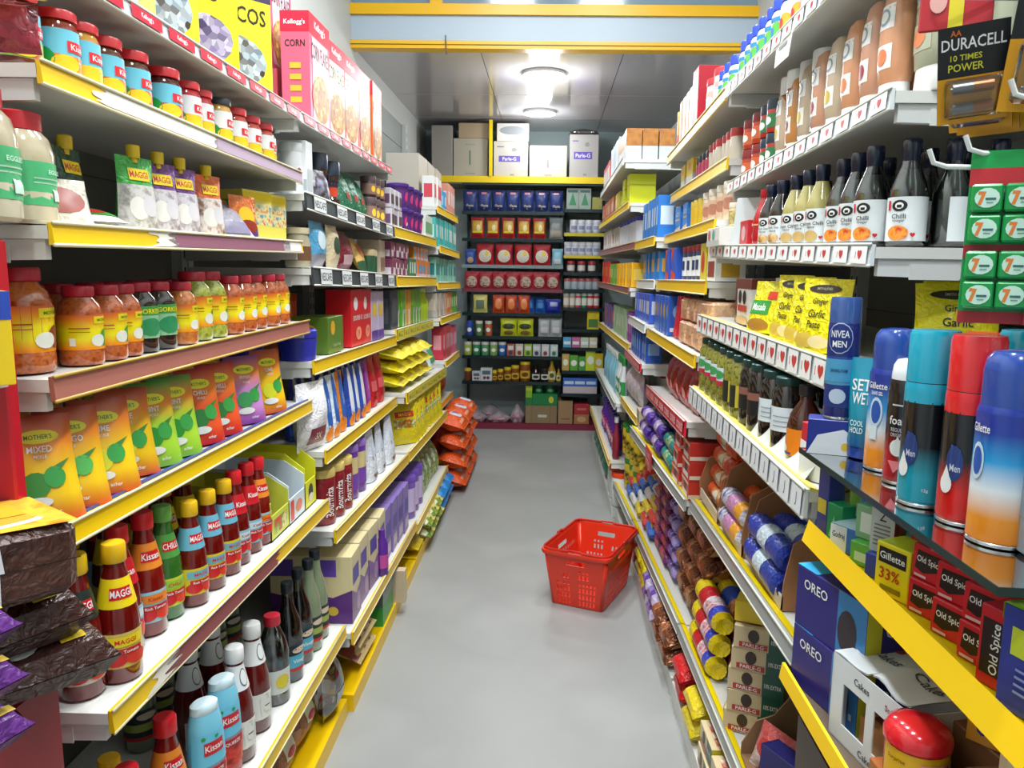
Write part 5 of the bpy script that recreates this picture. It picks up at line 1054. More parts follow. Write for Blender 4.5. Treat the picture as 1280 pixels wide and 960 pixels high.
rolls(blw, 'RS6', 1.55, 2, 2, 'navy and white biscuit roll', 'navy biscuit rolls', inset=.0)
# seventh shelf
parle = carton('biscuit_pack', .13, .16, .055, '#d8c49a', [('r', .62, 0, 1, 1, '#1f5a48'), ('t', '10% EXTRA', .81, .5, WHT, .2, .3), ('e', .35, .62, .1, .3, '#3a241c'), ('r', .1, .08, .6, .32, '#b8342c'), ('t', 'PARLE-G', .35, .2, WHT, .17, .42)], [('r', 0, .8, 1, 1, '#e0cc3a')], [('r', .1, .1, .9, .9, M('#e8d8b0+#c8342c+#f2ead0', .35, s=30))], cat='biscuit pack')
for l in range(5):
    put(parle, on('RS7', Y=1.79-.004*l, inset=.095+.002*l, up=l*.056), face(1)+1.15+random.uniform(-.04, .04), f"cream and green glucose biscuit pack, {['lowest', 'second', 'third', 'fourth', 'top'][l]} in stack nearest the torn card", 'glucose biscuit packs by the torn card')
    put(parle, on('RS7', Y=1.79-.004*l, inset=.27, up=l*.056), face(1)+1.2, f"cream glucose biscuit pack, {['lowest', 'second', 'third', 'fourth', 'top'][l]} in the stack behind", 'glucose biscuit packs in second stack')
ylp = carton('biscuit_pack', .12, .15, .05, '#e8cc1c', top=[('r', .3, .1, .6, .9, '#e8e4d8'), ('r', .1, .3, .25, .6, '#c83a24')], cat='biscuit pack')
put(ylp, on('RS7', Y=1.785, inset=.10, up=.283), face(1)+1.15, 'yellow biscuit pack lying above the glucose biscuit stack')
gdr = roll('biscuit_roll', .032, .22, [(1, '#e8d01c'), (1.4, '#c8202c'), (1.2, M('#c83a3a+#e8e4f0+#d8402c', .28, kind='crink', s=30)), (.8, '#3a48c0')])
gdb = roll('biscuit_roll', .032, .22, [(1, '#e8d01c'), (1.6, '#2458c8'), (1, M('#d8783a+#e8a860+#8a3a1c', .28, kind='crink', s=40)), (.5, '#c8301c')], tw='#1c2ea0')
for l in range(3):
    for i, (k, lb) in enumerate(((gdr, 'red and yellow'), (gdb, 'blue and yellow'), (gdb, 'blue and yellow'), (gdr, 'red and yellow'), (gdb, 'blue and yellow'))):
        put(k, on('RS7', Y=2.09+random.uniform(-.006, .006), inset=.04+i*.066+l*.006, up=.003+l*.0645), face(1)+random.uniform(-.012, .012), f"{lb} biscuit roll, {ORD[i+1]} from aisle, {['bottom', 'middle', 'top'][l]} layer, seventh shelf, near right bay")
bron = pillow('biscuit_pack', .14, .16, .07, M('#8a4a28+#d89060+#5a2a14+#f0c090', .22, metal=.45, kind='film', s=26), [('r', .3, .4, .7, .6, M('#d8a070+#8a4a2c', .3, s=30))], nz=.03, brick=True)  # pale and dark tones paint highlights and shade into the copper film
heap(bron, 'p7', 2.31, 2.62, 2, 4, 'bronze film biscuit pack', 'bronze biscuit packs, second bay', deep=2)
# ---------------- second right bay, lower shelves
cho = pillow('chocolate_pack', .15, .14, .05, M('#5a3aa0+#8a78c8+#c8c4e8', .22, kind='film', s=25), nz=.03, brick=True)
pnk = pillow('biscuit_pack', .16, .14, .045, M('#8a2048+#d0566e+#5a1a6a+#e8a0a8', .22, kind='film', s=16), nz=.03, brick=True)
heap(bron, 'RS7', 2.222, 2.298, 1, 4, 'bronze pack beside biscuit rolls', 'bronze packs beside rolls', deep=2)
heap(cho, 'p7', 2.62, 2.79, 1, 5, 'violet and white biscuit pack', 'violet biscuit packs', deep=2)
heap(pnk, 'p7', 2.79, 3.08, 3, 6, 'crimson and purple biscuit pack', 'crimson biscuit packs', deep=2)
mixp = [pillow('biscuit_pack', .14, .12, .05, c, [('r', .2, .2, .8, .6, d)], nz=.03, brick=True) for c, d in (('#2a6ad0', '#e8c83a'), ('#d83a2c', '#f0e8e0'), ('#e8d42a', '#d0402c'), ('#dfe4e8', '#3a8ad0'))]
mn = ('blue', 'red', 'yellow', 'white and blue')
for l in range(4):
    for i in range(5):
        k = (i+l) % 4
        put(mixp[k], on('p7' if i < 2 else 'q6', Y=(3.165, 3.32, 3.49, 3.64, 3.79)[i], inset=.03+.01*l, up=.03+l*.056), face(1)+random.uniform(-.06, .06), f"{mn[k]} biscuit pack, {ORD[i+1]} from near end, {['lowest', 'second', 'third', 'top'][l]} layer, lower right shelf", rx=-1.3)
heap(pillow('biscuit_pack', .15, .12, .05, M('#7a2a9a+#c8344a+#e8e0e8', .25, kind='film', s=20), brick=True), 'p7', 3.09, 3.39, 3, 5, 'purple film biscuit pack', 'purple biscuit packs', inset=.2)
# p6: rolls and red boxes
rdb = carton('glucose_box', .12, .14, .06, '#c8342c', [('e', .5, .62, .16, .3, '#2a1614'), ('r', .15, .08, .85, .36, '#e8e4e0'), ('r', .02, .8, .98, .95, '#e8c8a0')], [('r', 0, .1, 1, .3, '#e8d8c8')], cat='biscuit pack')
for l in range(3):
    for i, y in enumerate((2.36, 2.51)):
        put(rdb, on('p6', Y=y, inset=.08, up=l*.0605), face(1)+random.uniform(-.05, .05), f"red biscuit carton with dark round print, {['lowest', 'second', 'third', 'top'][l]} of {['near', 'far'][i]} stack", 'red biscuit cartons in two stacks')
prl = roll('biscuit_roll', .028, .2, [(1, '#4a2a8a'), (1.4, M('#c8c4d8+#8a6aa0', .28, kind='crink', s=40)), (1, '#4a2490')])
tlr = roll('biscuit_roll', .026, .18, [(1, '#1f8a78'), (1.4, M('#d8d84a+#2f9a8a+#e8f0e8', .28, kind='crink', s=40)), (1, '#2f8a8a')])
rolls(tlr, 'p6', 2.68, 3, 2, 'teal biscuit roll', 'teal biscuit rolls', inset=.0)
rolls(prl, 'p6', 2.90, 4, 2, 'nearer purple biscuit roll', 'nearer purple biscuit rolls', inset=.0)
rolls(prl, 'p6', 3.15, 4, 2, 'farther purple biscuit roll', 'farther purple biscuit rolls', inset=.0)
cs = carton('candy_board', .16, .004, .075, '#c8202c', [('t', 'COOKIES', .5, .7, '#f0d0d4', .25, .8), ('t', 'FESTIVAL', .5, .3, '#f0d0d4', .25, .8)], cat='sign')
q_ = on('p6', Y=2.88, inset=-.012, up=-.05); put(cs, q_, face(1), 'red printed sign hanging on the rail above the basket', rx=0)
row('p6', carton('tissue_box', .1, .12, .08, '#b8a890', [('e', .5, .5, .3, .3, '#3a8ac8')], [('e', .5, .5, .3, .3, '#3a8ac8')], cat='box'), 792, 786, 'grey box with blue print', inset=.03, step=.2)
# p5: red packs, wafers
rdp = pillow('wafer_pack', .14, .16, .06, M('#c8202c+#d84a50+#8a0f1c+#f0b8a8', .22, kind='film', s=14), [('e', .5, .3, .2, .12, '#e8a0a0')], nz=.06)
row('p5', carton('pasta_box', .012, .1, .2, '#d87a3a', cat='pasta pack'), 884, 866, 'thin upright orange card pack', inset=.015, step=.022)
row('p5', carton('wafer_box', .05, .11, .19, '#5aa0c8', [('r', 0, .3, 1, .5, '#e8c83a')], [('r', 0, .25, 1, .45, '#e0a83a')], cat='wafer box'), 866, 858, 'blue and yellow wafer box', inset=.02, step=.055)
row('p5', rdp, 858, 818, 'red wafer pack', inset=.03, step=.145, rx=-.12, deep=2, dstep=.09)
# p4: peach snack blocks
pch = carton('rusk_pack', .12, .12, .10, M('#c8906a+#e0b894+#a86a48', .3, kind='film', s=30), [('r', .1, .1, .9, .5, M('#d8a888+#b06840', .3, s=40))], [], cat='rusk pack', bev=.01)
row('p4', pch, 884, 838, 'peach film rusk block', inset=.03, step=.135, layers=2, lh=.08, sc=(1, 1, .78))
row('p4', carton('candy_box', .04, .12, .2, '#d82a34', [('r', .2, .2, .8, .8, '#b81c28')], cat='box'), 836, 828, 'tall bright red slim box', inset=.03, step=.06, rx=-.1)
row('p4', carton('diaper_pack', .05, .1, .17, '#2a5ab8', [('e', .5, .6, .3, .2, '#c8a83a')], [('e', .5, .6, .3, .2, '#8ab0d8'), ('r', .1, .1, .9, .2, '#d8d8e0')], cat='box'), 827, 810, 'slim blue box', inset=.02, step=.06)
# p3
row('p3', carton('spice_box', .12, .1, .13, '#dfe0dc', [('r', .1, .1, .9, .5, '#8a3a34'), ('e', .5, .75, .3, .14, '#c83a3a')], [('r', .2, .1, .8, .6, '#c8a03a')], cat='box'), 882, 868, 'white and amber spice carton', inset=.03, step=.13)
row('p3', carton('spice_box', .1, .08, .14, '#d8c83a', [('e', .5, .5, .3, .3, '#c83a2c')], cat='box'), 868, 860, 'yellow spice carton', inset=.03)
row('p3', can('nut_jar', '#2a3a6a', '#a03038', .05, .12, [(.02, .1, '#e0e4e8', [('r', .2, .3, .45, .8, '#2a3a6a'), ('r', .55, .3, .8, .8, '#2a3a6a')], 90)], cat='jar'), 860, 838, 'navy jar with red lid', inset=.03, step=.11)
row('p3', carton('detergent_box', .14, .08, .15, '#2a5ac8', [('p', [(0, .5), (.6, 1), (0, 1)], '#d84a34'), ('p', [(0, 0), (1, 0), (1, .2), (0, .35)], '#c84a34')], cat='box'), 838, 822, 'blue and red carton', inset=.02, step=.15)
row('p2', can('spice_jar', '#d8c8b0', '#dcd6c8', .045, .10, [(.02, .085, '#d8b89c', [('e', .5, .5, .2, .3, '#b8806a')], 100)], cat='jar'), 894, 862, 'beige jar with cream lid', inset=.03, step=.105, deep=2)
row('p2', can('cheese_tin', '#d8b42a', '#d8c050', .028, .08, cat='tin'), 862, 850, 'slim yellow tin', inset=.03, step=.07)
act = carton('popcorn_box', .15, .12, .17, '#2a78d0', [('p', [(0, 0), (1, .05), (1, .3), (0, .2)], '#e8c8a0'), ('t', 'ACT II', .5, .72, WHT, .15, .6), ('r', .1, .5, .9, .55, '#e8b84a')], [('r', 0, .6, 1, .8, '#3a88d8')], cat='box')
row('p2', act, 850, 833, 'bright blue ACT II popcorn box', inset=.02, step=.16)
row('p1', can('chutney_jar', '#c8324a', '#2a3444', .028, .065, [(.01, .055, '#a83a5a', [], 100)], cat='jar'), 876, 860, 'small pink jar, dark lid', inset=.02, step=.07)
row('p1', can('mini_jar', '#c8c0b0', '#c83a3a', .024, .07, cat='jar'), 906, 876, 'small pale jar, dark print', inset=.02, step=.06)
row('p1', can('black_jar', '#2a2422', '#15161a', .026, .15, [(.02, .08, '#c8b8a8', [], 100)], cat='jar'), 906, 890, 'tall black-lidded pepper jar', inset=.10, step=.09)
row('p1', carton('seasoning_box', .11, .1, .11, '#e8c82a', [('r', 0, 0, 1, .4, '#c8ccd0'), ('e', .5, .75, .2, .14, '#e08a2a')], [('r', 0, 0, 1, .5, '#b8bcc8')], cat='box'), 858, 842, 'yellow and grey seasoning carton', inset=.02, step=.13)
wj = can('candy_jar', '#d8dce0', '#e0e4e6', .045, .13, [(.02, .1, '#c8ccd4', [], 100)], cat='jar'); row('p1', wj, 908, 880, 'tall clear spice tub', inset=.2, step=.12)
row('R2T', vit, 905, 884, 'white bottle, blue lid', inset=.02, step=.075)
row('R2T', can('snack_jar', '#d4c0b8', '#b83a44', .05, .12, [(.02, .1, '#c8a8a0', [('e', .4, .5, .2, .3, '#e8e4e0')], 100)], cat='jar'), 884, 866, 'glass snack jar, red lid', inset=.03, step=.12)
row('R2T', carton('energy_box', .05, .1, .22, '#a8182c', [('r', .2, .2, .8, .8, '#c83a4a')], cat='box'), 864, 858, 'tall dark red box', inset=.02, step=.06)
row('R2T', carton('energy_box', .06, .1, .18, '#c8a890', [('r', .2, .1, .8, .6, '#e0dcd8')], [('r', 0, .5, 1, 1, '#b8a088')], cat='box'), 858, 842, 'tall beige box', inset=.02, step=.08)
row('R2T', can('spread_jar', '#d89a3a', '#d8c03a', .035, .14, [(.02, .07, '#d8602a', [], 100)], cat='jar'), 842, 836, 'amber jar, yellow lid', inset=.02, step=.09)
# third bay
bb = lambda c1, c2, w=.08, h=.17, nm='snack_box': carton(nm, w, .08, h, c1, [('r', .15, .3, .85, .75, c2)], [('r', .15, .3, .85, .75, c2)], cat='box')
row('q1', bb('#2a7ad0', '#cfe0f0', .06, .18), 817, 797, 'blue slim box', inset=.02, step=.085)
row('q2', bb('#2a82d0', '#e8b04a', .07, .17), 817, 797, 'blue box with amber panel', inset=.02, step=.1)
row('q3', bb('#3a5ac0', '#c8ccd8', .07, .16), 805, 787, 'royal blue box', inset=.02, step=.09)
row('q4', bb('#2a58b8', '#8ab0e0', .07, .15), 800, 783, 'blue box, pale panel', inset=.02, step=.09)
row('q5', pillow('noodle_pack', .15, .16, .07, M('#3a4ab0+#d8c8d8+#2a7a3a', .3, kind='film', s=20)), 790, 775, 'dark patterned snack pack', inset=.02, step=.14)
row('q5', can('snack_tub', '#c8ccd0', '#8a2a2c', .035, .15, cat='jar'), 790, 775, 'back row grey tub', inset=.14, step=.14)
fp = can('floor_cleaner_jar', '#e0c42a', '#2a8a3a', .05, .14, [(.03, .1, M('#e0c42a+#20241c', .3, s=50), [], 110)], cat='jar')
row('q6', fp, 782, 765, 'yellow and black patterned tub', inset=.04, step=.14, layers=2, lh=.165)
# far right bay
row('s0', carton('tall_carton', .13, .08, .16, '#dfe4e6', [('r', 0, .48, 1, 1, '#c8863a')], [('r', 0, .45, 1, 1, M('#c8863a+#a8682a', .4, s=30)), ('r', 0, 0, 1, .42, '#cfdcdf')], cat='carton'), 778, 770, 'orange and white carton', inset=.02, step=.16, deep=3)
row('s0', carton('tall_carton', .08, .12, .2, '#d8e0e4', [('r', .1, .4, .9, .9, '#b8c8d8')], cat='carton'), 769, 760, 'white carton beside ceiling', inset=.02, step=.12)
row('s0', carton('red_carton', .1, .12, .17, '#d83a48', [('r', .1, .1, .9, .8, '#d8d8e0')], [('r', .1, .1, .9, .85, '#d8d8e0')], cat='carton'), 758, 751, 'red and white carton', inset=.02, step=.13)
row('s1', carton('lime_box', .12, .14, .16, '#d8e01c', [('r', 0, .62, 1, .66, '#b0b81c')], [('r', 0, .62, 1, .66, '#b0b81c')], cat='box'), 784, 772, 'plain lime yellow box', inset=.02, step=.2)
row('s1', bb('#c8b83a', '#e8e0b0', .07, .12), 771, 764, 'olive yellow box', inset=.02, step=.1)
row('s1', bb('#b86a4a', '#e0c8b8', .07, .13), 763, 750, 'rust coloured box', inset=.02, step=.1)
row('s2', can('white_tub', '#d8dce8', '#3a3ab0', .035, .12, cat='tub'), 790, 770, 'white tub with blue lid', inset=.02, step=.09)
row('s2', bb('#d8d4d0', '#a8706a', .07, .13), 769, 750, 'pale grey box', inset=.02, step=.12)
row('s3', bb('#f0b41c', '#f8d860', .05, .13), 785, 766, 'amber yellow box', inset=.02, step=.065)
row('s3', bb('#6aa83a', '#e8e0a0', .05, .13), 766, 758, 'green and cream box', inset=.02, step=.09)
row('s3', bb('#c8302c', '#e8a83a', .07, .15), 757, 749, 'red and amber box', inset=.02, step=.13)
row('s4', bb('#8a3a9a', '#d8a8d8', .03, .16), 784, 778, 'purple magazine-thin pack', inset=.02, step=.05)
row('s4', bb('#9ab890', '#e0e4dc', .03, .17), 777, 762, 'pale green thin pack', inset=.02, step=.06)
row('s4', bb('#6a5a8a', '#c85a4a', .05, .16), 760, 751, 'dusky violet pack', inset=.02, step=.1)
clean = vessel('cleaner_bottle', 'bottle', [(.035, 0), (.04, .01), (.04, .12), (.02, .16), (.02, .2)], M('#dfe4e8', .25), [(.022, .198), (.024, .2), (.024, .24)], M('#2f8a4a', .3), [(.03, .11, '#2f9a5a', [('e', .5, .5, .2, .3, WHT)], 100)], sy=.6)
row('s5', clean, 772, 762, 'white cleaner bottle, green label', inset=.03, step=.1)
row('s5', vessel('cleaner_bottle', 'bottle', [(.035, 0), (.04, .01), (.04, .12), (.02, .16), (.02, .2)], M('#8ac8e0', .25), [(.022, .198), (.024, .2), (.024, .23)], M('#e8eef0', .3), [], sy=.6), 762, 750, 'pale blue cleaner bottle', inset=.03, step=.1)
lav = vessel('cleaner_bottle', 'bottle', [(.035, 0), (.04, .01), (.042, .1), (.02, .14), (.02, .17)], M('#5a2a9a', .25), [(.022, .168), (.024, .17), (.024, .2)], M('#4a2a9a', .3), [(.03, .1, '#c83a8a', [('e', .5, .5, .2, .3, WHT)], 100)], sy=.6)
row('s6', lav, 760, 746, 'purple cleaner bottle', inset=.03, step=.11)
row('s6', clean, 752, 742, 'back row green-capped cleaner bottle', inset=.12, step=.11)
row('s6', vessel('cleaner_bottle', 'bottle', [(.03, 0), (.034, .01), (.034, .12), (.015, .16), (.015, .2)], M('#8a2a3a', .25), [(.017, .2), (.02, .202), (.02, .23)], M('#c8ccd0', .3), [], sy=.6), 768, 760, 'dark red cleaner bottle', inset=.02, step=.1)
# floor level right
SH['RG'] = dict(side=1, Ya=1.24, Xa=.42, za=.066, Yb=2.3, Xb=.415, zb=.066, depth=.45, place='bottom shelf, near right bay')
SH['R2G'] = dict(side=1, Ya=2.31, Xa=.415, za=.066, Yb=3.4, Xb=.40, zb=.066, depth=.45, place='bottom shelf, second right bay')
SH['R3G'] = dict(side=1, Ya=3.41, Xa=.39, za=.066, Yb=4.1, Xb=.38, zb=.066, depth=.45, place='bottom shelf, third right bay')
SH['R4G'] = dict(side=1, Ya=4.11, Xa=.37, za=.066, Yb=6.0, Xb=.37, zb=.066, depth=.40, place='bottom shelf, far right bay')
def bp(c, d=None, nz=.1): return pillow('biscuit_pack', .14, .14, .048, c, [('r', .2, .3, .8, .65, d)] if d else [], nz=.03, brick=True)
fl = dict(rx=-1.25)
heap(parle, 'RG', 1.60, 1.90, 2, 2, 'cream biscuit pack near floor', 'cream biscuit packs near floor', rx=0, inset=.0)
heap(bp('#e0c81c', '#d8d8b0'), 'RG', 1.92, 2.1, 5, 2, 'yellow biscuit pack near floor', 'yellow biscuit packs near floor', inset=-.03, **fl)
heap(bp('#c8181c', '#e86a60'), 'RG', 2.1, 2.29, 4, 2, 'red biscuit pack near floor', 'red biscuit packs near floor', inset=-.03, **fl)
heap(bp('#c8181c', '#e8a0a0'), 'RG', 1.3, 1.58, 5, 2, 'dark red biscuit pack near floor', 'dark red packs near floor', inset=-.0, **fl)
bron2 = pillow('biscuit_pack', .14, .14, .048, M('#8a4a28+#d89060+#5a2a14+#f0c090', .22, metal=.45, kind='film', s=26), [], nz=.0, brick=True)  # same copper tones, highlights and shade painted into the colour
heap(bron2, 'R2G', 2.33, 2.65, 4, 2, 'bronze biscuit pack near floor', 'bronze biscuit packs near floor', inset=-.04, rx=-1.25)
heap(bp(M('#5a3aa0+#c8c0e0+#6a1a3a', .25, kind='film', s=20)), 'R2G', 2.65, 2.94, 2, 2, 'violet biscuit pack near floor', 'violet biscuit packs near floor', inset=-.04, **fl)
heap(bp('#e0d01c', '#c8302c'), 'R2G', 2.94, 3.22, 3, 2, 'yellow and red pack near floor', 'yellow and red packs near floor', inset=-.03, **fl)
heap(bp('#b81c2c', '#e0a0a8'), 'R2G', 3.22, 3.39, 2, 2, 'dark red pack near floor', 'dark red packs near floor', inset=-.03, **fl)
row('R3G', can('paint_tub', '#b82a30', '#d8c830', .05, .12, cat='tub'), 792, 772, 'red tub with yellow cap near floor', inset=.03, step=.12)
row('R4G', can('bleach_tub', '#dfe8ea', '#e0481c', .055, .16, cat='tub'), 768, 758, 'white tub with orange lid near floor', inset=-.0, step=.16)
row('R4G', pillow('laundry_pouch', .2, .22, .1, M('#c8ccd0+#8aa0a8+#3a8a6a+#e8ecee', .3, kind='film', s=18), nz=.1), 756, 744, 'silver grey detergent pouch near floor', inset=-.03, step=.21, rx=-.15, layers=1)
# ---------------- torn cardboard carton with items at near right
r = root('cardboard_carton', (.46, 1.29, .2555)); m = M('#9c7a58+#8f6d4e', .8, s=8)
b = MB(); pts = [(0, 0), (.40, 0), (.40, .27), (.28, .26), (.18, .20), (.13, .18), (.07, .10), (.03, .085), (0, .03)]
b.prism(pts, .34, .344, m); b.obj('torn_side', r)
b = MB(); b.prism([(0, 0), (.4, 0), (.4, .2), (0, .02)], 0, .004, m); b.obj('near_side', r)
b = MB(); b.box(0, .4, .004, .34, 0, .004, m); b.obj('carton_base', r)
tag(r, 'torn brown cardboard carton below the stacked Oreo boxes', 'carton')

pp_ = MB(); pp_.hexa([(.4925, 1.70, 1.80), (.4925, 1.80, 1.80), (.4935, 1.80, 1.80), (.4935, 1.70, 1.80)], [(.4985, 1.69, 1.87), (.4985, 1.81, 1.87), (.4995, 1.81, 1.87), (.4995, 1.69, 1.87)], M('#e6e8e4', .5))
pp_.print_(lambda u, v, o: (.4920+.006*v-o, 1.80-u*.10, 1.80+v*.07), [('r', .2, .45, .8, .55, '#8a8f94')], 1.4, flat=True)
tag(pp_.obj('price_paper'), 'white paper price slip hanging from the top right shelf', 'price slip')
# ================================================================ COSMETICS STAND, FRONT RIGHT
r = root('cosmetics_stand', (.62, .93, 0)); inv = Matrix.Translation((-.62, -.93, 0))
def pc(name, f):
    a = MB(); a.X = inv; f(a); return a.obj(name, r)
pc('back_panel', lambda a: a.box(.93, .95, .60, 1.225, 0, 1.75, M('#20302c', .5)))
pc('lower_body', lambda a: a.box(.43, .93, .60, 1.2, 0, .62, M('#4a3a30', .5)))
pc('yellow_rail', lambda a: a.hexa([(.400, .60, .676), (.400, 1.22, .676), (.409, 1.22, .676), (.409, .60, .676)], [(.404, .60, .703), (.404, 1.22, .703), (.409, 1.22, .703), (.409, .60, .703)], M('#f5c900', .6)))
pc('lower_deck', lambda a: a.box(.41, .93, .60, 1.22, .664, .684, M('#6a5a4a', .5)))
pc('upper_rail', lambda a: a.hexa([(.426, .60, .914), (.426, 1.23, .914), (.445, 1.23, .914), (.445, .60, .914)], [(.436, .60, .95), (.436, 1.23, .95), (.445, 1.23, .935), (.445, .60, .935)], M('#f5c900', .6)))
pc('upper_deck', lambda a: a.box(.445, .93, .60, 1.22, .915, .93, M('#f0c400', .4)))
pc('glass_shelf', lambda a: a.hexa([(.415, .675, 1.062), (.415, 1.235, 1.062), (.93, 1.235, 1.062), (.93, .64, 1.062)], [(.415, .675, 1.07), (.415, 1.235, 1.07), (.93, 1.235, 1.07), (.93, .64, 1.07)], clear('#9ab8b8', 14)))
pc('glass_edge', lambda a: (a.box(.4135, .4148, .675, 1.235, 1.0615, 1.0705, M('#16302c', .15)), a.hexa([(.4135, .6735, 1.0615), (.4135, .6748, 1.0615), (.93, .6398, 1.0615), (.93, .6385, 1.0615)][::-1], [(.4135, .6735, 1.0705), (.4135, .6748, 1.0705), (.93, .6398, 1.0705), (.93, .6385, 1.0705)][::-1], M('#16302c', .15))))
tag(r, 'shaving products stand with glass shelf and yellow rails, right foreground', 'display stand')
G = 1.0705
def spray(nm, body, cap, labs, rr=.033, h=.205, caph=.06, seam=False, capr=None, dome=True):
    cr = capr or rr*.93
    pr = [(rr*.96, 0), (rr, .003), (rr, h-caph-.004), (rr*.94, h-caph+.002)]
    cp = [(cr, h-caph), (cr, h-.022), (cr*.93, h-.009), (cr*.75, h-.002), (cr*.4, h)] if dome else [(cr, h-caph), (cr*1.0, h-.006), (cr*.93, h), (cr*.5, h+.0005)]
    def ex(r_):
        a = MB(); a.lathe([(rr*.97, -.0), (rr*1.02, .001), (rr*1.02, .004), (rr*.99, .005)], M('#c8ccd0', .2, metal=1), 28); a.obj('base_rim', r_)
        if seam:
            a = MB(); a.grid(lambda u, v, o: ((rr+.0012)*math.cos(R(-62)+(u-.5)*.16), (rr+.0012)*math.sin(R(-62)+(u-.5)*.16), .006+v*(h-caph-.016)), M('#9aa4ac', .25, metal=.9), 3, 1); a.obj('seam', r_)
    return vessel(nm, 'spray can', pr, body, cp, M(cap, .18, coat=.6), labs, n=32, extra=ex)
gbody = M('#f08a1c+#f29a2a+#e8f2f8+#2aa0e0+#1c3aa0+#1a3496', .22, coat=.5, kind='grad', s=.15)
gd = [('t', 'Gillette', .36, .88, WHT, .07, .34), ('t', 'SHAVE GEL', .37, .80, WHT, .04, .2), ('e', .38, .60, .11, .16, '#c8dcec'), ('e', .38, .60, .08, .125, '#2a58b0'), ('r', .30, .30, .42, .45, '#d8e8f0')]
gl_f = spray('shaving_gel_can', gbody, '#24489c', [(.006, .14, M('#f08a1c+#f29a2a+#e8f2f8+#2aa0e0+#1c3aa0+#1a3496', .22, coat=.5, kind='grad', s=.15), gd, 80)])
gl_n = spray('shaving_gel_can', gbody, '#24489c', [(.006, .14, M('#f08a1c+#f29a2a+#e8f2f8+#2aa0e0+#1c3aa0+#1a3496', .22, coat=.5, kind='grad', s=.15), [('t', 'Gillette', .14, .88, WHT, .07, .25), ('e', .14, .62, .09, .15, '#c8dcec'), ('e', .14, .62, .065, .115, '#2a58b0'), ('r', .72, .12, .93, .34, '#e8ecee')]+[('r', .74+.024*k, .14, .75+.024*k+.004*(k % 3), .32, '#1a1c20') for k in range(8)]+[('r', .66, .9-.05*k, .9, .92-.05*k, '#a8c0d8') for k in range(8)]+[('r', .7, .40, .84, .5, '#2a9ad8')], 80)], seam=True)
F0 = .0
def toward(x, y): return math.atan2(-x, y)*-1  # turn the front (-y) to the aisle eye
put(gl_n, (.487, .80, G), -.45, 'blue and orange Gillette shaving gel can nearest the camera')
put(gl_f, (.50, 1.105, G), -.75, 'blue and orange Gillette shaving gel can next to Set Wet tube')
tb = lambda c, d: M(f'{c}+{c}+#14181f+#10141c+#10141c', .2, coat=.5, kind='grad', s=.15)
def foam(cap, c, nm):
    return spray('deodorant_can', tb(c, 0), cap, [(.008, .13, tb(c, 0), [('e', .36, .52, .12, .17, '#2a3f7a'), ('p', [(.3, .7), (.44, .66), (.42, .4), (.3, .45)], '#2f4a8a'), ('t', 'Men', .38, .48, '#c8d0e0', .07, .14), ('e', .27, .32, .09, .09, WHT), ('p', [(.2, .36), (.34, .36), (.27, .5)], WHT), ('t', '12g', .62, .12, '#d8dce0', .04, .08)], 80), (.128, .152, M(cap, .2, coat=.5), [], 180)], rr=.0285, h=.215, caph=.062, dome=False, capr=.0285)
tc_, rc_ = foam('#16a8c8', '#1aa0b8', 't'), foam('#e0242c', '#d8201c', 'r')
put(tc_, (.468, .935, G), -.7, 'teal-capped black spray can beside the red-capped one')
put(rc_, (.482, .865, G), -.6, 'red-capped black spray can in the middle of glass shelf')
put(tc_, (.585, .95, G), -.6, 'teal-capped spray can in the row behind the red cap')
put(rc_, (.60, 1.06, G), -.6, 'red-capped spray can in back row by paste pouch', sc=.95)
vf = spray('shaving_foam_can', M('#c01c28+#b81c28+#14161c+#14161c+#14161c', .2, coat=.5, kind='grad', s=.15), '#e8ecee', [(.01, .125, M('#c01c28+#b81c28+#14161c+#14161c+#14161c', .2, coat=.5, kind='grad', s=.15), [('t', 'foam', .45, .68, WHT, .1, .4), ('t', 'REGULAR', .45, .57, '#c8ccd0', .045, .3), ('t', 'ORIGINAL', .45, .51, '#c8ccd0', .045, .3), ('r', .3, .85, .6, .87, '#c8ccd0'), ('e', .45, .36, .14, .1, WHT), ('p', [(.38, .4), (.52, .4), (.45, .5)], WHT), ('p', [(.3, .2), (.6, .2), (.42, .06)], '#e87a80')], 80)], rr=.025, h=.17, caph=.03)
put(vf, (.487, 1.03, G), -.65, 'black and red shaving foam can with white drop')
put(vf, (.56, 1.12, G), -.65, 'second foam can, red nozzle, behind the gel can', sc=.97)
def tube_build(r_):
    w, h = .062, .155
    def S(u, v, off):
        x = u*2-1; t = .019*max(.05, 1-(1-v)*.0-max(0, v-.05)**1.6)*math.sqrt(max(0, 1-abs(x)**2.4)); return (x*w/2*(.8+.2*v), -t-off, .02+v*(h-.02))
    m = M('#1a3a9a+#12809a+#14a0b8+#1490b0', .2, coat=.4, kind='grad', s=.16)
    b = MB(); b.grid(S, m, 10, 10); b.grid(lambda u, v, o: (S(1-u, v, 0)[0], -S(1-u, v, 0)[1], S(u, v, 0)[2]), m, 10, 10); b.obj('tube_body', r_)
    c = MB(); c.lathe([(.020, 0), (.0235, .002), (.0255, .03), (.024, .034)], M('#1c48a8', .15, coat=.6), 24, sy=.72); c.obj('cap', r_)
    l = MB(); l.print_(S, [('p', [(.75, .2), (.98, .55), (.96, .95), (.6, .3)], '#1f6ab8'), ('t', 'SET', .4, .70, WHT, .13, .5), ('t', 'WET', .44, .55, WHT, .13, .5), ('t', 'COOL', .38, .27, '#d8eef4', .065, .4), ('t', 'HOLD', .38, .19, '#d8eef4', .065, .4)], w/h, base=.001); l.obj('print', r_)
swt = Kind('hair_gel_tube', 'tube', tube_build, .06)
put(swt, (.488, 1.165, G), -.75, 'turquoise SET WET Cool Hold gel tube in front', sc=1.0)
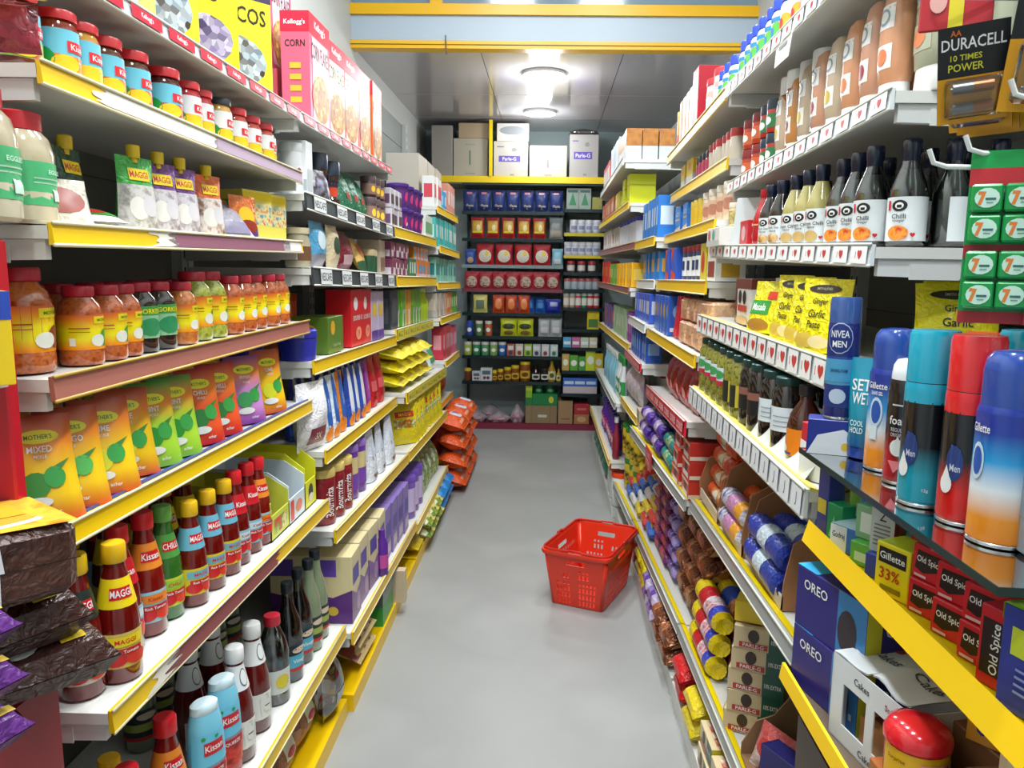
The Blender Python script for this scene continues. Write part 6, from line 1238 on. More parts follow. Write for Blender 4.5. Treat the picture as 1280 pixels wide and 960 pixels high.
put(swt, (.545, 1.19, G), -.9, 'second turquoise gel tube turned sideways behind the first', sc=.98)
put(swt, (.50, 1.21, G), -1.6, 'turquoise gel tube at the far corner of glass shelf', sc=.93)
bxn = carton('perfume_box', .075, .045, .055, '#1d2f8a', [('p', [(0, 0), (1, 0), (1, .5), (.7, .75), (.2, .55)], '#dfe8ee'), ('e', .75, .25, .08, .12, '#e0c03a')], [('r', 0, 0, 1, .3, '#c8d8e8')], cat='box')
put(bxn, (.455, 1.205, G), -.35, 'small navy and white box under the Nivea can')
niv = spray('shaving_foam_can', M('#1c2a6a+#1c2f78+#5aa8cc+#2a4a98+#1b2c74+#1b2c74', .25, coat=.4, kind='grad', s=.16), '#3a5a9c', [(.10, .155, '#1c2f78', [('e', .4, .5, .30, .44, '#b8c4dc'), ('e', .4, .5, .28, .41, '#1c2f78'), ('t', 'NIVEA', .4, .62, WHT, .2, .42), ('t', 'MEN', .4, .34, WHT, .18, .32)], 75), (.06, .095, '#4a9ac4', [('t', 'SHAVING FOAM', .42, .5, '#10285a', .16, .4)], 75), (.02, .055, '#20367a', [('e', .42, .5, .2, .34, '#b8c8dc')], 75)], rr=.024, h=.19, caph=.04, dome=False, capr=.0235)
put(niv, (.462, 1.205, G+.0552), -.35, 'dark blue NIVEA MEN shaving foam can', sc=1.0)
deo = vessel('deodorant_bottle', 'bottle', [(.026, 0), (.03, .004), (.03, .11), (.026, .12)], M('#8a98a4', .2, coat=.5), [(.0265, .12), (.027, .122), (.027, .19), (.02, .2)], M('#2a4a9a', .2, coat=.5), [(.04, .1, '#8496a6', [('e', .4, .8, .16, .14, '#d8e0e8'), ('t', 'men', .4, .55, WHT, .16, .2), ('e', .45, .25, .18, .2, '#dfe6ea')], 80)])
put(deo, (.512, .755, G), -.45, 'grey roll-on bottle cut by the right picture edge')
# goods on the upper yellow deck
U = .931
osp = carton('aftershave_box', .054, .05, .043, '#d0202c', [('p', [(.1, .3), (.35, .2), (.9, .45), (.9, .85), (.15, .85)], '#24161a'), ('t', 'Old Spice', .5, .58, WHT, .24, .7), ('r', .1, .06, .45, .14, '#e8b8b8')], [('t', 'Old Spice', .5, .5, WHT, .3, .8), ('r', .05, .05, .95, .2, '#f0d8d8')], cat='aftershave box')
k = 0
for l, row_ in enumerate(((.800, .860, .920), (.803, .863, .923), (.833, .893))):
    for i, y in enumerate(row_):
        put(osp, (.495+.004*l, y, U+l*.0435), face(1)+.35+random.uniform(-.04, .04), f"red Old Spice box, {ORD[i+1]} from near end, {['bottom', 'middle', 'top'][l]} layer of red stack", 'red Old Spice boxes')
        put(osp, (.561, y, U+l*.0435), face(1)+.35, f"red Old Spice box in second row, {ORD[i+1]} from near end, {['bottom', 'middle', 'top'][l]} layer", 'red Old Spice boxes, second row')
put(carton('aftershave_box', .045, .05, .085, '#c81f2b', [('r', .1, .15, .9, .85, '#24161a'), ('t', 'Old Spice', .5, .5, WHT, .3, .65, True)], [('r', .1, .1, .3, .9, '#a8c86a')], cat='aftershave box'), (.486, .752, U), face(1)+.3, 'upright red Old Spice box beside the purple offer box')
put(carton('detergent_box', .10, .06, .105, '#32409a', [('r', .12, .55, .9, .82, '#c8d83a'), ('t', '\u20b972', .5, .75, '#1a3a4a', .1, .5), ('t', '\u20b964', .55, .62, '#d8401c', .12, .5)]+[('r', .2, .42-.07*k, .8, .445-.07*k, '#8a9ad0') for k in range(4)], [('r', 0, .85, 1, 1, '#c8d83a')], [('r', .0, .0, 1, 1, M('#c8e03a+#4a4a20', .4, s=60))], cat='box'), (.494, .682, U), face(1)+.3, 'purple box with yellow 64 rupee price flash')
put(carton('razor_box', .055, .05, .07, '#ecd81c', [('r', .1, .62, .9, .92, '#15161a'), ('t', 'Gillette', .5, .77, WHT, .14, .75), ('t', '33%', .45, .42, '#c8301c', .22, .6), ('r', .2, .1, .8, .2, '#8a7a1c')], [('t', 'EXTRA', .5, .6, '#c8301c', .14, .7)], [('r', .1, .1, .9, .9, '#d8c82a')], cat='razor box'), (.478, .978, U), face(1)+.4, 'yellow Gillette razor box, 33% extra, beside red stack')
put(carton('razor_box', .05, .04, .05, '#14161c', [('r', 0, 0, 1, 1, '#c83038')], cat='razor box'), (.521, .985, U+.035), face(1)+.4, 'small red and black box behind yellow razor box')
put(carton('soap_box', .07, .05, .065, '#1c7a44', [('r', .3, .3, .7, .8, '#8ab8a0')], [('r', .1, .3, .5, .8, '#5a9a74')], [('r', .05, .6, .95, .9, '#c8d8d0')], cat='box'), (.531, 1.035, U+.03), face(1)+.5, 'dark green box above the little green cartons')
put(carton('soap_box', .08, .06, .03, '#2f6a4a', cat='box'), (.536, 1.04, U), face(1)+.5, 'flat green box carrying the dark green box')
put(carton('cream_box', .035, .05, .07, '#b8343c', [('r', 0, 0, 1, 1, '#c0c4c4'), ('t', 'Z', .5, .75, '#2a2a2a', .2, .3)]+[('r', .15, .55-.08*k, .85, .58-.08*k, '#6a7070') for k in range(6)], [('r', .2, .3, .8, .8, '#d86a6a')], cat='box'), (.491, 1.052, U+.035), face(1)+.6, 'silver and red cream carton standing on small boxes')
put(carton('cream_box', .04, .05, .034, '#3a48a8', [('r', .6, .1, .9, .9, '#2a3490')], cat='box'), (.484, 1.04, U), face(1)+.5, 'small blue carton under the silver and red one')
put(carton('cream_box', .04, .05, .034, '#6ab84a', [('r', .2, .2, .8, .6, '#cfe8c0')], cat='box'), (.482, 1.088, U), face(1)+.5, 'small lime green carton next to the small blue one')
put(carton('cream_box', .045, .05, .05, '#8ab88a', [('r', .2, .2, .8, .8, '#e0e8e0')], [('r', 0, .6, 1, 1, '#dfe4e4')], cat='box'), (.494, 1.10, U+.035), face(1)+.5, 'pale green carton stacked above the lime green one')
put(carton('shaving_cream_box', .055, .05, .04, '#3a78c8', [('r', .0, .0, .55, 1, '#e2e8ec'), ('t', 'Godrej', .28, .6, '#1a2a5a', .3, .42)], [('e', .5, .5, .2, .3, '#cfe0f0')], [('r', 0, 0, 1, 1, '#dde4ea')], cat='box'), (.478, 1.14, U), face(1)+.5, 'blue and white Godrej carton on the yellow rail')
put(carton('shaving_cream_box', .05, .05, .05, '#2a6ac8', [('r', .5, 0, 1, 1, '#dfe6ec')], [('t', 'G', .5, .5, WHT, .5, .5)], [('r', 0, 0, 1, 1, '#dfe6ec')], cat='box'), (.516, 1.135, U+.042), face(1)+.5, 'blue and white carton stacked behind the Godrej one')
put(carton('shaving_cream_box', .05, .05, .042, '#3a8a4a', cat='box'), (.516, 1.135, U), face(1)+.5, 'green carton beneath the stacked blue and white one')
put(carton('cream_box', .035, .03, .06, '#23945a', [('p', [(.2, .1), (.8, .1), (.5, .7)], '#8ad0a0')], cat='box'), (.472, 1.185, U), face(1)+.3, 'upright emerald green carton at rail end')
put(carton('cream_box', .045, .03, .045, '#1f7a4a', cat='box'), (.516, 1.19, U+.0), face(1)+.3, 'green carton behind the upright emerald one')
put(carton('herbal_box', .10, .045, .045, '#8ab83a', [('r', .3, .1, .95, .85, '#b0303a'), ('r', .36, .25, .55, .75, '#c8d0d0')], [('r', .1, .1, .6, .8, '#c8c83a')], cat='box'), (.536, 1.185, U+.047), face(1)+1.2, 'lime box with red panel lying below the glass shelf')
put(carton('herbal_box', .03, .03, .12, '#3a3f8a', [('r', .1, .3, .9, .5, '#d8c03a')], [('r', .1, .3, .9, .5, '#d8c03a')], cat='box'), (.464, 1.215, U), face(1)+.2, 'slim tall navy box with yellow band at rail end')
put(pillow('sachet', .06, .05, .01, '#c02a38', [('r', .1, .3, .7, .6, WHT)]), (.561, 1.12, U+.06), -.6, 'red sachet tucked under the glass shelf', rx=-.3)
# lower deck: biscuits
D_ = .6845
ore = carton('oreo_box', .17, .13, .10, '#2f2c80', [('r', .62, 0, 1, 1, '#3a86c8'), ('e', .76, .42, .13, .34, '#3a3440'), ('t', 'OREO', .3, .76, WHT, .16, .5), ('r', .9, .2, .94, .3, WHT)], [('r', 0, 0, .2, 1, '#d8d83a'), ('t', 'OREO', .5, .6, WHT, .2, .5)], [('t', 'OREO', .6, .5, WHT, .25, .4), ('r', 0, 0, .3, 1, '#3ab0e8')], cat='biscuit box')
put(ore, (.497, 1.135, D_), face(1)+.25, 'Oreo box at the bottom of the two-high stack')
put(ore, (.499, 1.137, D_+.1005), face(1)+.28, 'Oreo box on top of the two-high stack')
ore2 = carton('oreo_box', .19, .05, .12, '#2c2a72', [('r', .45, 0, .85, 1, '#3a6aa8'), ('e', .62, .5, .12, .36, '#3a3440'), ('t', 'OREO', .22, .75, '#a8b8d8', .14, .35)], [('t', 'OREO', .5, .3, WHT, .15, .8)], [], cat='biscuit box')
put(ore2, (.61, 1.13, D_+.10), face(1)+.65, 'large dim Oreo box leaning back under yellow shelf')
put(carton('carton_pack', .2, .12, .10, '#3a3a58', cat='box'), (.64, 1.13, D_+.0005), face(1)+.1, 'dark box supporting the leaning Oreo box')
put(carton('oreo_box', .16, .05, .12, '#29276c', [('t', 'OREO', .5, .7, WHT, .16, .5)], [('r', 0, .9, 1, 1, '#5a58a0')], cat='biscuit box'), (.51, 1.42, .26), face(1)+.5, 'navy Oreo box standing inside the torn carton', rx=-.1)
put(pillow('noodle_pack', .12, .1, .05, M('#e8e4e0+#c83a3a+#d8c8c0', .3, kind='film', s=30)), (.50, 1.55, .26), face(1)+.5, 'white and red packet inside the torn carton', rx=-.4)
# white window box
r = root('window_box', (.50, .985, D_), (0, 0, face(1)+.22)); wm = M('#dfe6ea', .4); W_, Dp, Hh = .17, .12, .125
a = MB(); a.box(-W_/2, W_/2, -Dp/2, Dp/2, 0, .002, wm); a.box(-W_/2, W_/2, Dp/2-.002, Dp/2, 0, Hh, wm); a.obj('box_back', r)
for nm, x in (('left', -W_/2), ('right', W_/2-.002)):
    a = MB(); a.box(x, x+.002, -Dp/2, Dp/2, 0, Hh, wm); a.obj('box_side', r)
a = MB()
for (x0, x1, z0, z1) in ((-W_/2, -W_/2+.028, 0, Hh), (W_/2-.02, W_/2, 0, Hh), (-W_/2+.028, W_/2-.02, 0, .028), (-W_/2+.028, W_/2-.02, Hh-.035, Hh), (-.005, .012, .028, Hh-.035)): a.box(x0, x1, -Dp/2, -Dp/2+.002, z0, z1, wm)
a.print_(lambda u, v, o: (-W_/2+u*W_, -Dp/2-o, v*Hh), [('t', 'Cakes', .4, .86, '#3a3f48', .08, .3), ('t', 'Soft', .75, .86, '#9a2a34', .07, .15), ('t', 'Cake', .5, .1, '#3a3f48', .08, .3)], W_/Hh, flat=True)
a.obj('window_front', r)
for i, (x, w, zz) in enumerate(((-.045, .078, .004), (.04, .075, .010))):
    a = MB(); a.X = Matrix.Translation((x, 0, Hh)) @ Matrix.Rotation(.05*(i*2-1), 4, 'Y')
    n = 6; 
    a.grid(lambda u, v, o: (-w/2+u*w, -Dp/2+v*Dp, zz*(1+.4*math.sin(7*u+3*v))+o), wm, 6, 6)
    a.grid(lambda u, v, o: (w/2-u*w, -Dp/2+v*Dp, zz*(1+.4*math.sin(7*(1-u)+3*v))-.002), wm, 6, 6)
    a.print_(lambda u, v, o: (-w/2+u*w, -Dp/2+v*Dp, zz*(1+.4*math.sin(7*u+3*v))+o+.0006), [('t', 'Cakes', .5, .5, '#5a6068', .16, .7), ('e', .3, .75, .1, .06, '#c84a5a')], w/Dp)
    a.obj('top_flap', r)
tag(r, 'white window carton with crumpled top flaps behind red-lidded jar', 'display box')
put(carton('wafer_pack', .1, .07, .04, '#c88a4a', top=[('r', .1, .2, .9, .8, '#8a3a24')], cat='biscuit pack'), (.50, .985, D_+.004), face(1)+.22, 'brown wafer pack seen inside the white window carton')
rj = vessel('candy_jar', 'jar', [(.036, 0), (.039, .005), (.039, .055)], M('#c8222c', .25), [(.040, .054), (.0425, .056), (.0425, .066), (.036, .078), (.02, .085), (0, .087)], M('#d8202c', .15, coat=.8), [(.008, .052, '#e8b41c', [('r', .45, .2, .95, .8, '#e8a08a'), ('t', 'CakesLite', .7, .4, '#b81c38', .2, .45), ('t', 'new', .72, .68, '#5a3a2a', .14, .2), ('t', 'Surprise', .2, .7, '#6a4a10', .16, .3)], 85)])
put(carton('wafer_pack', .09, .08, .06, '#a8622c', top=[('r', .1, .2, .9, .8, '#8a3a24')], cat='biscuit pack'), (.462, .865, D_), face(1)+.1, 'brown carton under the red domed candy jar')
put(rj, (.455, .865, D_+.061), -.2, 'red domed candy jar with yellow label in front', sc=.92)
cp = carton('choco_pack', .10, .12, .11, '#6a2c20', [('r', 0, 0, 1, .55, '#e09a2c'), ('e', .25, .5, .12, .2, WHT), ('t', 'CHOCOS', .45, .2, '#2a3a9a', .2, .7)], [('r', 0, 0, 1, .5, '#d88a2c'), ('t', 'GO', .5, .3, WHT, .2, .6)], [('e', .5, .5, .3, .3, '#8ab0c8'), ('t', 'Chocos', .5, .5, '#1c2a5a', .14, .5)], cat='biscuit box', bev=.012)
put(carton('cardboard_carton', .14, .14, .115, '#8a5f40', cat='carton'), (.595, .865, D_), face(1)+.2, 'brown carton supporting the choco cereal pack')
put(cp, (.59, .865, D_+.116), face(1)+.7, 'brown topped chocolate cereal pack behind red jar')
put(carton('cake_box', .09, .11, .085, '#d8c8a8', [('r', .1, .5, .9, .9, '#8a8a88'), ('r', 0, 0, 1, .2, '#c83a34')], [('t', 'cake', .5, .5, '#8a5a4a', .2, .6)], [('e', .5, .75, .24, .14, '#5a2c1c'), ('t', 'Choco', .5, .35, '#c8d0d8', .2, .7)], cat='biscuit box', bev=.01), (.545, .745, D_+.131), face(1)+.7, 'beige cake box at the lower right corner')
r = root('cardboard_carton', (.66, 1.03, D_)); m = M('#8a5a3c', .75)
a = MB(); a.box(-.01, .2, .04, .044, 0, .13, m); a.obj('carton_wall', r)
a = MB(); a.prism([(.0, .0), (.14, 0), (.14, .09), (.05, .1), (.02, .13), (0, .1)], -.004, 0, M('#dfe6ea', .4)); a.print_(lambda u, v, o: (u*.14, -.0045-o, v*.1), [('t', 'Winkies', .5, .6, '#2a2f38', .3, .7)], 1.4, flat=True); a.obj('white_panel', r, (0, -.005, 0))
tag(r, 'open brown carton with white Winkies panel behind the window box', 'carton')
put(carton('cardboard_carton', .12, .13, .13, '#7d5a40', cat='carton'), (.54, .735, D_), face(1)+.1, 'brown carton supporting the beige cake box')
# ---------------- hooks, batteries, gum
def hook(x0, x1, y, z, label, col='#e6eaea', rr=.0028):
    a = MB(); a.tube([(x0, y, z), (x1+.02, y, z+.004), (x1+.006, y, z+.008), (x1, y, z+.022)], rr, M(col, .25), 8)
    b = a.obj('display_hook'); tag(b, label, 'hook'); return b
bpn = MB(); bpn.box(.90, .912, .62, 1.2, 1.25, 1.95, M('#3a3f3e', .5))
for i in range(7): bpn.tube([(.898, .62, 1.3+i*.1), (.898, 1.2, 1.3+i*.1)], .003, M('#c8cccc', .3), 6)
tag(bpn.obj('hook_panel'), 'dark slotted panel carrying the white display hooks', 'panel')
hook(.90, .405, .86, 1.462, 'white display hook nearest the vinegar bottles')
hook(.90, .437, .85, 1.475, 'white display hook holding the green gum strip')
hook(.90, .41, .88, 1.640, 'white display hook at top beside green squeeze bottle')
hook(.90, .45, .80, 1.52, 'white display hook below the battery cards')
hook(.90, .52, .78, 1.452, 'grey display hook at the right edge', '#9aa0a0')
yk = MB(); yk.tube([(.505, .78, 1.462), (.495, .78, 1.43), (.482, .78, 1.392)], .003, M('#e8b41c', .3), 8); tag(yk.obj('plastic_strip'), 'yellow plastic strip hanging at right over green gum packs', 'strip')
def batt(r_):
    w, h = .085, .125; a = MB(); a.box(-w/2, w/2, 0, .001, 0, h, M('#1a1c20', .35)); 
    a.print_(lambda u, v, o: (-w/2+u*w, -o, v*h), [('r', 0, 0, 1, .48, '#e0a01c'), ('t', 'DURACELL', .5, .82, WHT, .12, .9), ('t', '10 TIMES', .4, .68, '#d8d83a', .06, .5), ('t', 'POWER', .4, .58, '#d8d83a', .08, .5), ('t', 'AA', .25, .93, '#e06a2a', .06, .15)], w/h, flat=True); a.obj('card', r_)
    for k in range(2):
        b = MB(); b.lathe([(.0022, -.027), (.0022, -.025), (.007, -.0245), (.007, .0)], M('#9a9ea2', .3, metal=.4), 14, axis='x', c=(0, -.008, .02+k*.026)); b.lathe([(.007, .0), (.007, .024), (.003, .0245)], M('#c8824a', .3, metal=.3), 14, axis='x', c=(0, -.008, .02+k*.026)); b.obj('battery', r_)
    c = MB(); c.box(-.034, .034, -.0165, -.0005, .008, .058, clear('#ffffff', 8), .003); c.obj('blister', r_)
bt = Kind('battery_card', 'battery pack', batt, .085)
put(bt, (.452, .87, 1.515), -.35, 'AA battery card hanging left, nearest the sauce shelf', rx=.3, ry=-.1, sc=.78)
put(bt, (.505, .82, 1.515), -.5, 'large AA battery card hanging at upper right', rx=.25, ry=.1, sc=1.15)
for k in range(3): put(bt, (.478+.016*k, .90+.014*k, 1.512), -.9, f'battery card edge-on, {ORD[k+1]} behind the left card', rx=.3, sc=.78)
pinkc = carton('blade_card', .06, .004, .05, '#c0343c', [('r', .4, 0, .6, 1, '#e8d83a'), ('e', .25, .5, .12, .2, '#e8b0a8')], cat='card')
put(pinkc, (.44, .90, 1.617), -.4, 'red and yellow card on the topmost hook', sc=1.2)
def gum(r_):
    w, h = .078, .155
    a = MB(); a.box(-w/2, w/2, 0, .0012, 0, h, M('#1fa052', .3))
    a.print_(lambda u, v, o: (-w/2+u*w, -o, v*h), [('r', 0, .80, 1, .9, '#c8323c'), ('r', 0, .385, 1, .46, '#b8303a'), ('r', 0, -.0, 1, .07, '#b8303a'), ('r', .35, .72, .9, .78, '#9ad8d0')], w/h, flat=True); a.obj('backing_card', r_)
    for q, z in enumerate((.100, .073, .041, .014)):
        for i in range(2):
            b = MB(); x = -.019+i*.036; b.box(x-.017, x+.017, -.016, -.001, z-.0+.0, z+.0245, M('#1f9a4e', .28), .002)
            b.print_(lambda u, v, o: (x-.017+u*.034, -.016-o, z+v*.0245), [('e', .5, .5, .4, .36, '#c8ecdc'), ('p', [(.2, .25), (.32, .25), (.46, .72), (.22, .74), (.2, .62), (.32, .62)], '#e0803a'), ('r', .45, .42, .78, .5, '#3a6a6a'), ('r', .48, .3, .7, .34, '#5a9a8a')], 1.4, flat=True); b.obj('gum_box', r_)
gm = Kind('gum_strip', 'gum strip', gum, .078)
put(gm, (.478, .84, 1.300), -.45, 'green chewing gum strip hanging beside the vinegar bottles', sc=(.85, 1, 1.17))
put(gm, (.528, .80, 1.30), -.55, 'green chewing gum strip at the right picture edge', sc=(.9, 1, 1.12))
put(gm, (.565, .92, 1.315), -.5, 'green chewing gum strip behind the two front strips')
bb_ = MB(); bb_.lathe([(.008, 0), (.012, .006), (.012, .03), (.006, .045)], M('#2a8ac8', .2), 12); o = bb_.obj('blue_dispenser', loc=(.49, .76, 1.385)); tag(o, 'small blue plastic piece beside the yellow strip', 'dispenser')
# ================================================================ BACK WALL SHELVES
BY = 6.43
r = root('back_shelf_unit', (-.3, 6.8, 0)); dk = M('#1c3a40', .25)
def bpc(nm, f):
    a = MB(); a.X = Matrix.Translation((.3, -6.8, 0)); f(a); return a.obj(nm, r)
bpc('back_panel', lambda a: a.box(-.95, .75, 6.86, 6.88, 0, 2.05, M('#a9bbbc', .45)))
tag(r, 'grey back panel behind the dark glass shelves on the back wall', 'shelving')
for nm, x in (('left', -.72), ('middle', .125), ('right', .46)):
    a = MB(); a.box(x, x+.02, 6.84, 6.858, .05, 2.05, M('#2a3a3c', .4)); 
    for k in range(18): a.box(x+.006, x+.014, 6.838, 6.84, .1+k*.105, .15+k*.105, M('#0e1414', .5))
    tag(a.obj('shelf_upright'), f'{nm} dark slotted upright on the back wall', 'upright')
BS = {}
def bshelf(z, x0, x1, label, col='#1d3a3e', y0=BY, th=.02, tagm=None):
    a = root('glass_shelf', ((x0+x1)/2, y0, z)); b = MB(); w = (x1-x0)/2
    b.box(-w, w, 0, .40, -.008, 0, clear('#8fb4b4', 6)); b.obj('board', a)
    b = MB(); b.box(-w, w, -.006, 0, -th-.004, .003, M('#11282c' if not tagm else tagm, .25)); b.obj('front_edge', a)
    for x in (-w+.03, w-.03):
        b = MB(); b.add([(x, .02, -.009), (x, .40, -.009), (x, .40, -.06), (x+.006, .02, -.009), (x+.006, .40, -.009), (x+.006, .40, -.06)], [(0, 1, 2), (5, 4, 3), (0, 3, 4, 1), (1, 4, 5, 2), (2, 5, 3, 0)], M('#2a3a3c', .4)); b.obj('bracket', a)
    tag(a, label, 'shelf')
mz = [1.821, 1.604, 1.387, 1.19, .991, .797, .631, .413]
for i, z in enumerate(mz[:]):
    if z == .413: continue
    bshelf(z, -.72, .118, f'{ORD[i+1]} dark shelf from the top, wide back wall section', tagm='#7a8a8c' if i == 2 else ('#7a3a4a' if i == 3 else None))
bshelf(.413, -.72, .118, 'lowest dark shelf, wide back wall section, under honey jars')
rz_ = [1.846, 1.66, 1.475, 1.347, 1.196, 1.044, .864, .71, .513, .319]
rnm = ['green tins', 'upper white tubs', 'lower white tubs', 'red-lidded bottles', 'pale bottles', 'coloured cans', 'empty gap', 'soap cartons', 'green and yellow packs', 'blue tubs']
rz_ = [1.846, 1.615, 1.42, 1.29, 1.196, 1.02, .864, .71, .513, .319]
for z, n in zip([1.846, 1.655, 1.475, 1.335, 1.196, 1.044, .864, .71, .513, .319], rnm):
    bshelf(z, .122, .47, f'short dark shelf on the back wall holding {n}' if n != 'empty gap' else 'short dark shelf on the back wall with an empty gap above', tagm='#c8b83a' if 'tubs' in n and 'white' in n else None)
a = root('top_shelf', (-.13, BY, 2.08)); b = MB(); b.box(-.59, .62, 0, .45, -.045, 0, M('#1f3e44', .3)); b.obj('top_board', a)
b = MB(); b.box(-.85, .62, -.02, -.001, -.03, .022, M('#e8c800', .35)); b.obj('yellow_front', a)
b = MB(); b.box(-.368, -.342, -.03, -.0, .022, .46, M('#e8c800', .35)); b.obj('yellow_post', a)
tag(a, 'yellow edged top board with upright post, back wall', 'shelf')
a = MB(); a.box(-.95, .5, 6.44, 6.86, 0, .05, M('#7a2038', .4)); tag(a.obj('plinth_board'), 'maroon plinth along the foot of the back wall', 'plinth')
def bput(kind, x, z, label, grp=None, y=BY+.02, rz=0, rx=0, sc=1.): return put(kind, (x, y+kind.d/2, z), rz, label, grp, rx=rx, sc=sc)
def brow(kind, z, x0, x1, n, what, place, **k):
    for i in range(n):
        x = x0+(x1-x0)*(i+.5)/n
        lab = f"{what}, {ORD[i+1]} from left, {place}" if n > 1 else f"{what}, {place}"
        bput(kind, x, z+.001, lab, f"{what} row, {place}", rz=random.uniform(-.06, .06), **k)
# cartons on top
def ctn(w, h, col='#c9c3b4', D=(), d=.3): return carton('cardboard_carton', w, d, h, col, D, (), (), 'carton', .003)
pgD = [('r', .15, .46, .78, .62, '#5a4aa8'), ('t', 'Parle-G', .46, .54, '#e8e4f0', .09, .5), ('r', .48, .1, .6, .14, '#8a8478'), ('e', .6, .78, .08, .05, '#8a8a80'), ('r', .1, .84, .3, .87, '#7a6a9a')]
Z = 2.081
bput(ctn(.28, .30, '#b9b5ad', pgD), -.325, Z, 'tall whitish Parle-G carton beside the yellow post', y=BY+.012)
bput(ctn(.26, .14, '#c8c6c0', [('e', .5, .6, .42, .25, '#8a9094')]), -.31, Z+.301, 'small white carton atop the left Parle-G carton', y=BY+.012)
bput(ctn(.305, .27, '#c4beac', [('r', .48, .35, .51, .6, '#4a5a4a'), ('r', .4, .1, .6, .16, '#9a9484')]), -.02, Z, 'plain cream carton between the two Parle-G cartons', y=BY+.012)
bput(ctn(.235, .36, '#a8a5a2', pgD), .27, Z, 'tall grey Parle-G carton at right of back shelf top', y=BY+.012)
bput(bag('plastic_bag', .23, .06, .2, clear('#e4e6e6', 25)), .27, Z+.361, 'crumpled clear plastic on the right Parle-G carton', y=BY+.012)
bput(ctn(.275, .32, '#aca594', [('r', .47, .35, .51, .7, '#2f7a4c'), ('r', .35, .84, .65, .86, '#8a9484'), ('r', .35, .12, .65, .15, '#8a9484')]), -.655, Z, 'beige carton with green arrow left of yellow post', y=BY+.012)
bput(ctn(.24, .12, '#a89478'), -.63, Z+.321, 'brown carton on the green arrow carton', y=BY+.012)
bput(ctn(.17, .42, '#949088'), -.885, Z+.0, 'tall grey carton at far left of the top board', y=BY+.012)
a = MB(); a.box(-.98, -.722, 6.43, 6.84, Z-.04, Z-.002, M('#8a8474', .5)); tag(a.obj('side_board'), 'grey board extending the top shelf to the left', 'shelf')
# wide section rows
W0, W1 = -.67, .09
def bpo(c, D=(), w=.112, h=.175): return pillow('food_pouch', w, h, .05, c, D)
navy = bpo('#1c2f6e', [('r', .3, .8, .7, .9, '#c8808a'), ('t', 'Pasta', .55, .28, '#d8d4c0', .12, .5), ('p', [(.2, .3), (.8, .3), (.5, .12)], '#c8a85a')])
brow(navy, mz[0], -.72, .11, 7, 'navy pasta pouch', 'top shelf, back wall')
gold = bpo('#b8202c', [('r', .1, .3, .9, .85, '#c8a03a'), ('e', .6, .5, .16, .16, '#e8d8a0'), ('r', .1, .26, .9, .36, '#e8d83a')])
brow(gold, mz[1], -.66, -.02, 5, 'red and gold grain pouch', 'second shelf, back wall', sc=.97)
brow(bpo('#8a9090', [('r', .1, .1, .9, .4, '#b8b0a0')]), mz[1], -.0, .11, 1, 'grey grain pouch', 'second shelf, back wall')
redw = bpo('#b81c28', [('e', .5, .42, .38, .3, '#d8d4c4'), ('e', .62, .55, .12, .12, '#e0c040')], .145, .175); redc = bpo('#a82430', [('e', .5, .4, .4, .32, M('#d8c8b8+#8a6a58', .3, s=40))], .13, .16)
brow(bpo('#2a4a9a', [('e', .5, .3, .3, .2, '#c8a880')], .09, .13), mz[2], -.70, -.61, 1, 'blue dried fruit pouch', 'third shelf, back wall')
brow(redw, mz[2], -.61, .02, 4, 'red pouch with clear window', 'third shelf, back wall')
brow(bpo('#8fc8dc', [('r', .2, .1, .8, .4, '#dfe8ea')], .09, .14), mz[2], .02, .12, 1, 'pale blue pouch', 'third shelf, back wall')
brow(redc, mz[3], -.70, .09, 7, 'dark red nut pouch', 'fourth shelf, back wall', sc=.9)
brow(bpo('#e0d878', [('r', .2, .2, .8, .7, '#6a7a6a')], .12, .15), mz[4], -.64, -.50, 1, 'cream and grey snack pouch', 'fifth shelf, back wall')
brow(bpo('#c84a24', [('e', .5, .5, .3, .3, '#e88a50')], .1, .15), mz[4], -.47, -.15, 3, 'orange chip pouch', 'fifth shelf, back wall')
brow(bpo('#2a6ac8', [('r', .2, .3, .8, .6, '#5a9ae0')], .09, .14), mz[4], -.30, -.02, 3, 'blue chip pouch', 'fifth shelf, back wall', y=BY+.10)
brow(bpo('#1c2f9a', [('r', .3, .5, .8, .8, '#8a90c8')], .13, .12), mz[4], -.02, .1, 1, 'royal blue pouch', 'fifth shelf, back wall')
spc = lambda c, cap='#d8d4c8', h=.1, r_=.03: can('spice_tin', c, cap, r_, h, [(.02, h*.8, c, [('e', .5, .5, .2, .3, WHT)], 90)], cat='tin')
brow(spc('#2a4aa0', '#2a4aa0'), mz[5], -.70, -.62, 1, 'blue tin', 'sixth shelf, back wall'); brow(spc('#5a8a4a'), mz[5], -.62, -.54, 1, 'olive tin', 'sixth shelf, back wall'); brow(spc('#c8643a'), mz[5], -.54, -.46, 1, 'terracotta tin', 'sixth shelf, back wall')
brow(bpo('#c8d020', [('e', .5, .55, .4, .16, '#2a3a1c'), ('e', .5, .2, .3, .12, '#8a6a3a')], .14, .15), mz[5], -.40, -.12, 2, 'lime yellow snack pouch', 'sixth shelf, back wall')
brow(bpo('#b8bcc0', [('r', .2, .2, .8, .5, '#d8dadc')], .1, .16), mz[5], -.08, .12, 2, 'silver pouch', 'sixth shelf, back wall')
cols = (('#a8b84a', 'lime'), ('#3a8a5a', 'green'), ('#5a9a6a', 'pale green'), ('#8ab05a', 'leaf green'), ('#3a6ab8', 'blue'), ('#a85a5a', 'rose'), ('#c8c0b0', 'cream'), ('#9ac040', 'lime and white'), ('#b8c0c8', 'silver'), ('#c8ccd0', 'white'), ('#b0c8d0', 'ice blue'))
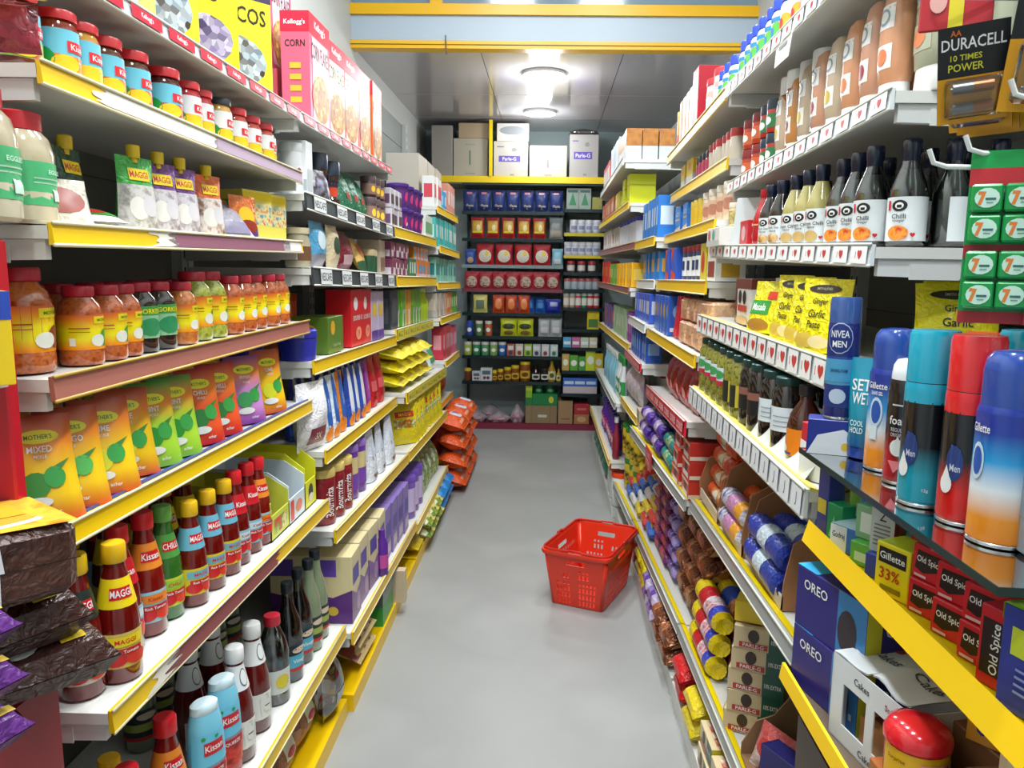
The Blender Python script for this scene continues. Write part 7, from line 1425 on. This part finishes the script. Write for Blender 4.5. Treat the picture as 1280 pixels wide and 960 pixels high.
for i, (c, n) in enumerate(cols):
    k = spc(c, '#cfd0c8', .09, .033) if i < 5 else carton('tea_carton', .066, .06, .1, c, [('r', .15, .5, .85, .85, '#e0e0d8'), ('e', .5, .25, .25, .18, ['#8a3a2a', '#3a7a3a', '#3a3a5a'][i % 3])], cat='carton')
    bput(k, -.675+i*.073, mz[6]+.001, f"{n} {'tin' if i < 5 else 'carton'}, {ORD[i+1]} from left, seventh shelf, back wall")
sbx = carton('spice_carton', .09, .06, .1, '#c8ccd0', [('r', .15, .5, .85, .8, '#5a6a7a'), ('e', .35, .25, .14, .12, '#7a3a3a'), ('e', .65, .25, .14, .12, '#7a3a3a')], cat='carton')
bput(can('ghee_jar', '#6a3a1c', '#d8b83a', .03, .08, cat='jar'), -.675, mz[7]+.001, 'small gold-lidded jar alone at left, honey shelf')
bput(sbx, -.60, mz[7]+.001, 'shorter white spice carton on the honey shelf', sc=.8); bput(sbx, -.515, mz[7]+.001, 'taller white spice carton on the honey shelf', sc=1.1)
def hj(s): return can('honey_jar', '#8a4a18', '#d8c02a', .034*s, .11*s, [(.02*s, .07*s, '#d8b83a', [('e', .5, .5, .2, .3, '#6a3a1c')], 100)], cat='honey jar')
for i, (x, s) in enumerate(((-.445, .6), (-.395, .7), (-.335, .85), (-.27, 1.0))): bput(hj(s), x, mz[7]+.001, f'gold-lidded honey jar, {ORD[i+1]} smallest, left of the tallest')
bput(hj(1.3), -.187, mz[7]+.001, 'tallest gold-lidded honey jar, back wall')
# drop the last jars into the frame of the shelf
bj = vessel('sauce_bottle', 'bottle', [(.035, 0), (.038, .01), (.038, .07), (.03, .1), (.02, .12)], M('#1c1412', .12, coat=.6), [(.021, .12), (.024, .122), (.024, .145)], M('#15100e', .3), [(.02, .07, '#e0e0d8', [('e', .5, .5, .3, .3, '#2a2a28')], 70)])
ob = vessel('oil_bottle', 'bottle', [(.03, 0), (.033, .01), (.033, .1), (.014, .14), (.013, .18)], M('#a8882a', .12, coat=.6), [(.014, .178), (.016, .18), (.016, .21)], M('#1c1c1c', .3), [(.02, .09, '#d8d0a0', [('e', .5, .5, .2, .3, '#4a5a2a')], 80)])
# narrow section
def nput(kind, n, z, what, place, x0=.14, x1=.41): brow(kind, z, x0, x1, n, what, place)
NP = ['top', 'second', 'third', 'fourth', 'fifth', 'sixth', 'seventh', 'eighth', 'ninth', 'lowest']
zz = [1.846, 1.655, 1.475, 1.335, 1.196, 1.044, .864, .71, .513, .319]
nput(carton('tea_tin', .1, .08, .17, '#8a9a92', [('p', [(.2, .2), (.8, .2), (.5, .8)], '#1f7a4a'), ('r', .1, .8, .9, .92, '#2f5a4a')], cat='tin'), 2, zz[0], 'grey and green tea tin', 'top short shelf', .135, .34)
nput(carton('olive_box', .08, .08, .1, '#9a9a52', cat='box'), 1, zz[0], 'olive green small box', 'top short shelf', .35, .42)
wt = can('baby_food_tin', '#c2c8d2', '#d8dce4', .035, .085, [(.02, .07, '#cfd4e0', [('r', .3, .2, .7, .8, '#8a90b0')], 100)], cat='tin')
nput(wt, 4, zz[1], 'white lidded tin', 'second short shelf', .17, .42); nput(wt, 5, zz[2], 'white lidded tin', 'third short shelf', .13, .42)
nput(can('coffee_jar', '#5a3a34', '#b8303a', .032, .07, [(.015, .06, '#d8d4d0', [], 100)], cat='jar'), 3, zz[3], 'red-lidded coffee jar', 'fourth short shelf', .14, .40)
nput(can('coffee_jar', '#a8b4bc', '#a85a5a', .03, .065, cat='jar'), 5, zz[4], 'pale glass jar', 'fifth short shelf', .13, .42)
for i, c in enumerate(('#b8a088', '#a89880', '#c83a5a', '#2f8a5a', '#b8242c', '#c8303c')):
    bput(can('drink_can', c, '#c8ccc8', .025, .1, [(.02, .08, '#e0dcd4', [], 60)], cat='can'), .15+i*.05, zz[5]+.001, f"{['tan', 'beige', 'rose', 'green', 'dark red', 'bright red'][i]} drink can, {ORD[i+1]} from left, sixth short shelf")
nput(carton('yellow_pack', .1, .08, .17, '#d8c01c', [('r', .1, .1, .9, .5, '#4a7a3a')], cat='box'), 1, zz[6], 'yellow and green pack alone', 'seventh short shelf', .33, .43)
for i, (c, n) in enumerate((('#5aa8dc', 'sky blue'), ('#c86a9a', 'pink'), ('#c8d0b8', 'pale green'), ('#d8d4b0', 'cream'))):
    bput(carton('soap_carton', .068, .07, .085, c, [('r', .1, .3, .9, .6, '#e8eef0')], cat='carton'), .165+i*.073, zz[7]+.001, f'{n} soap carton, {ORD[i+1]} from left, short shelf')
for i, (c, n, w, h) in enumerate((('#c8a860', 'cream and tan', .06, .14), ('#5aa83a', 'green and white', .07, .13), ('#4a9a4a', 'deep green', .06, .12), ('#c8d83a', 'tall lime', .08, .18), ('#e0c41c', 'bright yellow', .07, .15))):
    bput(carton('dish_soap_pack', w, .07, h, c, [('e', .5, .5, .36, .2, '#e8f0e0')], cat='carton'), .155+i*.07, zz[8]+.001, f'{n} pack, {ORD[i+1]} from left, green and yellow row')
bt2 = carton('cleaning_carton', .1, .08, .13, '#3a6ac0', [('r', 0, 0, 1, .45, '#c8bcc0'), ('r', .1, .6, .9, .8, '#c8d8f0')], cat='carton')
nput(bt2, 3, zz[9], 'blue and white carton', 'lowest short shelf', .14, .42)
# floor of the back wall
bput(bj, -.095, mz[7]+.001, 'black sauce bottle with white round label, honey shelf', sc=.9)
bput(can('paste_jar', '#1c1614', '#2a2422', .035, .1, [(.02, .07, '#e0e0d8', [('e', .5, .5, .3, .3, '#2a2a28')], 70)], cat='jar'), -.02+.0, mz[7]+.001, 'black jar with white label between sauce and oil bottles', sc=.9)
bput(ob, .04, mz[7]+.001, 'slim oil bottle with black cap, honey shelf'); bput(ob, .098, mz[7]+.001, 'second slim oil bottle at right end, honey shelf', sc=.62)
ZB = .051
sack = bag('rice_bag', .18, .15, .2, M('#b8b0b4+#9a8a92+#d8d4d4', .35, kind='film', s=20), [('r', .2, .3, .8, .5, '#a86a7a')])
for i, (x, sx, h, lb) in enumerate(((-.60, .82, .65, 'leftmost'), (-.41, 1.0, .6, 'slumped middle'), (-.252, .62, 1.0, 'upright rightmost'))):
    put(sack, (x, 6.56, ZB), 0, f'{lb} pale plastic rice bag on the maroon plinth', sc=(sx, .9, h))
put(sack, (-.50, 6.73, ZB), .2, 'pale plastic rice bag behind the other rice bags', sc=(1, .8, .8))
put(ctn(.27, .155, '#8a7654', [('r', .4, .35, .68, .5, '#c8ccc0'), ('r', .18, 0, .2, 1, '#7a5a48'), ('r', .78, 0, .8, 1, '#7a5a48')]), (-.045, 6.61, ZB), 0, 'wide brown carton with white label near the floor')
put(ctn(.125, .20, '#a0805c', [('r', .2, .2, .8, .24, '#6a4a3a')]), (.162, 6.61, ZB), 0, 'narrow brown carton right of the wide one')
put(ctn(.13, .085, '#a8704a', [('e', .5, .5, .3, .3, '#c8a070')]), (.30, 6.61, ZB), 0, 'small brown carton in the right floor corner')
put(ctn(.13, .09, '#a82a34', [('r', .2, .4, .8, .6, '#c86a6a')]), (.30, 6.61, ZB+.086), 0, 'small dark red carton atop the small brown one')
put(carton('cardboard_carton', .215, .2, .10, '#157a40', [('e', .75, .5, .1, .3, '#c8c83a'), ('r', .5, .0, .51, 1, '#0f5a30')], cat='carton'), (-.015, 6.57, ZB+.156), 0, 'green carton lying on the wide brown carton')
for i in range(2): put(can('green_tub', '#1f8a4a', '#1f9a50', .04, .045, [(.01, .04, '#1f8a4a', [('e', .5, .5, .2, .4, '#a8d8a8')], 90)], cat='tub'), (-.07+.1*i, 6.55, ZB+.257), 0, f'{["left", "right"][i]} green tub on top of the green carton')
put(carton('detergent_pack', .055, .07, .17, '#8ab82a', [('r', 0, .75, 1, 1, '#c8d83a'), ('r', 0, 0, 1, .4, '#1f7a3a')], cat='box'), (-.152, 6.50, ZB+.156), 0, 'lime and green pack left of the green carton')
# vertical tissue roll and strip at far left
# ================================================================ SHOPPING BASKET
def basket():
    t = root('shopping_basket', (.200, 3.10, 0), (0, 0, R(-23))); m = M('#e2391f', .34, coat=.15)
    bw, bl, tw, tl, H = .225, .33, .275, .40, .235
    # rounded rectangle ring
    def ring(w, l, rad, z, n=5):
        P = []
        for cx, cy, a0 in ((w/2-rad, l/2-rad, 0), (-w/2+rad, l/2-rad, 90), (-w/2+rad, -l/2+rad, 180), (w/2-rad, -l/2+rad, 270)):
            for k in range(n+1):
                a = R(a0+90*k/n); P.append((cx+rad*math.cos(a), cy+rad*math.sin(a), z))
        return P
    def wall(face_):  # one wall as a lattice with slots
        g = MB(); long = face_ in 'LR'; NU = 41 if long else 27; NV = 24
        def S(u, v):
            w = bw+(tw-bw)*v-.03; l = bl+(tl-bl)*v-.03; hw, hl = (bw+(tw-bw)*v)/2, (bl+(tl-bl)*v)/2; z = .004+v*(H-.006)
            return {'F': (-w/2+u*w, -hl, z), 'B': (w/2-u*w, hl, z), 'L': (-hw, l/2-u*l, z), 'R': (hw, -l/2+u*l, z)}[face_]
        vs = [S(i/NU, j/NV) for j in range(NV+1) for i in range(NU+1)]; fs = []
        for j in range(NV):
            for i in range(NU):
                hole = False
                c = NU/2; a = i+.5
                if 1 <= j <= 10 and j % 3 != 0 and i % 2 == 1:
                    if not long: hole = (2 < a < c-2) or (c+1 < a < NU-3)
                    else: hole = (3 < a < NU-3) and abs(a-c) > 2
                if j in (13, 14, 16) and i % 2 == 1 and not long: hole = c+1 < a < NU-6 or (j != 16 and c-8 < a < c-2)
                if j in (19, 20) and abs(a-c) < (5 if not long else 6): hole = True   # hand hole
                if j in (16, 17) and long and i % 2 == 1 and 5 < a < NU-5: hole = True
                if not hole: fs.append((j*(NU+1)+i, j*(NU+1)+i+1, (j+1)*(NU+1)+i+1, (j+1)*(NU+1)+i))
        g.add(vs, fs, m); o = g.obj('lattice_wall', t)
        s = o.modifiers.new('s', 'SOLIDIFY'); s.thickness = .0028; s.offset = -1
        return o
    for f in 'FBLR': wall(f)
    c = MB()
    R0, R1 = ring(bw, bl, .015, .002), ring(tw, tl, .015, H); n = 6
    for q in range(4):
        ids = range(q*n, q*n+n); vs = [R0[i] for i in ids]+[R1[i] for i in ids]
        c.add(vs, [(i, i+1, n+i+1, n+i) for i in range(n-1)], m, True)
    o = c.obj('corner_walls', t); s = o.modifiers.new('s', 'SOLIDIFY'); s.thickness = .0028; s.offset = -1
    b = MB(); P = ring(bw, bl, .015, .003); Q = ring(bw, bl, .015, .006)
    b.add(P+Q, [tuple(range(len(P)-1, -1, -1)), tuple(range(len(P), 2*len(P)))]+[(i, (i+1) % len(P), len(P)+(i+1) % len(P), len(P)+i) for i in range(len(P))], m); b.obj('basket_base', t)
    # rolled rim
    rm = MB(); rings = [ring(tw-.002, tl-.002, .018, H-.012), ring(tw+.016, tl+.016, .026, H-.012), ring(tw+.024, tl+.024, .03, H-.002), ring(tw+.02, tl+.02, .028, H+.005), ring(tw+.002, tl+.002, .02, H+.006), ring(tw-.004, tl-.004, .016, H)]
    N = len(rings[0]); vs = [p for r_ in rings for p in r_]; K = len(rings)
    rm.add(vs, [(k*N+i, k*N+(i+1) % N, ((k+1) % K)*N+(i+1) % N, ((k+1) % K)*N+i) for k in range(K) for i in range(N)], m, True); rm.obj('rim', t)
    # two folded handles lying round the rim
    for sg in (-1, 1):
        h = MB(); z = H+.011; y0 = sg*.012; y1 = sg*(tl/2+.004); x = tw/2+.004
        h.tube([(-x, y0, z), (-x, y1-sg*.03, z), (-x+.012, y1-sg*.008, z), (-x+.035, y1, z), (-.03, y1, z), (-.022, y1, z+.004), (.022, y1, z+.004), (.03, y1, z), (x-.035, y1, z), (x-.012, y1-sg*.008, z), (x, y1-sg*.03, z), (x, y0, z)], .0045, M('#c8281c', .3), 8); h.obj('handle', t)
    for sx in (-1, 1):
        h = MB(); h.box(*sorted((sx*(tw/2+.002), sx*(tw/2+.014))), -.022, .022, H-.004, H+.020, M('#b8241a', .35), .003); h.obj('handle_hinge', t)
    tag(t, 'red plastic shopping basket with slotted sides standing on the aisle floor', 'basket')
basket()
